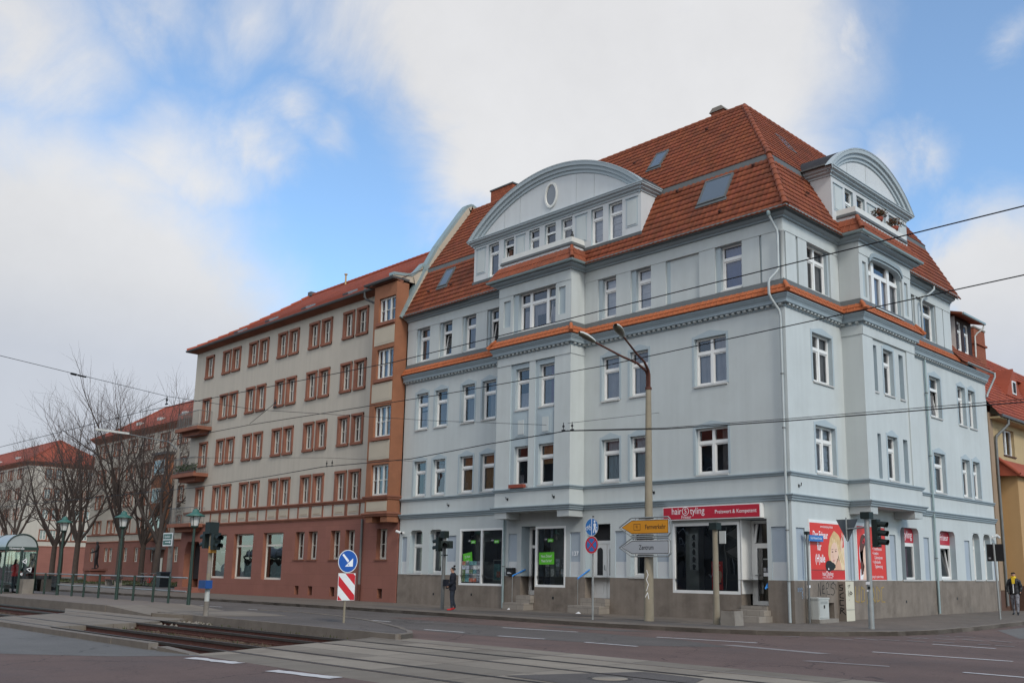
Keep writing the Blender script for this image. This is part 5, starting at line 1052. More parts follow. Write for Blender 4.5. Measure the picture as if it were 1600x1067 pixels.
# balconies on the far corner
for z in (4.20, 7.33, 10.28):
    q = MB(); q.prism([FR.p(-44.4, 0, z-.22), FR.p(-41.2, 0, z-.22), FR.p(-41.2, 0, z), FR.p(-44.4, 0, z)], FR.n*.95, SD); q.prism([FR.p(-43.9, 0, z-.50), FR.p(-41.7, 0, z-.50), FR.p(-41.5, 0, z-.22), FR.p(-44.1, 0, z-.22)], FR.n*.6, SD)
    b_ = q.build('balcony', PB); q = MB()
    pp = [(-44.3, 0), (-44.3, .88), (-41.3, .88), (-41.3, 0)]
    for (x0, d0), (x1, d1) in zip(pp, pp[1:]):
        q.tube([FR.p(x0, d0, z+.98), FR.p(x1, d1, z+.98)], .022, M['steel_dark'], 6); q.tube([FR.p(x0, d0, z+.1), FR.p(x1, d1, z+.1)], .015, M['steel_dark'], 6)
        n_ = max(2, int(math.hypot(x1-x0, d1-d0)/.13))
        for k in range(n_+1): t = k/n_; q.tube([FR.p(x0+(x1-x0)*t, d0+(d1-d0)*t, z), FR.p(x0+(x1-x0)*t, d0+(d1-d0)*t, z+.98)], .010, M['steel_dark'], 4)
    q.build('railing', b_)
    if z == 7.33:
        q = MB(); r5 = random.Random(3)
        for k in range(700):
            c = Vector((-44.0+2.5*r5.random(), -.72+.16*r5.uniform(-1, 1), z+.12+.42*r5.random()**1.4)); d = Vector((r5.uniform(-1, 1), r5.uniform(-1, 1), r5.uniform(-.2, 1)))*.10; e = Vector((r5.uniform(-1, 1), r5.uniform(-1, 1), r5.uniform(-1, 1)))*.05
            q.poly([c, c+d+e, c+d*1.4, c+d*.6-e], M['leaf'])
        q.box(-44.0, -41.6, -.82, -.62, z+.02, z+.18, M['clay'])
        q.build('potted_greenery', b_)
# ---------------------------------------------------------------- the two similar blocks further down the street
def far_block(label, x0, x1, y0, y1, pairs, hip_r, east=False, bays=(), vents=()):
    b = empty('apartment_building', ((x0+x1)/2, y0, 0), label, 'building', 'cream blocks further along the street'); F = Facade((0, y0, 0), (1, 0, 0), (0, -1, 0)); E = Facade((x1, 0, 0), (0, 1, 0), (1, 0, 0))
    w = MB(); ops = []; cells = []
    for p in pairs:
        for z0, z1, fr in ROWS:
            for dx in (0, 1.28): cells.append((F, p+dx, p+dx+1.12, z0, z1))
    gf = [(F, p+dx, p+dx+.9, 2.0, 3.45) for p in pairs for dx in (.1, 1.4)]
    ec = [(E, y0+p+dx, y0+p+dx+1.12, z0, z1) for p in ((2.2, 6.4) if east else ()) for z0, z1, fr in ROWS for dx in (0, 1.28)]
    F.wall(w, x0, x1, 4.1, 15.5, 0, [(c[1]+.15, c[2]-.15, c[3]+.1, c[4]-.1, .12) for c in cells], CR, SD); E.wall(w, y0, y1, 4.1, 15.5, 0, [(c[1]+.15, c[2]-.15, c[3]+.1, c[4]-.1, .12) for c in ec], CR, SD)
    w.build('wall', b); w = MB(); F.wall(w, x0-.05, x1+.05, -.3, 4.1, .05, [(c[1], c[2], c[3], c[4], .2) for c in gf], PK, SD); E.wall(w, y0-.05, y1, -.3, 4.1, .05, [], PK, SD); w.build('stone_base', b)
    w = MB(); sweep(w, [(x0, y1), (x0, y0), (x1, y0), (x1, y1)], [(0, 15.25), (.05, 15.26), (.06, 15.35), (.42, 15.72), (.42, 15.84), (0, 15.85)], SD); sweep(w, [(x0, y0), (x1, y0), (x1, y1)], [(0, 4.78), (.1, 4.88), (0, 4.98)], SD); sweep(w, [(x0, y0), (x1, y0), (x1, y1)], [(0, 4.0), (.12, 4.1), (0, 4.19)], SD); w.build('stone_band', b)
    w = MB(); F.quad(w, x0, x1, -.5, .5, 15.3, M['dark']); E.quad(w, y0, y1, -.5, .5, 15.3, M['dark']); w.build('room_backs', b)
    n_ = 0
    for FF, a, c, z0, z1 in cells+ec+gf:
        low = z1 < 4; m_ = MB(); e = 0 if low else .15
        if not low:
            FF.box(m_, a, a+.15, 0, .04, z0, z1, SD); FF.box(m_, c-.15, c, 0, .04, z0, z1, SD); FF.box(m_, a, c, 0, .07, z1-.1, z1, SD); FF.box(m_, a, c, 0, .07, z0, z0+.1, SD)
        e2 = 0 if low else .1
        for u0, u1 in ((a+e, a+e+.08), (c-e-.08, c-e), ((a+c)/2-.05, (a+c)/2+.05)): FF.box(m_, u0, u1, -.11, -.06, z0+e2, z1-e2, OW)
        for q0, q1 in ((z0+e2, z0+e2+.09), (z1-e2-.08, z1-e2), ((z0+z1)/2-.025, (z0+z1)/2+.025)): FF.box(m_, a+e, c-e, -.105, -.065, q0, q1, OW)
        FF.quad(m_, a+e, c-e, -.09, z0+e2, z1-e2, M['sky_glass'])
        n_ += 1
        if n_ <= 96: m_.build('window', b)
        else: far_rest.append((b, m_))
    for u0, u1 in bays:
        m_ = MB(); F.box(m_, u0, u1, 0, .7, 4.1, 12.6, SB); F.box(m_, u0-.15, u1+.15, 0, .9, 12.6, 12.85, M['gut_dark'])
        for z0 in (4.97, 7.76, 10.6):
            F.box(m_, u0+.35, u1-.35, .70, .72, z0, z0+1.5, OW); F.quad(m_, u0+.42, u1-.42, .724, z0+.08, z0+1.42, M['sky_glass'])
            for k in (1, 2): F.box(m_, u0+.35+(u1-u0-.7)*k/3-.04, u0+.35+(u1-u0-.7)*k/3+.04, .72, .735, z0, z0+1.5, OW)
        m_.build('bay', b)
        m_ = MB(); F.box(m_, u0+.3, u1-.3, -.3, .06, 0.1, 3.1, M['brownplinth']); F.box(m_, u0+.9, u1-.5, .06, .075, .3, 2.4, M['oldwin']); F.box(m_, u0, u1, 0, .8, 3.2, 3.4, M['gut_dark']); m_.build('entrance_door', b)
    r_, rp_ = hipped_roof('roof', b, x0, x1, y0, y1, 15.85, 19.8, 5.0, hip_r)
    for x in vents:
        q = MB(); a = Vector(rp_(x, .33)); q.box(a.x, a.x+.8, a.y-.1, a.y+.45, a.z, a.z+.34, M['cabinet']); q.build('roof_hatch', b)
    return b
far_rest = []
B2 = far_block('cream apartment block behind the bare street trees, with sandstone bay and a row of balconies', -98.5, -58, 13.3, 24.3, [-97.0+4.05*k for k in range(9)], 5.0, bays=((-80.4, -77.2),), vents=(-91, -85.5, -79.5, -73, -67.5))
q = MB()
for z in (4.2, 7.33, 10.28): q.box(-69.3, -66.6, 12.3, 13.3, z-.4, z-.1, SD)
q.build('balcony', B2); q = MB()
for z in (4.2, 7.33, 10.28):
    for k in range(20): q.box(-69.2+.13*k, -69.17+.13*k, 12.34, 12.37, z-.1, z+.9, M['steel_dark'])
    q.box(-69.2, -66.7, 12.32, 12.39, z+.88, z+.93, M['steel_dark'])
q.build('railing', B2)
B3 = far_block('furthest cream block with a hipped red roof, at the left edge behind the tram shelter', -190, -128.5, 15.2, 26.5, [-150.5+4.4*k for k in range(5)], 6.0, east=True, vents=(-158, -149, -140))
if far_rest:
    m_ = MB()
    for _, q in far_rest:
        for f, k in zip(q.f, q.mi): m_.poly([q.v[i] for i in f], q.ms[k])
    m_.build('window_row', far_rest[0][0])['kind'] = 'stuff'
# ---------------------------------------------------------------- ochre house on the right
OC = empty('apartment_building', (-3, 20, 0), 'ochre yellow house with brown plinth and clay tiled bay, right of the pale blue building', 'building')
ow = MB(); o1 = [(19.58, 21.10, 7.2, 8.46, .22)]
RT.wall(ow, 17.76, 34, 1.1, 9.0, 0, o1+[(24.2, 25.7, 7.2, 8.46, .22)], M['ochre'], M['ochre']); RT.quad(ow, 17.76, 34, .03, -.2, 1.1, M['brownplinth'])
for z0, z1 in ((.9, 9.0),): RT.box(ow, 17.76, 18.22, 0, .05, z0, z1, mat('dun_render', (.30, .215, .145), .95, .08, 1.0, streak=.1))
ow.poly([(-.01, 17.78, 9.0), (-6, 17.78, 9.0), (-6, 17.78, 15.6)][::-1], M['ochre2'])
RT.quad(ow, 18, 34, -.7, 1, 9, M['dark'])
ow.build('wall', OC)
bo = MB(); RT.wall(bo, 18.86, 34, .0, 6.1, .76, [(19.95, 21.35, 4.56, 5.62, .2)], M['ochre2'], M['ochre']); bo.poly([(0, 18.86, 0), (.76, 18.86, 0), (.76, 18.86, 6.1), (0, 18.86, 6.1)], M['ochre2']); RT.quad(bo, 18.9, 34, .3, 4.5, 5.7, M['dark'])
RT.box(bo, 18.84, 34, .0, .78, -.2, 1.1, M['brownplinth'])
bo.build('bay', OC)
q = MB(); q.prism([(1.0, 18.5, 6.05), (0.03, 18.62, 6.85), (0.03, 34, 6.85), (1.0, 34, 6.05)], (0, 0, .08), M['tile_far']); q.prism([(1.0, 18.5, 6.05), (.03, 18.5, 6.10), (.03, 18.62, 6.85)], (0, .1, 0), M['tile_far'])
q.tube([(1.0, 18.5, 6.12), (.05, 18.62, 6.92)], .09, M['tile_far'], 8); q.build('tiled_bay_roof', OC)
window(OC, RT, 19.58, 21.10, 7.2, 8.46, -.14, 'V', (), sill=(.05, .06, 'brownplinth')); window(OC, RT, 19.95, 21.35, 4.56, 5.62, .62, 'V', (), sill=(.05, .82, 'brownplinth')); window(OC, RT, 24.2, 25.7, 7.2, 8.46, -.14, 'V', (), sill=(.05, .06, 'brownplinth'))
tile_plane('roof', (.55, 17.8, 8.82), (0, 1, 0), (-1.0, 0, 1.25), 17, 6.2, [], M['tile_far'], parent=OC, tw=.3)
q = MB(); RT.box(q, 17.95, 34, .42, .62, 8.78, 8.90, M['gut_dark']); RT.box(q, 17.9, 34, .0, .5, 8.72, 8.80, M['ochre']); q.build('gutter', OC)
q = MB(); q.tube([(.52, 18.95, 8.8), (.52, 18.95, 8.55), (.4, 18.8, 8.35), (.12, 18.4, 7.95), (.10, 18.35, 7.7), (.10, 18.35, .2)], .065, M['gutter2'] if 'gutter2' in M else M['steel_dark'], 8); q.build('downpipe', OC)
for y in (24.4, 28.2):
    q = MB(); x = -1.95+.0; z = 8.82+1.25*(.55+1.95)
    q.prism([(-.9, y-1.1, z-1.2), (-.9, y+1.1, z-1.2), (-.9, y+.1, z+.35)], (-2.2, 0, 0), M['tile_far']); q.box(-.92, -.86, y-.28, y+.28, z-1.05, z-.35, M['white']); q.box(-.855, -.85, y-.2, y+.2, z-.98, z-.42, M['dark']); q.build('roof_dormer', OC)
q = MB(); q.box(-5.5, -1.9, 25.0, 28.2, 9.5, 12.2, M['ochre']); q.prism([(-1.7, 24.7, 12.2), (-1.7, 28.4, 12.2), (-1.7, 28.4, 12.34), (-1.7, 24.7, 12.34)], (-4, 0, .5), M['tile_far']); q.build('gable_dormer', OC)
q = MB(); q.box(-5.5, -1.9, 30.0, 34.0, 9.5, 11.2, M['ochre']); q.box(-5.6, -1.7, 29.7, 34.2, 11.2, 11.4, M['tile_far']); q.build('gable_dormer', OC)
q = MB(); q.box(-2.7, -1.9, 22.1, 23.6, 10.0, 14.25, M['brick']); q.box(-2.78, -1.82, 22.02, 23.68, 13.4, 13.5, M['brick']); q.box(-2.74, -1.86, 22.06, 23.64, 14.25, 14.34, M['concrete2']); q.build('chimney', OC)
# ---------------------------------------------------------------- ground, roads, tracks
ZR = -.12
def plan_prism(name, pts, z0, z1, m, mside=None):
    mb = MB(); a = sum(pts[i][0]*pts[(i+1) % len(pts)][1]-pts[(i+1) % len(pts)][0]*pts[i][1] for i in range(len(pts)))
    if a < 0: pts = pts[::-1]
    mb.poly([(x, y, z1) for x, y in pts], m); n = len(pts)
    for i in range(n):
        (x0, y0), (x1, y1) = pts[i], pts[(i+1) % n]; mb.poly([(x0, y0, z0), (x1, y1, z0), (x1, y1, z1), (x0, y0, z1)], mside or m)
    o = mb.build(name); tag(o, kind='structure'); return o
def plan_sheet(name, polys, z, m, kind='structure'):
    mb = MB()
    for pts in polys:
        a = sum(pts[i][0]*pts[(i+1) % len(pts)][1]-pts[(i+1) % len(pts)][0]*pts[i][1] for i in range(len(pts)))
        mb.poly([(x, y, z) for x, y in (pts if a > 0 else pts[::-1])], m)
    o = mb.build(name); return tag(o, kind=kind)
gmb = MB(); gmb.box(-2600, 2600, -2600, 2600, -1.0, -.34, M['ground']); tag(gmb.build('ground'), kind='structure')
plan_prism('road', [(-400, -110), (260, -110), (260, -18.25), (-400, -18.25)], -.36, ZR, M['redasphalt'])
plan_prism('road', [(-400, -12.3), (260, -12.3), (260, 260), (-400, 260)], -.36, ZR, M['redasphalt'])
plan_prism('track_slab', [(-2.5, -18.25), (-2.65, -17.6), (-3.2, -16.2), (-3.6, -14.7), (-4.4, -12.3), (260, -12.3), (260, -18.25)], -.36, ZR, M['slab'])
plan_prism('track_slab', [(-18.6, -18.25), (-19.3, -16.9), (-21.0, -14.4), (-26.0, -12.7), (-27.0, -12.3), (-15.1, -12.3), (-13.5, -15.1), (-13.0, -17.2), (-12.7, -18.25)], -.36, ZR, M['slab2'])
blocks(M['slab'], 2.05, .87, (.25, .24, .23), 1.0, 'floor', .20, .0); blocks(M['slab2'], 2.4, 1.3, (.5, .48, .46), .9, 'floor', .08, .3)
plan_sheet('asphalt_band', [[(-400, -10.3), (-3, -10.3), (1.5, -9.7), (3.2, -8.3), (1.0, -7.3), (-3, -7.1), (-12, -7.0), (-400, -6.6)]], ZR+.003, M['asphalt'])
plan_sheet('asphalt_band', [[(-400, -12.3), (-8, -12.3), (-9, -10.32), (-400, -10.32)], [(-400, -6.55), (-12, -6.95), (-11, -4.4), (-400, -4.4)]], ZR+.002, M['asphalt'])
plan_sheet('asphalt_band', [[(-400, -18.25), (-2.0, -18.25), (-3.0, -19.6), (-4.6, -20.8), (-8.5, -22.6), (-16, -26), (-400, -26)]], ZR+.003, M['greyasphalt'])
plan_sheet('asphalt_band', [[(4.7, 4), (4.6, 200), (13.5, 200), (13.5, 6), (9, 0), (6.5, .5)]], ZR+.003, M['greyasphalt'])
plan_sheet('asphalt_patch', [[(2.6, -7.95), (5.4, -8.35), (5.6, -8.1), (2.9, -7.7)], [(6.0, -10.1), (7.7, -9.85), (7.6, -9.7), (6.1, -9.9)]], ZR+.006, M['paintold'])
plan_sheet('asphalt_patch', [[(4.2, -16.2), (5.3, -14.0), (6.6, -14.1), (7.2, -15.5), (6.2, -16.3)], [(-5.2, -6.2), (-2.0, -6.1), (-1.4, -5.3), (-4.6, -5.4)]], ZR+.006, M['asphalt'])
# track edge kerb along the north of the slabs
km = MB(); km.box(-4.2, 200, -13.06, -12.92, -.3, ZR+.006, M['kerb']); tag(km.build('slab_edging'), kind='structure')
# ballast: an uneven bed of broken stone
bm_ = MB(); rr = random.Random(21)
nx, ny = 150, 26
def bed(x0, x1, y0, y1, nx, ny):
    hs = [[-.31+rr.uniform(-.035, .035) for i in range(nx+1)] for j in range(ny+1)]
    vs = [(x0+(x1-x0)*i/nx, y0+(y1-y0)*j/ny, hs[j][i]) for j in range(ny+1) for i in range(nx+1)]
    bm_.faces(vs, [(j*(nx+1)+i, j*(nx+1)+i+1, (j+1)*(nx+1)+i+1, (j+1)*(nx+1)+i) for j in range(ny) for i in range(nx)], M['ballast'])
bed(-15.5, -2.3, -18.3, -12.2, 130, 60); bed(-70, -18.2, -18.3, -12.0, 200, 40)
def stone(mb, x, y, z, s, m):
    vs = []
    for k in range(6):
        a = k*math.pi/3+rr.uniform(-.3, .3); vs.append((x+s*math.cos(a)*rr.uniform(.7, 1.1), y+s*math.sin(a)*rr.uniform(.7, 1.1), z+rr.uniform(-.2, .2)*s))
    t = (x+rr.uniform(-.3, .3)*s, y+rr.uniform(-.3, .3)*s, z+s*rr.uniform(.5, .9)); vs.append(t); mb.faces(vs, [(k, (k+1) % 6, 6) for k in range(6)], m)
for k in range(2600):
    if k % 3: x, y = rr.uniform(-15.2, -2.6), rr.uniform(-18.1, -12.4)
    else: x, y = rr.uniform(-48, -19), rr.uniform(-18.1, -12.6)
    stone(bm_, x, y, -.31, rr.uniform(.03, .075), M['ballast'])
for k in range(130): stone(bm_, rr.gauss(-14.4, .5), rr.gauss(-13.3, .7), -.23, rr.uniform(.05, .11), M['stone'])
o = bm_.build('ballast'); tag(o, kind='stuff'); 
# rails
for i, y in enumerate((-17.4, -16.4, -14.8, -13.8)):
    r_ = MB(); r_.box(-170, 120, y-.033, y+.033, -.17, ZR+.006, M['rail']); r_.box(-170, 120, y-.016, y+.016, -.26, -.17, M['rust']); r_.box(-170, 120, y-.07, y+.07, -.30, -.255, M['rust'])
    r_.build('tram_rail'); o = bpy.data.objects['tram_rail' if i == 0 else 'tram_rail.%03d' % i]
    tag(o, ['steel tram rail nearest the foreground', 'second tram rail from the foreground', 'third tram rail from the foreground', 'steel tram rail nearest the blue building'][i], 'rail', 'tram rails set in the street')
    s = 1 if i % 2 == 0 else -1
    plan_sheet('rail_groove', [[(-2.6-(.5 if i > 1 else .1), y+.034*s), (120, y+.034*s), (120, y+.085*s), (-2.6-(.5 if i > 1 else .1), y+.085*s)], [(-18.9, y+.034*s), (-13.2, y+.034*s), (-13.2, y+.085*s), (-18.9, y+.085*s)]], ZR+.004, M['groove'])
# kerbed strips: near kerb of the ballast, broken at its end
k_ = MB()
x = -62.0
while x < -4.6:
    L_ = 1.0; j = rr.uniform(-.02, .02) if x > -7 else rr.uniform(-.006, .006); k_.box(x, x+L_-.012, -18.46+j, -18.26+j, -.35, .005+(rr.uniform(-.05, .01) if x > -6.5 else 0), M['kerb']) if x < -15.4 or x > -14.6 else None; x += L_
k_.prism([(-4.55, -18.46, -.3), (-3.9, -18.4, -.3), (-3.7, -18.4, -.1), (-4.5, -18.46, -.02)], (0, .2, 0), M['kerb']); k_.prism([(-3.7, -18.46, -.3), (-2.2, -18.36, -.3), (-2.4, -18.36, -.1), (-3.6, -18.46, -.03)], (0, .2, 0), M['kerb'])
tag(k_.build('kerb'), kind='structure')
# traffic island and tram platform
isl = [(-3.25, -12.75), (-3.5, -12.2), (-4.2, -11.7), (-5.2, -11.2), (-7.6, -10.15), (-9.6, -9.45), (-12, -8.8), (-15, -8.5), (-17.5, -8.7), (-17.5, -12.5), (-13.5, -12.55), (-8.5, -12.65)]
plan_prism('traffic_island', isl, -.34, -.012, M['asphalt'], M['kerb'])
def kerb_line(name, pts, z0, z1, w=.15, seg=1.0, m='kerb'):
    mb = MB()
    for (x0, y0), (x1, y1) in zip(pts, pts[1:]):
        L_ = math.hypot(x1-x0, y1-y0); n_ = max(1, round(L_/seg)); nx_, ny_ = -(y1-y0)/L_, (x1-x0)/L_
        if L_ > 80: n_ = int(L_/4)
        for i in range(n_):
            t0, t1 = i/n_, (i+1)/n_-.006/L_*1.0; a, b = (x0+(x1-x0)*t0, y0+(y1-y0)*t0), (x0+(x1-x0)*t1, y0+(y1-y0)*t1); dz = rr.uniform(-.006, .006)
            q = [(a[0], a[1]), (b[0], b[1]), (b[0]+nx_*w, b[1]+ny_*w), (a[0]+nx_*w, a[1]+ny_*w)]
            mb.faces([(x, y, z0) for x, y in q]+[(x, y, z1+dz) for x, y in q], [(4,5,6,7),(0,1,5,4),(1,2,6,5),(2,3,7,6),(3,0,4,7)], M[m])
    return tag(mb.build(name), kind='structure')
kerb_line('kerb', isl[:9], -.3, .006, .14); kerb_line('kerb', [(-17.4, -12.62), (-13.5, -12.67), (-8.5, -12.77), (-3.3, -12.87)], -.3, .008, .14)
plan_prism('platform', [(-150, -13.0), (-21, -13.0), (-21, -9.9), (-150, -9.9)], -.34, .12, M['platform'] if 'platform' in M else M['slab2'], M['kerb'])
pm = MB(); pm.poly([(-21, -13, .12), (-17, -13, -.08), (-17, -9.9, -.08), (-21, -9.9, .12)], M['slab2']); pm.poly([(-21, -13, .12), (-21, -13, -.3), (-17, -13, -.3), (-17, -13, -.08)], M['kerb'])
tag(pm.build('platform_ramp'), kind='structure')
plan_prism('platform', [(-17, -13), (-14.2, -12.6), (-13.0, -10.2), (-17, -9.7)], -.34, -.004, M['slab2'])
kerb_line('kerb', [(-150, -13.02), (-21, -13.02)], -.3, .128, .16, 1.6)
# pavements
KB = [(-400, -4.6), (-60, -4.6), (-17, -4.55), (-10.5, -4.75), (-8, -4.85), (-4.7, -4.95), (-2.5, -4.80), (-.3, -4.55), (1.2, -4.1), (2.2, -3.5), (3.1, -2.5), (3.9, -1.2), (4.3, .5), (4.35, 3), (4.1, 8.6), (3.9, 20), (3.9, 200)]
plan_prism('pavement', KB+[(-20, 200), (-400, 200)], -.34, -.001, M['pave'], M['kerb'])
kerb_line('kerb', KB, -.3, .004, .16)
plan_sheet('pavement_strip', [[(-18, -3.4), (-8, -3.9), (-3, -3.9), (0, -3.5), (0, -2.7), (-4, -3.1), (-9, -3.1), (-18, -2.5)]], .003, M['slabstrip'] if 'slabstrip' in M else M['asphalt'])
plan_sheet('pavement_patch', [[(-12.5, -2.9), (-7.0, -2.7), (-6.6, -1.6), (-9, -1.2), (-12.2, -1.9)], [(-5.4, -3.4), (-2.8, -3.3), (-2.6, -2.4), (-5.0, -2.3)]], .006, M['asphalt'])
gr_ = MB(); rg = random.Random(4)
nxg, nyg = 100, 14; vs = [(-126+76*i/nxg, 4.6+8.4*j/nyg, .02+rg.uniform(0, .09)) for j in range(nyg+1) for i in range(nxg+1)]
gr_.faces(vs, [(j*(nxg+1)+i, j*(nxg+1)+i+1, (j+1)*(nxg+1)+i+1, (j+1)*(nxg+1)+i) for j in range(nyg) for i in range(nxg)], M['grass'])
for k in range(2500):
    x, y = rg.uniform(-126, -50), rg.uniform(4.6, 13); a = rg.uniform(0, 6.28); gr_.poly([(x, y, .03), (x+.16*math.cos(a), y+.16*math.sin(a), .03), (x+.05, y, rg.uniform(.12, .24))], M['grass'])
tag(gr_.build('grass'), kind='stuff')
gp = MB(); x0 = -14.5      # weeds beside the rails
for k in range(420):
    x, y = (rg.gauss(-11.9, .8), rg.gauss(-17.9, .12)) if k < 230 else (rg.uniform(-14.5, -3.5), rg.choice((-12.95, -13.0, -18.1, -15.6))+rg.gauss(0, .08)); h = rg.uniform(.05, .16); a = rg.uniform(0, 6.28)
    gp.poly([(x, y, -.27), (x+.05*math.cos(a), y+.05*math.sin(a), -.27), (x+.04*math.cos(a+1), y+.04*math.sin(a+1), -.27+h)], M['grass'])
tag(gp.build('weeds'), kind='stuff')
# road markings
MK = [((-5.92, -9.97), (-4.3, -9.88)), ((-2.73, -10.07), (-1.17, -9.91)), ((.16, -9.9), (1.75, -9.88)), ((-5.3, -7.57), (-2.55, -7.27)), ((.1, -7.1), (2.88, -6.72)), ((5.94, -6.95), (8.83, -6.87)), ((5.84, -3.57), (7.39, -3.74)), ((9.0, -9.79), (11.4, -9.85)), ((-17.09, -8.32), (-15.9, -8.0)), ((-7.65, -10.33), (-6.87, -10.29)),
      ((-10.9, -8.4), (-9.7, -8.4)), ((-14.2, -8.0), (-13.0, -7.9)), ((-20.5, -7.6), (-18.7, -7.6)), ((-25, -7.5), (-23, -7.5)), ((-30, -7.4), (-28, -7.4))]
DS = [((.52, -4.14), (1.08, -4.05)), ((1.95, -4.0), (2.4, -3.9)), ((3.01, -3.66), (3.87, -3.81)), ((3.56, -3.08), (4.33, -3.35)), ((4.24, -3.04), (4.77, -3.06)), ((4.4, -1.75), (4.75, -1.81)), ((4.89, -2.9), (5.43, -3.0)), ((4.6, -1.55), (4.94, -1.7)), ((5.51, -2.76), (6.04, -2.73)), ((5.08, -1.51), (5.6, -1.55)), ((5.65, -1.2), (6.25, -1.4)), ((6.3, -1.05), (6.9, -1.23)), ((7.01, -2.71), (7.46, -2.72)), ((4.6, -.31), (4.91, -.22)), ((5.0, -.1), (5.58, -.11)), ((6.6, -2.7), (6.9, -2.7))]
def mark(a, b, w, m, z=ZR+.009, rag=0):
    L_ = math.hypot(b[0]-a[0], b[1]-a[1]); t = ((b[0]-a[0])/L_, (b[1]-a[1])/L_); n_ = (-t[1], t[0]); mb = MB(); k = 1 if not rag else 10
    top = []; bot = []
    for i in range(k+1):
        s = L_*i/k; e0, e1 = (rg.uniform(-rag, rag), rg.uniform(-rag, rag)) if rag else (0, 0)
        top.append((a[0]+t[0]*s+n_[0]*(w/2+e0), a[1]+t[1]*s+n_[1]*(w/2+e0), z)); bot.append((a[0]+t[0]*s-n_[0]*(w/2+e1), a[1]+t[1]*s-n_[1]*(w/2+e1), z))
    for i in range(k): mb.poly([bot[i], bot[i+1], top[i+1], top[i]], M[m])
    return tag(mb.build('road_marking'), kind='structure')
for a, b in MK: mark(a, b, .12, 'paint')
for a, b in DS: mark(a, b, .13, 'paintold')
mark((-1.77, -18.62), (-.24, -18.46), .26, 'paint', rag=.03); mark((1.2, -18.62), (2.8, -18.42), .26, 'paint', rag=.02); mark((4.9, -18.5), (6.5, -18.3), .26, 'paint', rag=.02)
mark((-8.74, -8.2), (-8.73, -7.4), .10, 'paintold')
# manhole
mb = MB(); mb.lathe([(.0, .012), (.28, .012), (.285, .008)], (5.62, -15.25, ZR), M['slab'], 24); mb.lathe([(.285, .010), (.36, .010), (.38, .0)], (5.62, -15.25, ZR), M['rail'], 24); tag(mb.build('manhole_cover'), 'round manhole cover in a dark patch between the tram rails', 'manhole cover')
for i, (x, y) in enumerate(((-15.2, -1.86), (-12.6, -.55), (-12.0, -.40), (-8.6, -.75))):
    mb = MB(); s = .05+.01*i; mb.faces([(x-s, y-s, .002), (x+s, y-.6*s, .002), (x+.7*s, y+s, .002), (x-.8*s, y+.8*s, .002), (x, y, .07), (x+.4*s, y-.3*s, .05)], [(0,1,5),(1,2,5),(2,4,5),(2,3,4),(3,0,4),(0,5,4)], M['litter'])
    tag(mb.build('crumpled_paper'), ['white crumpled paper on the pavement left of the woman', 'white paper scrap below the double shop window', 'white paper scrap beside the grey downpipe foot', 'white paper scrap between the two flights of steps'][i], 'litter', 'paper scraps on the pavement')
# ---------------------------------------------------------------- houses across the street, behind the viewer; they show in the panes
def opposite(x0, x1, y1, h, m, label, yd=12):
    b = empty('apartment_building', ((x0+x1)/2, y1, 0), label, 'building'); F = Facade((0, y1, 0), (-1, 0, 0), (0, 1, 0)); mb = MB(); ops = []
    n_ = int((x1-x0)/3.0)
    for i in range(n_):
        u = -x1+1.0+i*(x1-x0-1)/n_
        for z in (1.2, 4.4, 7.5, 10.6):
            if z+1.7 < h: ops.append((u, u+1.2, z, z+1.7, .15))
    F.wall(mb, -x1, -x0, -.2, h, 0, ops, m, m); mb.box(x0, x1, y1-yd, y1-.2, -.2, h, M['dark']); mb.build('wall', b); mb = MB()
    for a, c, z0, z1, r in ops: F.quad(mb, a, c, -.14, z0, z1, M['sky_glass2']); F.box(mb, (a+c)/2-.04, (a+c)/2+.04, -.13, -.1, z0, z1, M['white'])
    mb.build('window_row', b)['kind'] = 'stuff'; mb = MB(); mb.prism([(x0-.3, y1+.4, h), (x0-.3, y1-yd/2, h+4.2), (x0-.3, y1-yd, h)], (x1-x0+.6, 0, 0), M['tile_far']); mb.build('roof', b)
M['sky_glass2'] = mat('dark_pane', (0.03, 0.035, 0.04), 0.1, 0.1, 2.0, spec=0.8)
opposite(-75, -22, -46, 13.5, mat('grey_render_dark', (.17, .155, .14), .95, .1, 1.0), 'grey block across the street, seen only mirrored in the panes'); opposite(-18, 12, -47, 14.5, mat('dun_render_dark', (.13, .115, .10), .95, .1, 1.0), 'dun block across the street, seen only mirrored in the panes'); opposite(33, 75, -44, 13.0, M['ochre'], 'ochre block across the junction, seen only mirrored in the panes')
# ---------------------------------------------------------------- shop signs and posters on the blue building
def FPL(F, u, z, d): return lambda x, y: F.p(u+x, d, z+y)
def ring_on(mb, F, u, z, d, r0, r1, m, n=24, a0=0.0, a1=2*math.pi):
    for k in range(n):
        A, B_ = a0+(a1-a0)*k/n, a0+(a1-a0)*(k+1)/n
        F.flat(mb, [(u+r1*math.cos(A), z+r1*math.sin(A)), (u+r1*math.cos(B_), z+r1*math.sin(B_)), (u+r0*math.cos(B_), z+r0*math.sin(B_)), (u+r0*math.cos(A), z+r0*math.sin(A))], d, m)
sg = empty('shop_sign', (-3.05, -.1, 3.35), 'long red hairdresser sign board over the large shop window', 'sign')
mb = MB(); FR.box(mb, -5.03, -1.02, .0, .22, 3.33, 3.80, M['signwhite']); FR.box(mb, -5.0, -1.05, .22, .228, 3.36, 3.77, M['redsign']); mb.build('board', sg)
mb = MB(); d = .2305
text_mesh(mb, 'hair', .33, FPL(FR, -4.42, 3.63, d), M['letter'], sx=.86); text_mesh(mb, 'S', .25, FPL(FR, -4.03, 3.63, d), M['letter'], sx=.9); ring_on(mb, FR, -4.03, 3.63, d, .125, .145, M['letter'])
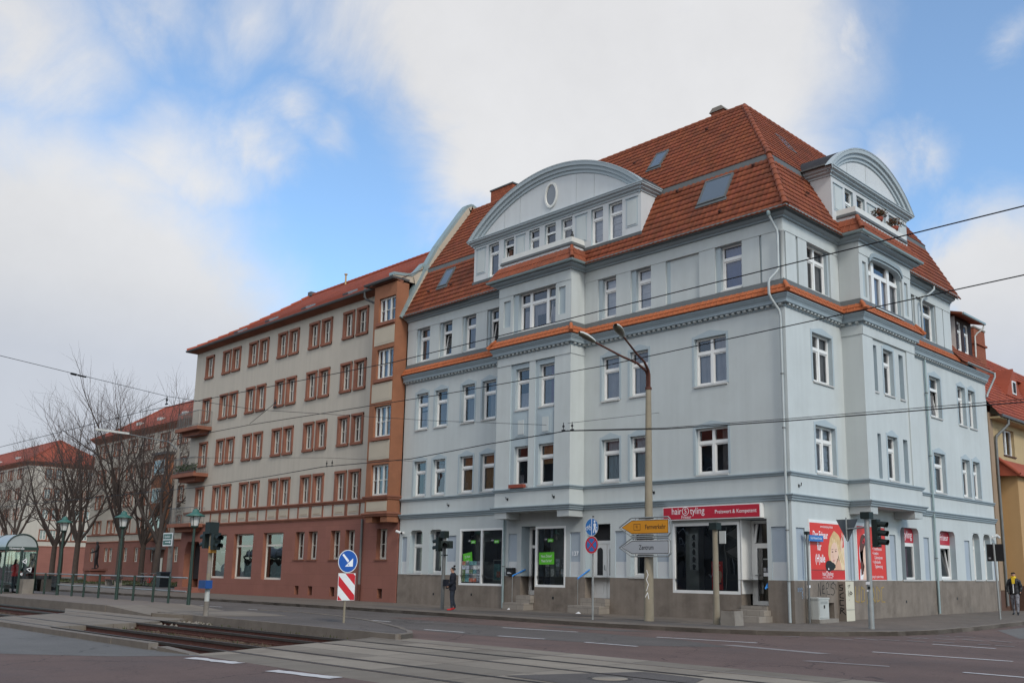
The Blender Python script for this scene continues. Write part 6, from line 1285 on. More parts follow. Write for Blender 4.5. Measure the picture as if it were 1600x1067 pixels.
text_mesh(mb, 'tyling', .33, FPL(FR, -3.53, 3.625, d), M['letter'], sx=.86); text_mesh(mb, 'Friseur', .15, FPL(FR, -4.0, 3.425, d), M['letter'], sx=1.0); text_mesh(mb, 'Preiswert & Kompetent', .185, FPL(FR, -1.98, 3.565, d), M['letter'], sx=.92)
mb.build('lettering', sg)
def hair_logo(mb, F, u, z, d, s, m):
    text_mesh(mb, 'hair', s, FPL(F, u-1.02*s, z, d), m, sx=.8); text_mesh(mb, 'S', s*.85, FPL(F, u-.02*s, z, d), m, sx=.9); ring_on(mb, F, u-.02*s, z, d, s*.42, s*.49, m); text_mesh(mb, 'tyling', s, FPL(F, u+1.28*s, z, d), m, sx=.8)
# poster with blonde head
po = empty('wall_poster', (.02, 2.2, 1.33), 'red hairdresser poster with a smiling blonde woman, left of the grey sign back', 'poster')
mb = MB(); RT.box(mb, 1.0, 3.36, 0, .03, 1.33, 3.30, M['signwhite']); RT.box(mb, 1.04, 3.32, .03, .034, 1.35, 3.20, M['redposter']); RT.box(mb, 1.04, 3.32, .034, .036, 1.35, 1.66, M['redposter2']); RT.box(mb, 1.04, 3.32, .036, .0375, 1.655, 1.675, M['brownprint']); mb.build('sheet', po)
mb = MB()
text_mesh(mb, 'www.hairstyling-halle.de', .115, FPL(RT, 2.15, 3.09, .0365), M['letter'], sx=.75); text_mesh(mb, 'Der Friseur', .34, FPL(RT, 1.72, 2.80, .0365), M['letter'], sx=.62, bold=.006)
text_mesh(mb, 'für', .36, FPL(RT, 1.62, 2.42, .0365), M['letter'], sx=.66, bold=.006); text_mesh(mb, '(H)alle', .36, FPL(RT, 1.66, 2.03, .0365), M['letter'], sx=.66, bold=.006)
hair_logo(mb, RT, 2.08, 1.54, .0380, .19, M['letter']); text_mesh(mb, 'für Haar- und Hautschönheit', .07, FPL(RT, 2.1, 1.42, .0380), M['letter'], sx=.8)
mb.build('lettering', po)
def blob(cu, cz, ru, rz, wob=0, n=26, seed=1, rot=0.0):
    r = random.Random(seed); out = []
    for k in range(n):
        a = 2*math.pi*k/n; q = 1+wob*math.sin(3*a+seed)+wob*.6*r.uniform(-1, 1); x, z = ru*q*math.cos(a), rz*q*math.sin(a)
        out.append((cu+x*math.cos(rot)-z*math.sin(rot), cz+x*math.sin(rot)+z*math.cos(rot)))
    return out
mb = MB(); f_ = lambda pts, l, m: RT.flat(mb, pts, .0366+.0008*l, M[m])
f_(blob(2.72, 2.32, .50, .60, .07, seed=3), 0, 'blonde'); f_([(2.35, 1.675), (3.30, 1.675), (3.30, 2.45), (2.9, 2.3), (2.6, 2.0)], 1, 'blonde2')
f_(blob(2.62, 2.20, .27, .40, .02, rot=-.25), 2, 'skinprint2'); f_([(2.62, 1.675), (3.1, 1.675), (3.0, 1.95), (2.82, 2.06), (2.70, 1.86)], 2, 'skinprint')
for k in range(9): f_([(2.45+.06*k, 2.74-.01*k*k*.4), (2.50+.06*k, 2.72-.01*k*k*.4), (2.62+.085*k, 2.1-.03*k), (2.58+.085*k, 2.1-.03*k)], 3 if k > 4 else 1, 'blonde2' if k % 2 else 'blonde')
f_(blob(3.15, 2.55, .07, .26, .02, rot=-.2), 4, 'skinprint2'); f_(blob(3.22, 2.78, .035, .17, .02, rot=.15), 4, 'skinprint2')
for u in (2.49, 2.72): f_(blob(u, 2.27+.03*(u-2.5)*4, .055, .022, 0, 12), 5, 'brownprint'); f_([(u-.07, 2.335), (u+.07, 2.36), (u+.07, 2.375), (u-.07, 2.35)], 5, 'brownprint')
f_([(2.53, 2.22), (2.50, 2.09), (2.58, 2.07), (2.585, 2.085), (2.525, 2.10)], 5, 'skinprint'); f_(blob(2.57, 1.985, .075, .026, 0, 12, rot=.1), 5, 'redposter2'); f_([(2.52, 1.99), (2.62, 1.995), (2.61, 1.98), (2.53, 1.977)], 6, 'letter')
f_(blob(2.30, 1.80, .34, .17, .10, seed=8), 7, 'black'); f_([(2.14, 1.68), (2.18, 1.75), (2.24, 1.68)], 8, 'letter'); mb.build('portrait', po)
po = empty('wall_poster', (.02, 5.4, 1.33), 'red hairdresser poster with a dark-haired woman in profile and a list, behind the traffic signal', 'poster')
mb = MB(); RT.box(mb, 4.26, 6.50, 0, .03, 1.33, 3.34, M['signwhite']); RT.box(mb, 4.30, 6.46, .03, .034, 1.35, 3.22, M['redposter']); RT.box(mb, 6.46, 6.50, .0, .035, 1.33, 3.34, M['steel_dark']); mb.build('sheet', po)
mb = MB()
f_(blob(4.85, 2.25, .42, .72, .05, seed=5), 0, 'letter'); f_([(4.40, 1.36), (5.25, 1.36), (5.2, 1.8), (4.7, 2.0), (4.45, 1.7)], 0, 'letter')
f_(blob(4.78, 2.42, .34, .50, .04, seed=2), 1, 'brownprint'); f_([(4.46, 2.3), (4.72, 2.4), (4.66, 1.55), (4.50, 1.5)], 1, 'brownprint'); f_(blob(4.93, 2.16, .25, .42, .015, rot=-.12), 2, 'skinprint2'); f_([(4.62, 1.36), (5.15, 1.36), (5.02, 1.74), (4.74, 1.8)], 1, 'skinprint2')
f_(blob(4.86, 2.72, .13, .085, .16, seed=4), 3, 'redposter2'); f_(blob(4.74, 2.66, .08, .06, .16, seed=9), 3, 'redsign'); f_(blob(5.04, 2.28, .06, .025, 0, 12), 4, 'brownprint'); f_([(4.95, 2.35), (5.12, 2.36), (5.12, 2.38), (4.95, 2.375)], 4, 'brownprint'); f_(blob(5.04, 1.94, .07, .028, 0, 12), 4, 'redposter2'); f_([(5.12, 2.24), (5.19, 2.08), (5.11, 2.06)], 4, 'skinprint')
mb.build('portrait', po); mb = MB()
hair_logo(mb, RT, 5.72, 2.94, .0365, .17, M['letter']); text_mesh(mb, 'Friseur', .10, FPL(RT, 6.1, 2.80, .0365), M['letter'])
for k, (t, u) in enumerate((('• Haarmode', 5.42), ('• Trendfrisuren', 5.42), ('• kreative', 5.42), ('Colorationen', 5.56), ('• individuelle', 5.42), ('Typberatung', 5.56))): text_mesh(mb, t, .165, FPL(RT, u, 2.60-.155*k, .0365), M['letter'], 'LEFT', sx=.72)
text_mesh(mb, 'Styling für jeden Anlass', .13, FPL(RT, 5.72, 1.46, .0365), M['letter'], sx=.8); mb.build('lettering', po)
# things on and behind the shop panes
def flatthing(name, label, cat, fn, group=None):
    mb = MB(); fn(mb); return tag(mb.build(name), label, cat, group)
def sticker(u, z, t1, t2, w, h, rot):
    def fn(mb):
        c, s = math.cos(rot), math.sin(rot); q = lambda x, y: (u+x*c-y*s, z+x*s+y*c); FR.flat(mb, [q(-w/2, -h/2), q(w/2, -h/2), q(w/2, h/2), q(-w/2, h/2)], -.035, M['stickgreen'])
        for t, y in ((t1, .09), (t2, -.10)): text_mesh(mb, t, .15, lambda X, Y: FR.p(*((lambda a: (a[0], -.032, a[1]))(q(X, Y+y)))), M['letter'], sx=.62)
    return fn
flatthing('window_sticker', 'tilted green sticker on the left double shop window', 'sticker', sticker(-15.93, 2.02, 'Zu Hause', 'hier!', .60, .50, .16), 'green window stickers'); flatthing('window_sticker', 'level green sticker on the shop window beside the glass door', 'sticker', sticker(-11.10, 2.03, 'Neues Zuhause?', 'Mieten Sie hier!', .86, .48, .02), 'green window stickers')
for u, l in ((-15.72, 'small black and green shop logo on the left pane of the double window'), (-14.22, 'small black and green shop logo on the right pane of the double window'), (-11.02, 'small black and green shop logo on the window beside the glass door')):
    def fn(mb, u=u):
        FR.box(mb, u-.24, u-.02, -.036, -.034, 2.72, 2.86, M['black']); text_mesh(mb, 'real', .11, FPL(FR, u-.13, 2.79, -.0335), M['letter'], sx=.8); FR.box(mb, u-.02, u+.28, -.036, -.034, 2.67, 2.80, M['stickgreen']); text_mesh(mb, 'green', .11, FPL(FR, u+.13, 2.735, -.0335), M['letter'], sx=.8)
    flatthing('window_logo', l, 'sticker', fn, 'shop logos on the panes')
PC = [mat('photo_print_%s' % n, c, .6, .5, 14.0, dirt=(d, .9, 9.0)) for n, c, d in (('green', (.10, .16, .06), (.45, .45, .42)), ('brick', (.34, .09, .05), (.5, .48, .44)), ('sky', (.45, .5, .55), (.07, .09, .05)), ('white', (.6, .6, .58), (.12, .14, .10)), ('grey', (.12, .13, .15), (.4, .4, .4)), ('teal', (.08, .2, .22), (.3, .5, .45)))]
def fn(mb):
    rr = random.Random(2)
    for i in range(5):
        for j in range(5): FR.box(mb, -16.30+.245*i, -16.07+.245*i, -.036, -.033, 1.04+.178*j, 1.205+.178*j, PC[rr.randrange(6)])
flatthing('photo_collage', 'collage of many small photographs on the left shop pane', 'poster', fn)
def fn(mb): FR.box(mb, -14.42, -13.90, -.20, -.18, 1.10, 1.98, M['steel']); FR.box(mb, -14.37, -13.95, -.18, -.176, 1.14, 1.94, PC[5]); FR.box(mb, -14.37, -13.95, -.176, -.174, 1.80, 1.94, M['navy']); FR.box(mb, -14.20, -13.97, -.175, -.173, 1.25, 1.5, PC[1])
flatthing('framed_poster', 'grey framed blue-green poster standing in the right shop pane', 'poster', fn)
def fn(mb):
    for i in range(4):
        for j in range(2): FR.box(mb, -11.22+.285*i, -10.98+.285*i, -.10, -.09, 1.30+.38*j, 1.65+.38*j, M['steel']); FR.box(mb, -11.20+.285*i, -11.0+.285*i, -.09, -.086, 1.33+.38*j, 1.62+.38*j, PC[(4, 3, 4, 2)[(i+j) % 4]])
flatthing('notice_rack', 'rack of eight small framed notices in the window beside the glass door', 'notice', fn)
def fn(mb):
    for j in range(5): FR.box(mb, -4.22, -3.86, -.25, -.245, 1.62+.255*j, 1.86+.255*j, M['curtain']); FR.flat(mb, blob(-4.04, 1.74+.255*j, .07, .09, .12, seed=j+1), -.243, M['black']); FR.flat(mb, [(-4.12, 1.63+.255*j), (-3.96, 1.63+.255*j), (-4.02, 1.70+.255*j)], -.2425, M['black'])
flatthing('hair_picture_strip', 'column of five black and white hairstyle pictures in the large shop window', 'poster', fn)
def fn(mb): FR.box(mb, -3.30, -2.85, -.25, -.24, .98, 1.92, M['redposter']); text_mesh(mb, 'hairStyling', .085, FPL(FR, -3.08, 1.80, -.238), M['letter'], sx=.8); FR.flat(mb, blob(-3.0, 1.42, .12, .2, .12, seed=6), -.238, M['skinprint']); [FR.box(mb, -3.24, -3.0, -.24, -.238, 1.30+.09*k, 1.335+.09*k, M['letter']) for k in range(5)]; FR.box(mb, -3.26, -2.9, -.24, -.2385, 1.16, 1.20, M['black'])
flatthing('shop_poster', 'red poster standing low inside the large shop window', 'poster', fn)
# letter box, house number, cameras
lb = empty('letter_box', (-13.08, -.02, 1.33), 'black wall letter box between the double shop window and the glass door', 'letter box'); mb = MB(); FR.box(mb, -13.27, -12.86, .0, .14, 1.34, 1.64, M['black']); mb.build('body', lb); mb = MB(); FR.box(mb, -13.28, -12.85, .0, .16, 1.60, 1.65, M['black']); FR.box(mb, -13.2, -12.95, .14, .142, 1.42, 1.44, M['letter']); FR.box(mb, -13.2, -13.02, .14, .142, 1.46, 1.475, M['letter']); mb.build('flap', lb)
def fn(mb): text_mesh(mb, '137', .24, FPL(FR, -9.50, 2.20, .004), M['letter'], sx=1.0, bold=.004)
flatthing('house_number', 'white house number 137 left of the white double door', 'house number', fn)
def camera_(F, u, z, s, label):
    c = empty('security_camera', F.p(u, 0, z), label, 'camera'); mb = MB(); mb.tube([F.p(u, 0, z), F.p(u, .22, z)], .022, M['signwhite'], 8); F.box(mb, u-.06, u+.06, 0, .02, z-.06, z+.06, M['signwhite']); mb.build('bracket', c); mb = MB(); mb.tube([F.p(u-.20*s, .26, z+.07), F.p(u+.14*s, .24, z-.02)], .062, M['signwhite'], 10); mb.tube([F.p(u+.10*s, .245, z-.01), F.p(u+.17*s, .24, z-.03)], .052, M['black'], 10); mb.build('housing', c); return c
camera_(FR, -20.58, 3.22, 1, 'white security camera at the left end of the blue building'); camera_(RT, 17.3, 3.25, 1, 'white security camera at the far end of the right facade')
# stair rails
for i, (x0, y0, z0, x1, y1, z1, l) in enumerate(((-12.52, -.45, 1.34, -12.50, .22, 1.58, 'short blue handrail beside the glass door steps'), (-8.94, -.42, 1.28, -8.92, .20, 1.60, 'short blue handrail beside the white double door'), (-.97, -.10, 1.08, -.97, .42, 1.16, 'small blue handrail at the hairdresser door'))):
    mb = MB(); mb.tube([(x0, y0-.02, z0-.04), (x0, y0, z0), (x1, y1, z1)], .03, M['handrail'], 8); 
    if i == 2: mb.tube([(x0, y0, z0), (x0-.02, .1, z0+.18), (x1, y1, z1)], .022, M['handrail'], 8)
    else: mb.tube([(x0, y0-.02, z0-.04), (x0, y0-.02, .3)], .012, M['steel'], 6)
    mb.tube([(x1, y1, z1), (x1-.08, y1, z1)], .02, M['handrail'], 6); tag(mb.build('handrail'), l, 'handrail', 'blue handrails at the doors')
# plants on the bay balconies
for i, (u, l, m) in enumerate(((6.02, 'bushy brown heather left of the other pot on the right balcony', 'heather'), (7.35, 'bushy brown heather right of the other pot on the right balcony', 'heather'))):
    pt = empty('potted_plant', RT.p(u, .62, 14.80), l, 'plant', 'heather pots on the balcony'); mb = MB(); mb.lathe([(0, 0), (.13, 0), (.17, .16), (.15, .16)], RT.p(u, .66, 14.80), M['clay'], 14); mb.build('pot', pt); mb = MB(); r = random.Random(i+4)
    for k in range(420):
        a, b, s = r.uniform(0, 6.28), r.uniform(0, 1.5), r.uniform(.12, .33); c = Vector(RT.p(u, .66, 14.96))+Vector((s*math.cos(a)*math.sin(b+.2), s*1.3*math.sin(a)*math.sin(b+.2), s*.8*math.cos(b)+.04)); d = Vector((r.uniform(-1, 1), r.uniform(-1, 1), r.uniform(0, 1)))*.045; e = Vector((r.uniform(-1, 1), r.uniform(-1, 1), r.uniform(-1, 1)))*.03
        mb.poly([c, c+d+e, c+d*1.4-e*.3, c+d*.6-e], M[m] if k % 4 else M['leaf'])
    mb.build('foliage', pt)
mb = MB(); mb.lathe([(0, 0), (.06, 0), (.07, .12), (.03, .2), (.045, .26), (.0, .30)], (-9.25, -.60, 14.80), M['black'], 10); tag(mb.build('bird_figure'), 'small dark figure on the right end of the front balcony parapet', 'ornament')
mb = MB(); FR.box(mb, -12.36, -11.5, .80, .96, 4.81, 4.95, M['clay']); tag(mb.build('flower_box'), 'red flower box under the left first-floor bay window', 'flower box')
# ---------------------------------------------------------------- street lamp with two arms
lp = empty('street_lamp', (-3.61, -2.8, 0), 'tall concrete street lamp with two rusty arms in front of the blue building', 'street lamp')
mb = MB(); mb.tube([(-3.61, -2.8, -.1), (-3.61, -2.8, .5), (-3.60, -2.8, 3), (-3.58, -2.8, 7.54)], [.165, .16, .135, .092], M['concrete'], 16); mb.build('pole', lp)
mb = MB(); mb.tube([(-3.58, -2.8, 7.50), (-3.58, -2.8, 7.58)], .11, M['rust'], 14)
for k, (hx, hy) in enumerate(((-3.98, -5.02), (-2.80, -5.02))):
    o_ = Vector((-3.62+.07*k, -2.8, 7.5)); h = Vector((hx, hy, 8.78)); dr = Vector((hx+3.58, hy+2.8, 0)); pts = [o_, o_+Vector((0, 0, .5))]
    for t in (.04, .09, .16, .26): pts.append(o_+Vector((0, 0, .5))+dr*(t*.75)+Vector((0, 0, .10+t*.95)))
    pts += [o_.lerp(h, .5)*1.0+Vector((0, 0, .34)), h]; mb.tube(pts, [.05, .05, .045, .045, .042, .04, .036, .03], M['rust'], 8)
mb.build('arm', lp)
for k, (hx, hy) in enumerate(((-3.98, -5.02), (-2.80, -5.02))):
    d = Vector((hx+3.58, hy+2.8, .75)).normalized(); h = Vector((hx, hy, 8.78)); s = d.cross(Vector((0, 0, 1))).normalized(); u_ = s.cross(d); mb = MB(); rows = []
    for t, w, hh in ((0, .055, .05), (.06, .085, .08), (.2, .12, .10), (.42, .15, .11), (.60, .12, .085), (.68, .06, .05)): rows.append((t, w, hh))
    for lo in (0, 1):
        vs = []; n_ = 9
        for t, w, hh in rows: vs += [h+d*t+s*(w*math.cos(math.pi*j/(n_-1)))+u_*((hh if not lo else -hh*.75)*math.sin(math.pi*j/(n_-1))) for j in range(n_)]
        mb.faces(vs, [(i*n_+j, i*n_+j+1, (i+1)*n_+j+1, (i+1)*n_+j) for i in range(len(rows)-1) for j in range(n_-1)], M['lamphead'] if not lo else M['lampunder'], True)
    mb.build('lamp_head', lp)
mb = MB(); SG = Facade((-3.61, -2.8, 0), (math.cos(.3), math.sin(.3), 0), (math.sin(.3), -math.cos(.3), 0))
for L in ([(-.02, .95), (.05, 1.15), (-.02, 1.3), (.04, 1.45), (-.01, 1.6)], [(-.06, .75), (.02, .9), (.06, .7)]): ribbon(mb, SG, L, .158, .010, M['letter'])
mb.build('graffiti', lp)
def arrow_sign(label, z0, z1, m, txt, num):
    s = empty('direction_sign', (-3.6, -2.95, z0), label, 'road sign', 'arrow signs on the lamp pole'); F = Facade((0, -2.98, 0), (1, 0, 0), (0, -1, 0)); zc = (z0+z1)/2; h = (z1-z0)/2; x0, x1 = -4.70, -2.57
    def arrow(i, r=.0): return [(x0+i*1.3, zc), (x0+.52+i*.35, zc+h-i), (x1-i-r, zc+h-i), (x1-i, zc+h-i-r), (x1-i, zc-h+i+r), (x1-i-r, zc-h+i), (x0+.52+i*.35, zc-h+i)]
    mb = MB(); o_ = arrow(.0, .10)
    for a, b in zip(o_, o_[1:]+o_[:1]): mb.tube([F.p(a[0], 0, a[1]), F.p(b[0], 0, b[1])], .022, M['steel'], 8)
    for x in (-4.0, -3.1):
        for q in (-1, 1): mb.tube([F.p(x, 0, zc+q*h), F.p(x, 0, zc+q*(h-.09))], .015, M['steel'], 6)
    for z in (z0+.02, z1-.02): mb.tube([F.p(-3.9, -.05, z), F.p(-3.3, -.05, z)], .028, M['steel_dark'], 8)
    mb.build('tube_frame', s); mb = MB(); F.shape(mb, arrow(.065, .03), -.015, .012, M['signwhite']); F.flat(mb, arrow(.078, .02), .0135, M['black']); F.flat(mb, arrow(.100, .02), .015, m); 
    text_mesh(mb, txt, .21, FPL(F, -3.18 if num else -3.55, zc-.01, .0165), M['black'], sx=.80, bold=.002)
    if num:
        bx = -3.93
        for a, b, c, e in ((bx-.14, bx+.14, zc+.09, zc+.105), (bx-.14, bx+.14, zc-.105, zc-.09), (bx-.14, bx-.125, zc-.09, zc+.09), (bx+.125, bx+.14, zc-.09, zc+.09)): F.flat(mb, [(a, c), (b, c), (b, e), (a, e)], .0165, M['black'])
        text_mesh(mb, num, .15, FPL(F, bx, zc, .0165), M['black'], sx=.8)
    mb.build('panel', s)
arrow_sign('amber arrow sign reading Fernverkehr, upper of the two on the lamp pole', 2.67, 3.27, M['signyellow'], 'Fernverkehr', '91'); arrow_sign('pale grey arrow sign reading Zentrum, lower of the two on the lamp pole', 2.03, 2.61, M['signgrey'], 'Zentrum', None)
# round signs on one post
SP = Facade((-5.18, -3.80, 0), (1, 0, 0), (0, -1, 0))
st = empty('traffic_sign', (-5.18, -3.74, 0), 'grey post with a blue cycle and footpath disc above a no stopping disc', 'road sign')
mb = MB(); mb.tube([(-5.18, -3.74, -.05), (-5.18, -3.74, 3.30)], .032, M['steel'], 10); mb.tube([(-5.18, -3.74, 3.30), (-5.18, -3.74, 3.33)], .036, M['black'], 10); mb.build('pole', st)
def disc(F, u, z, d, r, m, n=32): return [(u+r*math.cos(2*math.pi*k/n), z+r*math.sin(2*math.pi*k/n)) for k in range(n)]
mb = MB(); F = SP; F.shape(mb, disc(F, 0, 2.97, 0, .29, None), 0, .012, M['signback']); F.flat(mb, disc(F, 0, 2.97, 0, .288, None), .0128, M['signwhite']); F.flat(mb, disc(F, 0, 2.97, 0, .276, None), .0136, M['signblue2']); F.flat(mb, [(-.012, 2.70), (.012, 2.70), (.012, 3.24), (-.012, 3.24)], .0144, M['letter'])
for cx in (-.20, -.06): ring_on(mb, F, cx-.01, 2.93, .0144, .042, .058, M['letter'], 14)
ribbon(mb, F, [(-.21, 2.93), (-.17, 3.01), (-.09, 3.01), (-.13, 2.93), (-.17, 3.01)], .0144, .008, M['letter']); ribbon(mb, F, [(-.07, 2.93), (-.09, 3.05), (-.06, 3.06)], .0144, .008, M['letter'])
F.flat(mb, [(.06, 2.78), (.10, 2.95), (.07, 3.06), (.13, 3.10), (.20, 3.06), (.17, 2.95), (.20, 2.78), (.16, 2.78), (.135, 2.92), (.10, 2.78)], .0144, M['letter']); F.flat(mb, disc(F, .13, 3.15, 0, .038, None, 14), .0144, M['letter']); F.flat(mb, [(.20, 2.80), (.22, 2.92), (.25, 2.80)], .0144, M['letter']); F.flat(mb, disc(F, .222, 2.95, 0, .022, None, 10), .0144, M['letter'])
mb.build('path_disc', st)
mb = MB(); F.shape(mb, disc(F, 0, 2.39, 0, .29, None), 0, .012, M['signback']); F.flat(mb, disc(F, 0, 2.39, 0, .288, None), .0128, M['signwhite']); F.flat(mb, disc(F, 0, 2.39, 0, .278, None), .0136, M['signred']); F.flat(mb, disc(F, 0, 2.39, 0, .215, None), .0144, M['signpurple'] if 'signpurple' in M else M['signblue2'])
for s in (-1, 1): F.flat(mb, [(-.17*s-.035, 2.39-.17+.035*s*0), (-.17*s+.035, 2.39-.17), (.17*s+.035, 2.39+.17), (.17*s-.035, 2.39+.17)], .0152+.0004*s, M['signred'])
mb.build('no_stopping_disc', st)
# keep right sign with striped panel on the traffic island
KF = Facade((-8.33, -11.02, 0), (0, 1, 0), (1, 0, 0))
st = empty('traffic_sign', (-8.37, -11.02, 0), 'blue keep-right disc above a red and white striped panel on the traffic island', 'road sign'); mb = MB(); mb.tube([(-8.37, -11.02, -.05), (-8.37, -11.02, 2.0)], .035, M['concrete'], 10); mb.build('pole', st)
mb = MB(); F = KF; F.shape(mb, disc(F, 0, 1.755, 0, .335, None), 0, .015, M['signback']); F.flat(mb, disc(F, 0, 1.755, 0, .333, None), .0158, M['signwhite']); F.flat(mb, disc(F, 0, 1.755, 0, .312, None), .0166, M['signblue'])
F.flat(mb, [(-.20, 1.935), (-.155, 1.975), (.045, 1.775), (.0, 1.72)], .0174, M['letter']); F.flat(mb, [(-.09, 1.605), (.175, 1.605), (.175, 1.845)], .0174, M['letter']); F.flat(mb, [(-.09, 1.605), (.04, 1.735), (.08, 1.70)], .0178, M['letter']); F.flat(mb, [(.03, 1.63), (.06, 1.665), (-.01, 1.665)], .0182, M['signblue'])
mb.build('keep_right_disc', st)
mb = MB(); u0, u1, z0, z1 = -.29, .29, .63, 1.41; F.box(mb, u0, u1, -.005, .012, z0, z1, M['signwhite'])
def clip_poly(pts, a, b, c):
    out = []
    for (p, q) in zip(pts, pts[1:]+pts[:1]):
        fp, fq = a*p[0]+b*p[1]-c, a*q[0]+b*q[1]-c
        if fp <= 0: out.append(p)
        if fp*fq < 0: t = fp/(fp-fq); out.append((p[0]+(q[0]-p[0])*t, p[1]+(q[1]-p[1])*t))
    return out
rect = [(u0+.008, z0+.008), (u1-.008, z0+.008), (u1-.008, z1-.008), (u0+.008, z1-.008)]
for c0 in (.22, .78, 1.34):
    q = clip_poly(rect, 1, 1, c0+.28+.0); q = clip_poly(q, -1, -1, -(c0)) if q else q
    if len(q) > 2: F.flat(mb, q, .0128, M['signred'])
mb.build('striped_panel', st)
# ---------------------------------------------------------------- traffic signals
def signal_head(parent, F, u, d, z0, lenses=3, name='signal_head', w=.24):
    mb = MB(); h = .255*lenses+.04; F.box(mb, u-w/2, u+w/2, d, d+.17, z0, z0+h, M['tl']); mb_ = mb
    for k in range(lenses):
        z = z0+.145+.255*k; n_ = 14; ins, out = [], []
        for L_, m in (('v', M['tl']),):
            vs = []
            for j in range(n_+1):
                a = math.radians(-35)+math.radians(250)*j/n_; vs += [F.p(u+.105*math.cos(a), d+.17, z+.105*math.sin(a)), F.p(u+.108*math.cos(a), d+.17+.24+.04*math.sin(a), z+.10*math.sin(a)-.03)]
            mb.faces(vs, [(2*j, 2*j+1, 2*j+3, 2*j+2) for j in range(n_)], m, True)
        F.flat(mb, disc(F, u, z, 0, .098, None, 16), d+.174, M['tl_lens'])
    return mb.build(name, parent)
EX = lambda x, y, z=0: Facade((x, y, z), (0, 1, 0), (1, 0, 0)); WX = lambda x, y, z=0: Facade((x, y, z), (0, -1, 0), (-1, 0, 0)); SY = lambda x, y, z=0: Facade((x, y, z), (1, 0, 0), (0, -1, 0))
ts = empty('traffic_signal', (2.85, -.64, 0), 'grey traffic signal pole with three-lens head in front of the red posters', 'traffic light')
mb = MB(); mb.tube([(2.85, -.64, -.05), (2.85, -.64, 1.35), (2.85, -.64, 3.2)], [.085, .08, .075], M['steel'], 14); mb.build('pole', ts); mb = MB(); mb.box(2.72, 3.0, -.78, -.50, 3.14, 3.34, M['tl']); mb.build('cap_box', ts)
signal_head(ts, EX(2.86, -.50), 0, .12, 2.32, 3)
mb = MB(); SF = SY(2.85, -.72); F = SF; F.box(mb, -.07, .05, .01, .014, 1.25, 1.33, M['letter']); F.box(mb, -.02, .06, .012, .016, 1.12, 1.2, M['black']); F.box(mb, -.05, .0, .012, .016, 1.05, 1.1, M['letter']); mb.build('sticker', ts)
gs = empty('traffic_sign', (2.2, -.64, 2.5), 'grey back of a triangular give way sign fixed to the right signal pole', 'road sign'); mb = MB(); F = SY(2.2, -.60); F.shape(mb, [(-.35, 3.15), (.35, 3.15), (.02, 2.50), (-.02, 2.50)], -.012, 0, M['signback']); mb.build('panel', gs); mb = MB(); mb.tube([(2.2, -.64, 2.52), (2.2, -.64, 3.2)], .026, M['steel'], 8); mb.tube([(2.2, -.64, 2.86), (2.8, -.64, 2.90)], .024, M['steel'], 8); mb.build('bracket', gs)
ts = empty('traffic_signal', (-14.37, -2.54, 0), 'traffic signal pole with two dark heads beside the waiting woman', 'traffic light')
mb = MB(); mb.tube([(-14.37, -2.54, -.05), (-14.37, -2.54, 2.95)], .072, M['steel_dark'], 12); mb.build('pole', ts); mb = MB(); mb.box(-14.50, -14.24, -2.66, -2.42, 2.80, 3.08, M['tl']); mb.box(-14.5, -14.2, -2.60, -2.48, 2.1, 2.14, M['tl']); mb.build('cap_box', ts)
signal_head(ts, WX(-14.50, -2.54), 0, .10, 2.28, 2, w=.26); signal_head(ts, Facade((-14.1, -2.66, 0), (.8, .6, 0), (.6, -.8, 0)), .05, .02, 2.38, 1, w=.46)
mb = MB(); mb.box(-14.28, -14.10, -2.62, -2.46, .90, 1.16, M['navy']); mb.build('push_button_box', ts)
TX, TY = -14.34, -12.35
ts = empty('traffic_signal', (TX, TY, 0), 'traffic signal pole with white bands and a blue box on the tram platform end', 'traffic light')
mb = MB(); mb.tube([(TX, TY, -.1), (TX, TY, .45)], .085, M['concrete2'], 12); mb.tube([(TX, TY, .45), (TX, TY, .9)], .078, M['cabinet'], 12); mb.tube([(TX, TY, .9), (TX, TY, 1.35)], .074, M['concrete'], 12); mb.tube([(TX, TY, 1.35), (TX, TY, 1.75)], .073, M['concrete2'], 12); mb.tube([(TX, TY, 1.75), (TX, TY, 2.7)], .07, M['concrete'], 12); mb.build('pole', ts); mb = MB(); mb.box(TX-.18, TX+.14, TY-.16, TY+.16, 2.62, 3.0, M['tl']); mb.build('cap_box', ts)
signal_head(ts, WX(TX-.12, TY), 0, .1, 2.15, 2, w=.26); signal_head(ts, EX(TX+.12, TY), 0, .1, 2.10, 2, w=.26); mb = MB(); mb.box(TX+.05, TX+.2, TY-.1, TY+.1, 2.0, 2.22, M['signyellow']); mb.build('amber_box', ts)
mb = MB(); mb.box(TX-.30, TX+.20, TY-.18, TY+.05, .86, 1.12, M['plastic_blue']); mb.build('blue_box', ts)
# concrete post with green box, stone block
pp = empty('signal_post', (-1.22, -2.5, 0), 'thin concrete post with a dark green cap before the large shop window', 'post'); mb = MB(); mb.tube([(-1.22, -2.5, -.05), (-1.22, -2.5, 1.2), (-1.22, -2.5, 2.95)], [.11, .09, .085], M['concrete'], 12); mb.build('pole', pp); mb = MB(); mb.box(-1.36, -1.08, -2.63, -2.37, 2.84, 3.06, M['tl']); mb.build('cap_box', pp); mb = MB(); mb.box(-1.06, -.84, -2.52, -2.48, 2.42, 2.80, M['cabinet']); mb.build('plate', pp)
mb = MB(); mb.prism([(-.88, -2.80, -.02), (-.36, -2.80, -.02), (-.385, -2.80, .43), (-.855, -2.80, .43)], (0, .46, 0), M['concrete2']); mb.box(-.83, -.41, -2.76, -2.38, .43, .445, M['ballast']); tag(mb.build('concrete_planter'), 'square brown concrete block beside the thin concrete post', 'planter')
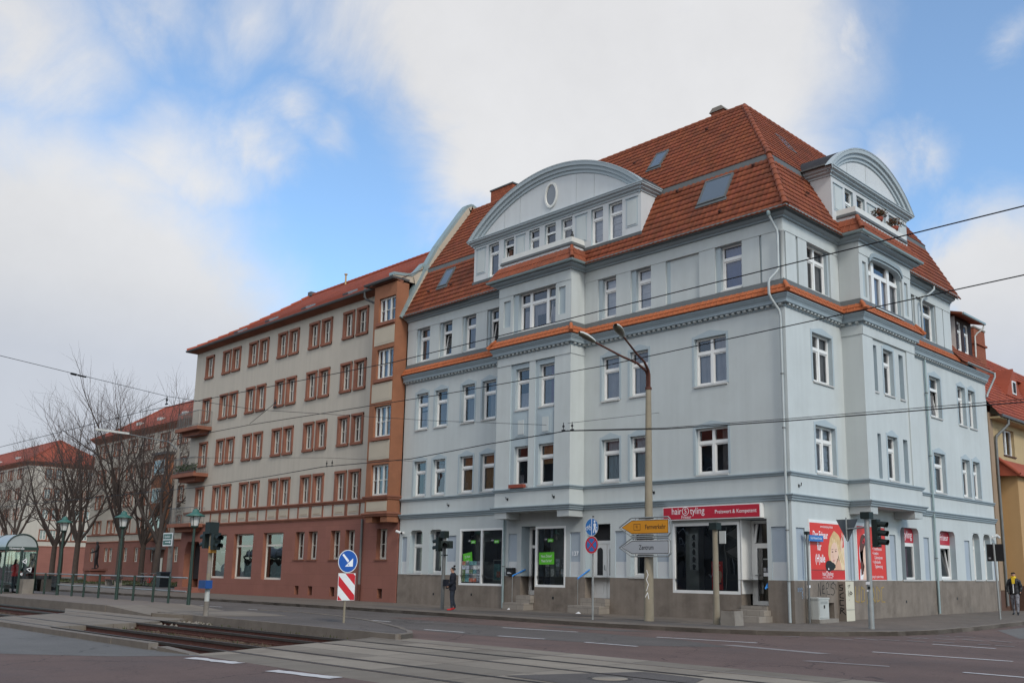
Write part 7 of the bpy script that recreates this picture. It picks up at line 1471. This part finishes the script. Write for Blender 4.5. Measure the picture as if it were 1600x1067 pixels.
# street-name post
sn = empty('street_name_sign', (.16, .45, 0), 'blue street name plate on a slim dark post at the house corner', 'street sign'); mb = MB(); mb.tube([(.16, .62, -.02), (.16, .62, 2.82)], .035, M['steel_dark'], 10); mb.box(.10, .22, .56, .70, 2.78, 2.88, M['tl']); mb.box(.12, .2, .60, .67, 1.1, 1.18, M['letter']); mb.build('pole', sn)
mb = MB(); F = EX(.16, 0); F.box(mb, .74, 1.66, -.01, .012, 2.58, 2.78, M['signblue2']); text_mesh(mb, 'Karl-Meitner-Straße', .105, FPL(F, 1.20, 2.68, .0135), M['letter'], sx=.85); mb.build('name_plate', sn)
# cabinets by the right facade
cb_ = empty('utility_cabinet', (.2, 1.1, 0), 'pale grey street cabinet below the blonde poster', 'cabinet'); mb = MB(); mb.box(.04, .42, .74, 1.40, .10, .76, M['cabinet']); mb.box(.02, .44, .72, 1.42, .74, .79, M['cabinet']); mb.build('body', cb_); mb = MB(); mb.box(.0, .46, .70, 1.95, -.02, .12, M['concrete2']); mb.build('base', cb_)
mb = MB(); F = EX(.42, 0); F.box(mb, .78, 1.36, .001, .014, .16, .72, M['cabinet']); [F.box(mb, .84, 1.30, .014, .017, zz_, zz_+.012, M['steel_dark']) for zz_ in (.60, .63, .66)]; F.box(mb, 1.04, 1.10, .014, .03, .46, .56, M['black']); mb.build('door', cb_)
cb_ = empty('utility_cabinet', (.15, 3.1, 0), 'tall cream cabinet with black tags against the plinth', 'cabinet'); mb = MB(); mb.box(.025, .30, 2.80, 3.38, -.02, 1.30, M['cabinet2']); mb.build('body', cb_); mb = MB(); F = EX(.30, 0)
F.box(mb, 2.80, 3.38, .0, .004, .36, .375, M['steel_dark']); 
for L in ([(2.98, .82), (2.98, 1.0)], [(3.05, .80), (3.12, .98), (3.05, .9), (3.2, .86), (3.16, .96), (3.26, .9)], [(2.95, 1.15), (3.1, 1.18), (3.0, 1.08)], [(3.0, .68), (3.02, .70)]): ribbon(mb, F, L, .006, .010, M['graff'])
mb.box(.026, .296, 2.795, 2.80, .0, 1.29, M['plinth']); G2 = Facade((0, 2.794, 0), (1, 0, 0), (0, -1, 0))
for z, L in ((1.10, [(.2, .09), (.08, .07), (.10, 0), (.2, -.02), (.18, -.09), (.08, -.09)]), (.84, [(.22, .09), (.09, .03), (.09, -.07), (.22, -.09)]), (.60, [(.21, .08), (.08, .08), (.08, -.08), (.21, -.09)]), (.34, [(.08, -.1), (.10, .1), (.22, .06), (.12, 0), (.27, -.12)])): ribbon(mb, G2, [(x, z+y) for x, y in L], .002, .016, M['graff'])
mb.build('graffiti', cb_)
# square sign seen from behind on the right pavement
sb_ = empty('traffic_sign', (2.98, 9.15, 0), 'dark back of a square sign on a leaning grey post at the right', 'road sign'); mb = MB(); mb.tube([(2.98, 9.15, -.02), (2.93, 9.15, 2.72)], .036, M['steel'], 10); mb.build('pole', sb_); mb = MB(); F = SY(2.95, 9.19); F.box(mb, -.30, .30, -.015, 0, 2.06, 2.68, M['black']); F.box(mb, -.24, -.16, 0, .004, 2.14, 2.2, M['curtain']); mb.build('panel', sb_)
# ---------------------------------------------------------------- tram stop on the left
def green_lamp(x, y, z0, label):
    g = empty('platform_lamp', (x, y, z0), label, 'lamp', 'green lanterns on the tram platform'); mb = MB(); mb.tube([(x, y, z0-.05), (x, y, z0+.9), (x, y, z0+3.05)], [.075, .065, .045], M['green'], 12); mb.build('pole', g)
    mb = MB(); mb.lathe([(.05, 3.02), (.13, 3.08), (.15, 3.13), (.04, 3.16)], (x, y, z0), M['green'], 16); mb.lathe([(.36, 3.50), (.37, 3.53), (.20, 3.62), (.13, 3.66), (.12, 3.74), (.05, 3.80), (.0, 3.82)], (x, y, z0), M['greenroof'], 18); mb.lathe([(.36, 3.50), (.10, 3.52)], (x, y, z0), M['green'], 18); mb.build('lantern_roof', g)
    mb = MB(); mb.lathe([(.13, 3.13), (.19, 3.50)], (x, y, z0), M['lampglass'], 14)
    for k in range(4): a = math.pi/4+k*math.pi/2; mb.tube([(x+.14*math.cos(a), y+.14*math.sin(a), z0+3.12), (x+.20*math.cos(a), y+.20*math.sin(a), z0+3.5)], .012, M['green'], 5)
    mb.build('lamp_glass', g)
green_lamp(-20.55, -10.1, .0, 'green lantern post at the end of the platform railing, nearest the traffic signal'); green_lamp(-27.03, -10.34, .12, 'green lantern post in the middle of the platform railing'); green_lamp(-34.54, -10.27, .12, 'green lantern post beside the tram shelter')
rl = empty('railing', (-29, -10.28, .12), 'dark green platform railing with two pale rails', 'railing'); RX = [-36.4, -32.56, -31.06, -29.25, -25.41, -23.43, -21.96]
for x in RX: mb = MB(); mb.tube([(x, -10.28, .05), (x, -10.28, 1.16)], .05, M['green'], 8); mb.build('post', rl)
for z, x0, n_ in ((1.14, -58, 'handrail'), (.62, -34.5, 'rail')): mb = MB(); mb.tube([(x0, -10.28, z), (-20.6, -10.2, z-.02)], .032, M['steel'], 8); mb.build(n_, rl)
mb = MB()
for a, b in ((-36.3, -34.6), (-38.3, -36.5)): mb.box(a, b, -10.285, -10.275, .25, 1.05, M['shelterglass'])
mb.build('glass_panel', rl)
sh = empty('tram_shelter', (-46, -10.6, .12), 'glazed tram shelter with a green frame and curved milky roof', 'shelter')
X0, X1, Y0, Y1 = -56.0, -38.0, -11.75, -10.3; yc, ry = (Y0+Y1)/2, (Y1-Y0)/2; mb = MB(); n_ = 14; ar_ = [(yc+ry*math.cos(math.pi*k/n_), 2.40+.70*math.sin(math.pi*k/n_)) for k in range(n_+1)]
for k in range(n_): (a, b), (c, d) = ar_[k], ar_[k+1]; mb.poly([(X0, a, b), (X1, a, b), (X1, c, d), (X0, c, d)], M['milkroof'], smooth=True)
mb.poly([(X1-.02, y, z-.02) for y, z in ar_], M['milkroof']); mb.build('curved_roof', sh)
mb = MB()
for x in [X1-.0-2.25*k for k in range(9)]:
    mb.tube([(x, y, z) for y, z in ar_], .035, M['green'], 6)
    for y in (Y0, Y1): mb.tube([(x, y, .1), (x, y, 2.42)], .045, M['green'], 6)
for y in (Y0, Y1): mb.box(X0, X1+.04, y-.05, y+.05, 2.30, 2.44, M['green'])
mb.box(X1-.04, X1+.05, Y0, Y1, 2.28, 2.46, M['green']); mb.box(X1-.02, X1+.04, yc-.05, yc+.03, .1, 2.3, M['green']); mb.build('frame', sh)
mb = MB(); mb.box(X0, X1-.05, Y1-.01, Y1+.01, .3, 2.25, M['shelterglass']); mb.box(X1-.01, X1+.01, Y0+.05, Y1-.05, .35, 2.25, M['shelterglass']); mb.build('glass_wall', sh)
mb = MB(); F = EX(X1+.03, 0); text_mesh(mb, 'Huttenstraße', .17, FPL(F, -11.28, 2.375, .035), M['letter'], sx=.75)
for (pts) in ([(-10.95, 1.72), (-10.78, 1.86), (-10.76, 1.62)], [(-10.72, 1.35), (-10.5, 1.42), (-10.52, 1.2)], [(-11.0, 1.1), (-10.9, 1.14), (-10.9, 1.02)]): ribbon(mb, F, pts+[pts[0]], .0, .02, M['letter'])
mb.build('lettering', sh)
mb = MB(); mb.box(-41.5, -39.0, -10.75, -10.4, .52, .58, M['green']); mb.box(-41.4, -41.3, -10.7, -10.45, .12, .52, M['green']); mb.box(-39.2, -39.1, -10.7, -10.45, .12, .52, M['green']); mb.build('bench', sh)
mb = MB(); mb.box(-42.6, -41.8, -11.45, -11.40, .5, 2.2, M['steel']); mb.box(-42.5, -41.9, -11.395, -11.39, .7, 2.1, PC[4]); tag(mb.build('display_case'), 'framed timetable case inside the tram shelter', 'notice')
mb = MB(); mb.prism([(-38.05, -10.95, .1), (-37.5, -10.95, .1), (-37.46, -10.95, .85), (-38.09, -10.95, .85)], (0, .5, 0), M['concrete2']); mb.box(-38.0, -37.55, -10.9, -10.5, .85, .87, M['black']); tag(mb.build('litter_bin'), 'brown concrete litter bin at the end of the tram shelter', 'bin')
# tall concrete mast with tram-stop sign further down the street
cm = empty('street_lamp', (-59.42, 6, 0), 'tall grey concrete mast with one lamp, far left before the bare trees', 'street lamp'); mb = MB(); mb.tube([(-59.42, 6, -.1), (-59.5, 6, 11.0)], [.21, .13], M['concrete2'], 12); mb.build('pole', cm); mb = MB(); mb.tube([(-59.5, 6, 10.8), (-59.9, 5.3, 11.5), (-61.6, 2.6, 12.0)], [.06, .05, .04], M['steel_dark'], 8); mb.build('arm', cm); mb = MB(); mb.prism([(-61.4, 2.7, 11.95), (-61.7, 2.45, 11.98), (-63.0, .7, 12.2), (-62.75, .55, 12.2)], (0, 0, .16), M['lamphead']); mb.build('lamp_head', cm)
mb = MB(); F = SY(-59.3, 5.7); F.box(mb, -.95, .75, 0, .04, 3.15, 4.2, M['signwhite']); F.box(mb, -.88, .66, .04, .045, 3.70, 4.1, M['greenroof']); F.box(mb, -.88, .60, .04, .045, 3.25, 3.62, M['greenroof']); text_mesh(mb, 'Apotheke', .3, FPL(F, -.15, 3.9, .047), M['letter'], sx=.9); ribbon(mb, F, [(-.5, 3.45), (.3, 3.45)], .047, .03, M['letter']); F.flat(mb, [(.3, 3.56), (.3, 3.34), (.52, 3.45)], .047, M['letter']); tag(mb.build('direction_sign'), 'green and white sign on the tall grey mast', 'road sign')
cm = empty('street_lamp', (-84, -2.5, 0), 'far street lamp with a long horizontal arm among the left trees', 'street lamp'); mb = MB(); mb.tube([(-84, -2.5, -.1), (-84, -2.5, 10.9)], [.14, .09], M['steel_dark'], 8); mb.build('pole', cm); mb = MB(); mb.tube([(-84, -2.5, 10.9), (-80.4, -3.4, 11.25)], .05, M['steel_dark'], 6); mb.prism([(-80.4, -3.5, 11.2), (-79.0, -3.8, 11.3), (-79.0, -3.5, 11.3), (-80.4, -3.2, 11.2)], (0, 0, .14), M['lamphead']); mb.build('arm', cm)
# ---------------------------------------------------------------- bare trees
def bare_tree(seed, H, spread, twigs=1.0):
    r = random.Random(seed); trunk = MB(); crown = MB()
    def limb(mb, p, d, L_, r0, lvl, mm):
        n_ = 5 if lvl < 2 else 3; pts = [p]; q = p.copy(); dd = d.copy()
        for i in range(n_):
            dd = (dd+Vector((r.uniform(-1, 1), r.uniform(-1, 1), r.uniform(-.3, .9)))*(.10+.05*lvl)).normalized(); q = q+dd*(L_/n_); pts.append(q.copy())
        rs = [r0*(1-.62*i/n_) for i in range(n_+1)]; mb.tube(pts, rs, mm, (9, 6, 5, 4, 3, 3)[min(lvl, 5)], caps=False); return pts, rs, dd
    def grow(p, d, L_, r0, lvl):
        pts, rs, dd = limb(crown, p, d, L_, r0, lvl, M['bark2'] if lvl < 3 else M['twig'])
        if lvl >= 4: return
        k = (0, 5, 5, 5, 3)[lvl] if lvl < 5 else 0; k = max(2, int(k*twigs+.5))
        for i in range(k):
            t = .25+.75*(i+r.random()*.6)/k; j = min(len(pts)-2, int(t*(len(pts)-1))); b = pts[j].lerp(pts[j+1], t*(len(pts)-1)-j)
            ax = dd.cross(Vector((r.uniform(-1, 1), r.uniform(-1, 1), r.uniform(-1, 1)))).normalized(); nd = (dd*r.uniform(.55, .95)+ax*r.uniform(.45, .85)+Vector((0, 0, .16))).normalized()
            grow(b, nd, L_*r.uniform(.48, .68), max(.008, rs[j]*.48), lvl+1)
        grow(pts[-1], dd, L_*.55, rs[-1], lvl+1)
    base = Vector((0, 0, -.1)); h = H*r.uniform(.20, .26)
    trunk.tube([base, base+Vector((.03, .02, .35)), base+Vector((.05, 0, h*.5)), base+Vector((.0, .05, h))], [.36, .28, .25, .23], M['bark'], 12, caps=False)
    top = base+Vector((0, .05, h))
    for k in range(5):
        a = 2*math.pi*(k+r.uniform(-.25, .25))/5; e = r.uniform(.35, .62)*spread if k else .08
        grow(top-Vector((0, 0, r.uniform(0, .5))), Vector((math.cos(a)*e, math.sin(a)*e, 1)).normalized(), H*r.uniform(.36, .46), .15 if k else .19, 1)
    return trunk, crown
TREES = [((-69.6, 6.0), 20.5, 31, 'tall bare tree with a wide crown, left of the tall grey mast', 0), ((-62.6, 6.3), 18.5, 32, 'bare tree directly left of the tall grey mast, before the cream block', 0), ((-87.5, 6.4), 16.5, 33, 'bare tree with slender forked trunk right of the tram shelter', 0), ((-80.0, 6.0), 17.0, 34, 'bare tree beside the dark statue', 0), ((-102, 6.6), 15.5, 35, 'bare tree at the left edge behind the tram shelter roof', 0)]
for i, ((x, y), H, sd_, lab, _) in enumerate(TREES):
    t = empty('bare_tree', (x, y, 0), lab, 'tree', 'bare street trees on the lawn'); tr_, cr_ = bare_tree(sd_, H, 1.0)
    for b_, n_ in ((tr_, 'trunk'), (cr_, 'crown')):
        o = _b(b_, n_); o.parent = t
for i, (x, y, rz, s, lab) in enumerate(((-114, 7.2, 1.2, .9, 'bare tree far behind the tram shelter, left of the last cream block corner'), (-95, 9.6, 2.4, .92, 'thin bare tree further back between the shelter and the statue'), (-75.5, 10.4, 4.0, .95, 'bare tree further back, close to the middle cream block'))):
    src = [o for o in bpy.data.objects if o.name.startswith('bare_tree')][2+i % 2]; c = copy_tree(src); c.location = (x, y, 0); c.rotation_euler = (0, 0, rz); c.scale = (s, s, s); c['label'] = lab
# statue, bench, bicycles, bin on the lawn
sta = empty('statue', (-79.0, 7.5, 0), 'dark bronze standing figure on a stone pedestal between the bare trees', 'statue'); mb = MB(); mb.box(-79.7, -78.3, 6.8, 8.2, -.1, 1.1, M['pink']); mb.box(-79.85, -78.15, 6.65, 8.35, 1.1, 1.25, M['pink']); mb.build('pedestal', sta)
bn = empty('park_bench', (-63.5, 3.4, 0), 'dark park bench in front of the bare trees', 'bench'); mb = MB(); [mb.box(-64.8, -62.3, 3.1+.16*k, 3.22+.16*k, .44, .49, M['darkwood']) for k in range(3)]; mb.build('seat', bn); mb = MB(); [mb.box(-64.8, -62.3, 3.6, 3.64, .56+.16*k, .68+.16*k, M['darkwood']) for k in range(2)]; mb.build('backrest', bn)
for x in (-64.5, -62.6): mb = MB(); mb.box(x-.06, x+.06, 3.12, 3.66, 0, .44, M['concrete2']); mb.build('leg', bn)
def bicycle(x, y, rz, label, m):
    b = empty('bicycle', (x, y, 0), label, 'bicycle', 'parked bicycles'); T = lambda a, z, s=0.0: (x+a*math.cos(rz)-s*math.sin(rz), y+a*math.sin(rz)+s*math.cos(rz), z)
    for a in (-.52, .52):
        mb = MB(); n_ = 20; mb.tube([T(a+.33*math.cos(2*math.pi*k/n_), .34+.33*math.sin(2*math.pi*k/n_)) for k in range(n_+1)], .018, M['black'], 5, caps=False); [mb.tube([T(a, .34), T(a+.32*math.cos(k*math.pi/4), .34+.32*math.sin(k*math.pi/4))], .004, M['steel'], 3) for k in range(8)]; mb.build('wheel', b)
    mb = MB(); [mb.tube([T(*p), T(*q)], .017, M[m], 6) for p, q in (((-.52, .34), (-.12, .32)), ((-.12, .32), (-.24, .82)), ((-.24, .76), (.36, .80)), ((.36, .76), (-.12, .32)), ((-.52, .34), (-.22, .74)), ((.34, .92), (.52, .34)))]; mb.build('frame', b); mb = MB(); mb.box(*sorted((T(-.36, 0, -.06)[0], T(-.14, 0, .06)[0])), *sorted((T(-.36, 0, -.06)[1], T(-.14, 0, .06)[1]+.02)), .86, .92, M['black']); mb.build('saddle', b); mb = MB(); mb.tube([T(.34, .9), T(.32, 1.0), T(.28, 1.03, -.25)], .014, M['steel'], 5); mb.tube([T(.32, 1.0), T(.28, 1.03, .25)], .014, M['steel'], 5); mb.build('handlebar', b)
bicycle(-58.4, 4.2, .1, 'red bicycle leaning beside the tall grey mast', 'redcloth'); bicycle(-60.9, 4.6, -.2, 'dark bicycle parked left of the tall grey mast', 'black')
mb = MB(); mb.prism([(-56.9, 4.0, 0), (-56.3, 4.0, 0), (-56.24, 4.0, 1.05), (-56.96, 4.0, 1.05)], (0, .7, 0), M['black']); mb.prism([(-57.0, 3.95, 1.05), (-56.2, 3.95, 1.05), (-56.25, 3.95, 1.16), (-56.9, 3.95, 1.16)], (0, .8, 0), M['black']); tag(mb.build('wheeled_bin'), 'black wheeled bin right of the tall grey mast', 'bin')
# ---------------------------------------------------------------- people
def skin_mesh(verts, edges, radii, root, sub=2):
    me = bpy.data.meshes.new('body'); me.from_pydata(verts, edges, []); o = bpy.data.objects.new('body', me); col.objects.link(o)
    m = o.modifiers.new('skin', 'SKIN'); m.use_smooth_shade = True; s = o.modifiers.new('sub', 'SUBSURF'); s.levels = s.render_levels = sub
    for i, r in enumerate(radii): me.skin_vertices[0].data[i].radius = (r, r) if not isinstance(r, tuple) else r
    me.skin_vertices[0].data[root].use_root = True
    dg = bpy.context.evaluated_depsgraph_get(); out = bpy.data.meshes.new_from_object(o.evaluated_get(dg)); bpy.data.objects.remove(o); return out
def person(loc, rz, label, mats, stride=.0, arms=((.26, .0), (.26, .0)), elbow=.10, H=1.68, hair='bun', extras=None, name='person', bare=False, cat='person', scale=None):
    """one continuous body; local frame: faces +Y, X to its right"""
    k = H/1.70; V_, E_, Rr_ = [], [], []
    def add(p, r, pa=None): V_.append((p[0]*k, p[1]*k, p[2]*k)); Rr_.append(tuple(x*k for x in r) if isinstance(r, tuple) else r*k); (E_.append((pa, len(V_)-1)) if pa is not None else None); return len(V_)-1
    pel = add((0, 0, .93), (.155, .115)); bel = add((0, .01, 1.08), (.145, .105), pel); che = add((0, .0, 1.27), (.165, .115), bel); sh_ = add((0, -.005, 1.40), (.12, .085), che); nk = add((0, .01, 1.48), .055, sh_); hd0 = add((0, .025, 1.555), (.068, .078), nk); hd1 = add((0, .03, 1.64), (.074, .092), hd0); hd2 = add((0, .02, 1.69), (.05, .06), hd1)
    for s, ph in ((-1, 1), (1, -1)):
        f = stride*ph; hip_ = add((s*.09, 0, .87), .11, pel); th = add((s*.10, f*.25+.01, .68), .092, hip_); kn = add((s*.10, f*.5+.015, .48), .072, th); cf = add((s*.10, f*.75-.01, .32), .064, kn); an = add((s*.10, f-.02-(.06 if f < 0 else 0), .085+(.05 if f < 0 else 0)), .05, cf); he = add((s*.10, f-.05, .045+(.03 if f < 0 else 0)), .04, an); to = add((s*.115, f+.10, .03), .036, he); to2 = add((s*.12, f+.17, .026), .028, to)
        a_, sw = arms[0 if s < 0 else 1]; so = add((s*.175, 0, 1.38), .062, sh_); el = add((s*(.175+.06), sw*.6-.02, 1.12), .055, so); wr = add((s*(.175+.05), sw+elbow, .90+elbow*.6), .032, el); pa = add((s*.22, sw+elbow*1.25+.01, .84+elbow*.8), (.022, .036), wr)
        for fi in range(4):
            o1 = add((s*(.20+.012*(fi == 0)), sw+elbow*1.35+.035-.022*fi, .79+elbow*.9), .0095, pa); o2 = add((s*.195, sw+elbow*1.45+.03-.02*fi, .755+elbow+.006*abs(fi-1)), .008, o1)
        add((s*.185, sw+elbow*1.35+.05, .82+elbow*.85), .010, pa)
    me = skin_mesh(V_, E_, Rr_, pel)
    names = ['skin', mats['top'], mats['legs'], mats['shoe']]
    for n_ in names: me.materials.append(M[n_])
    for p in me.polygons:
        c = p.center/k; hand = abs(c.x) > .212 and c.z < .885+elbow*.7 and c.z > .6
        p.material_index = 3 if c.z < .10 else 2 if c.z < .90 and not hand else (0 if hand else (1 if c.z < 1.455 else 0))
        p.use_smooth = True
    o = bpy.data.objects.new(name, me); col.objects.link(o); o.location = loc; o.rotation_euler = (0, 0, rz); tag(o, label, cat)
    if scale: o.scale = (scale,)*3
    def child(mb, nm): c = _b(mb, nm); c.parent = o; return c
    def shell(nm, z0, z1, m, grow, arms_too=True):      # clothing follows the body surface
        bm = bmesh.new(); bm.from_mesh(me); bm.normal_update(); dl = [f for f in bm.faces if not (z0*k < f.calc_center_median().z < z1*k) or (not arms_too and abs(f.calc_center_median().x) > .17*k) or (arms_too and abs(f.calc_center_median().x) > .212*k and f.calc_center_median().z < (.90+elbow*.55)*k)]
        bmesh.ops.delete(bm, geom=dl, context='FACES')
        for v in bm.verts: v.co += v.normal*grow*(1+.25*math.sin(v.co.z*38+v.co.x*21))
        q = bpy.data.meshes.new(nm); bm.to_mesh(q); bm.free(); q.materials.clear(); q.materials.append(M[m])
        for p in q.polygons: p.material_index = 0; p.use_smooth = True
        c = bpy.data.objects.new(nm, q); col.objects.link(c); c.parent = o; return c
    if mats.get('jacket'): shell('jacket', mats.get('hem', .82), 1.47, mats['jacket'], .028*k, True)
    hm = MB(); c0 = (0, .012*k, 1.665*k)
    vs = []; n_, m_ = 14, 7
    for j in range(m_+1):
        b = math.pi*(-.12 if hair != 'short' else .06)+(math.pi/2+(.12*math.pi if hair != 'short' else -.06*math.pi))*j/m_
        for i in range(n_): a = 2*math.pi*i/n_; fr = .9 if math.sin(a) > .5 and b < .7 else 1.0; vs.append((c0[0]+.090*k*math.cos(a)*math.cos(b)*fr, c0[1]-.012*k+.105*k*math.sin(a)*math.cos(b)*fr-(.012*k if math.sin(a) > .5 and b < .5 else 0), c0[2]-.03*k+.09*k*math.sin(b)+(.045*k if math.sin(a) > .4 and b < .5 else 0)))
    hm.faces(vs, [(j*n_+i, j*n_+(i+1) % n_, (j+1)*n_+(i+1) % n_, (j+1)*n_+i) for j in range(m_) for i in range(n_)], M['hair'], True)
    if hair == 'bun': hm.lathe([(0, -.045*k), (.035*k, -.03*k), (.048*k, 0), (.035*k, .032*k), (0, .045*k)], (0, -.045*k, 1.765*k), M['hair'], 12)
    if hair == 'long': hm.tube([(0, -.06*k, 1.70*k), (0, -.085*k, 1.60*k), (0, -.08*k, 1.45*k)], [.07*k, .075*k, .05*k], M['hair'], 10)
    child(hm, 'hair')
    fm = MB()
    for s in (-1, 1): fm.lathe([(0, -.009), (.011, 0), (0, .009)], (s*.030*k, .118*k, 1.635*k), M['black'], 8); fm.lathe([(0, -.03), (.014, -.015), (.016, .01), (0, .028)], (s*.078*k, .01*k, 1.62*k), M['skin'], 8)
    fm.faces([(-.012*k, .115*k, 1.60*k), (.012*k, .115*k, 1.60*k), (0, .142*k, 1.60*k), (0, .117*k, 1.645*k), ], [(0, 1, 2), (0, 2, 3), (2, 1, 3)], M['skin']); fm.box(-.024*k, .024*k, .106*k, .118*k, 1.563*k, 1.572*k, M['redposter2'])
    child(fm, 'face')
    if extras: extras(o, child, k)
    return o
def woman(o, child, k):
    mb = MB(); mb.tube([(-.14, -.02, 1.42*k), (0, .15, 1.20*k), (.16, .10, .98*k)], .014, M['black'], 6); mb.prism([(.17, -.10, .80*k), (.17, .16, .80*k), (.17, .16, 1.0*k), (.17, -.10, 1.0*k)], (.11, 0, 0), M['black']); b = child(mb, 'shoulder_bag')
person((-13.22, -2.98, 0), R_(135), 'woman in a dark coat and red shoes waiting beside the signal pole', dict(top='greycloth', legs='denim', shoe='redcloth', jacket='navy', hem=.80), .03, ((.26, .02), (.26, .06)), .13, 1.62, 'bun', woman)
def man(o, child, k):
    mb = MB(); mb.lathe([(.075, 1.40), (.10, 1.43), (.105, 1.48), (.08, 1.53), (.07, 1.53)], (0, .015, 0), M['yellowcloth'], 14); mb.prism([(-.07, .135, 1.46), (.07, .135, 1.46), (.05, .155, 1.22), (-.05, .155, 1.24)], (0, .02, 0), M['yellowcloth']); child(mb, 'scarf')
    mb = MB(); mb.box(-.07, .07, .118, .126, 1.625, 1.65, M['black']); child(mb, 'sunglasses'); mb = MB(); mb.box(.0, .03, .150, .158, .86, 1.24, M['letter']); child(mb, 'shirt_strip')
person((1.98, 13.75, 0), R_(192), 'man in black jacket, yellow scarf and patterned trousers walking on the right', dict(top='navy', legs='camo', shoe='shoe', jacket='black', hem=.84), .20, ((.26, -.05), (.26, .05)), .06, 1.66, 'short', man)
person((-39.6, -10.75, .12), R_(20), 'person in a red jacket and dark trousers standing in the tram shelter', dict(top='redcloth', legs='denim', shoe='shoe', jacket='redcloth', hem=.86), .05, ((.26, .05), (.26, .05)), .14, 1.70, 'long')
sp = person((-79.0, 7.5, 1.25), R_(150), 'x', dict(top='bronze', legs='bronze', shoe='bronze', jacket='bronze', hem=.3), .05, ((.26, .05), (.26, .05)), .2, 2.6, 'short', name='figure')
for o in [sp]+list(sp.children):
    for s_ in o.material_slots: s_.material = M['bronze']
sp.parent = sta; sp.matrix_parent_inverse = wm(sta).inverted()
for kx in ('label', 'category'): del sp[kx]
for ch in list(sp.children): bpy.data.objects.remove(ch)
# figure at the open dormer window
person((-11.20, .62, 13.92), R_(180), 'person leaning out of the open window of the front dormer', dict(top='greycloth', legs='denim', shoe='shoe', jacket='greycloth', hem=.86), .0, ((.26, .1), (.26, .1)), .25, 1.55, 'short')
# ---------------------------------------------------------------- overhead wires
def wire(label, pts, r=.011, sag=0.0, group='overhead tram wires'):
    mb = MB(); P = [Vector(p) for p in pts]; out = []
    for a, b in zip(P, P[1:]):
        n_ = 10
        for k in range(n_): t = k/n_; q = a.lerp(b, t); q.z -= sag*4*t*(1-t); out.append(q)
    out.append(P[-1]); mb.tube(out, r, M['wire'], 5); return tag(mb.build('overhead_wire'), label, 'wire', group)
wire('upper contact wire rising to the top right above the street', [(32, -15.05, 6.0), (12.18, -15.07, 6.0), (-.86, -14.95, 6.0), (-7.78, -15.5, 6.0), (-12.06, -15.87, 6.0), (-24.8, -16.05, 6.0), (-90, -16.4, 6.0)], .0095)
wire('middle contact wire crossing just below the orange tile band', [(32, -13.9, 5.6), (11.68, -13.55, 5.6), (3.56, -13.0, 5.6), (-1.29, -13.15, 5.6), (-9.58, -13.8, 5.6), (-24, -14.0, 5.6), (-90, -14.2, 5.6)], .0095)
wire('thick lower cable bent at the clamp before the bay', [(30, -2.0, 5.42), (8.70, -4.6, 5.4), (3.36, -5.63, 5.4), (.03, -6.55, 5.4), (-2.32, -8.03, 5.4), (-6.22, -7.57, 5.4), (-11.35, -6.68, 5.4), (-16.09, -7.25, 5.4), (-21.38, -6.63, 5.4), (-30, -6.04, 5.4), (-60, -7.5, 5.4)], .015)
wire('thin second strand just above the thick lower cable', [(30, -2.0, 5.50), (8.70, -4.6, 5.465), (3.36, -5.63, 5.455), (.03, -6.55, 5.43), (-2.32, -8.03, 5.41)], .009)
wire('thin span wire from the top left to the bay clamp', [(-8.0, -26, 6.6), (-8.18, -20.69, 6.25), (-10.09, -16.0, 6.2), (-10.25, -13.24, 6.2), (-7.82, -8.49, 6.2), (-3.0, -8.15, 5.62)], .007, group='span wires')
wire('thin span wire from the bay clamp to the facade anchor', [(-2.3, -8.0, 5.62), (-5.33, -.02, 7.27)], .007, group='span wires')
wire('thin span wire anchored left of the sandstone bay', [(-19.59, -.02, 6.51), (-15.99, -2.73, 6.0), (-16.1, -7.25, 5.75), (-24.56, -11.35, 6.0), (-40, -16, 6.2)], .006, group='span wires')
wire('short bridle wire above the upper contact wire', [(-10.09, -16.0, 6.16), (-12.2, -15.9, 6.02)], .007, group='bridle wires'); wire('short bridle wire above the middle contact wire', [(-8.2, -13.75, 6.1), (-9.5, -13.8, 5.63)], .007, group='bridle wires')
def clamp(p, label, l=.22):
    mb = MB(); mb.tube([p, (p[0], p[1], p[2]-l)], .012, M['wire'], 6); mb.tube([(p[0], p[1], p[2]-l*.35), (p[0], p[1], p[2]-l*.6)], .032, M['black'], 8); mb.tube([(p[0]-.06, p[1], p[2]-l), (p[0]+.06, p[1], p[2]-l)], .022, M['black'], 6); tag(mb.build('wire_clamp'), label, 'wire clamp', 'insulated wire clamps')
clamp((-2.42, -8.05, 5.64), 'left of the two wire clamps in front of the bay'); clamp((-2.15, -7.98, 5.64), 'right of the two wire clamps in front of the bay'); clamp((-15.9, -7.22, 5.62), 'left of the two wire clamps before the pink block'); clamp((-15.55, -7.2, 5.62), 'right of the two wire clamps before the pink block'); clamp((-10.09, -16.0, 6.2), 'wire clamp over the roof of the middle cream block'); clamp((-8.2, -13.75, 6.2), 'wire clamp in front of the cream facade')
for i, (a, b, l) in enumerate((((-8.95, -18.9, 6.225), (-9.1, -18.5, 6.22), 'slim insulator on the span wire against the sky at the left'), ((-1.6, -4.9+4.6-.2, 7.0), (-1.7, -4.5, 7.0), ''))):
    if i: break
    mb = MB(); mb.tube([a, Vector(a).lerp(Vector(b), .35)], .03, M['black'], 6); mb.tube([Vector(a).lerp(Vector(b), .45), b], .022, M['black'], 6); tag(mb.build('wire_insulator'), l, 'insulator')
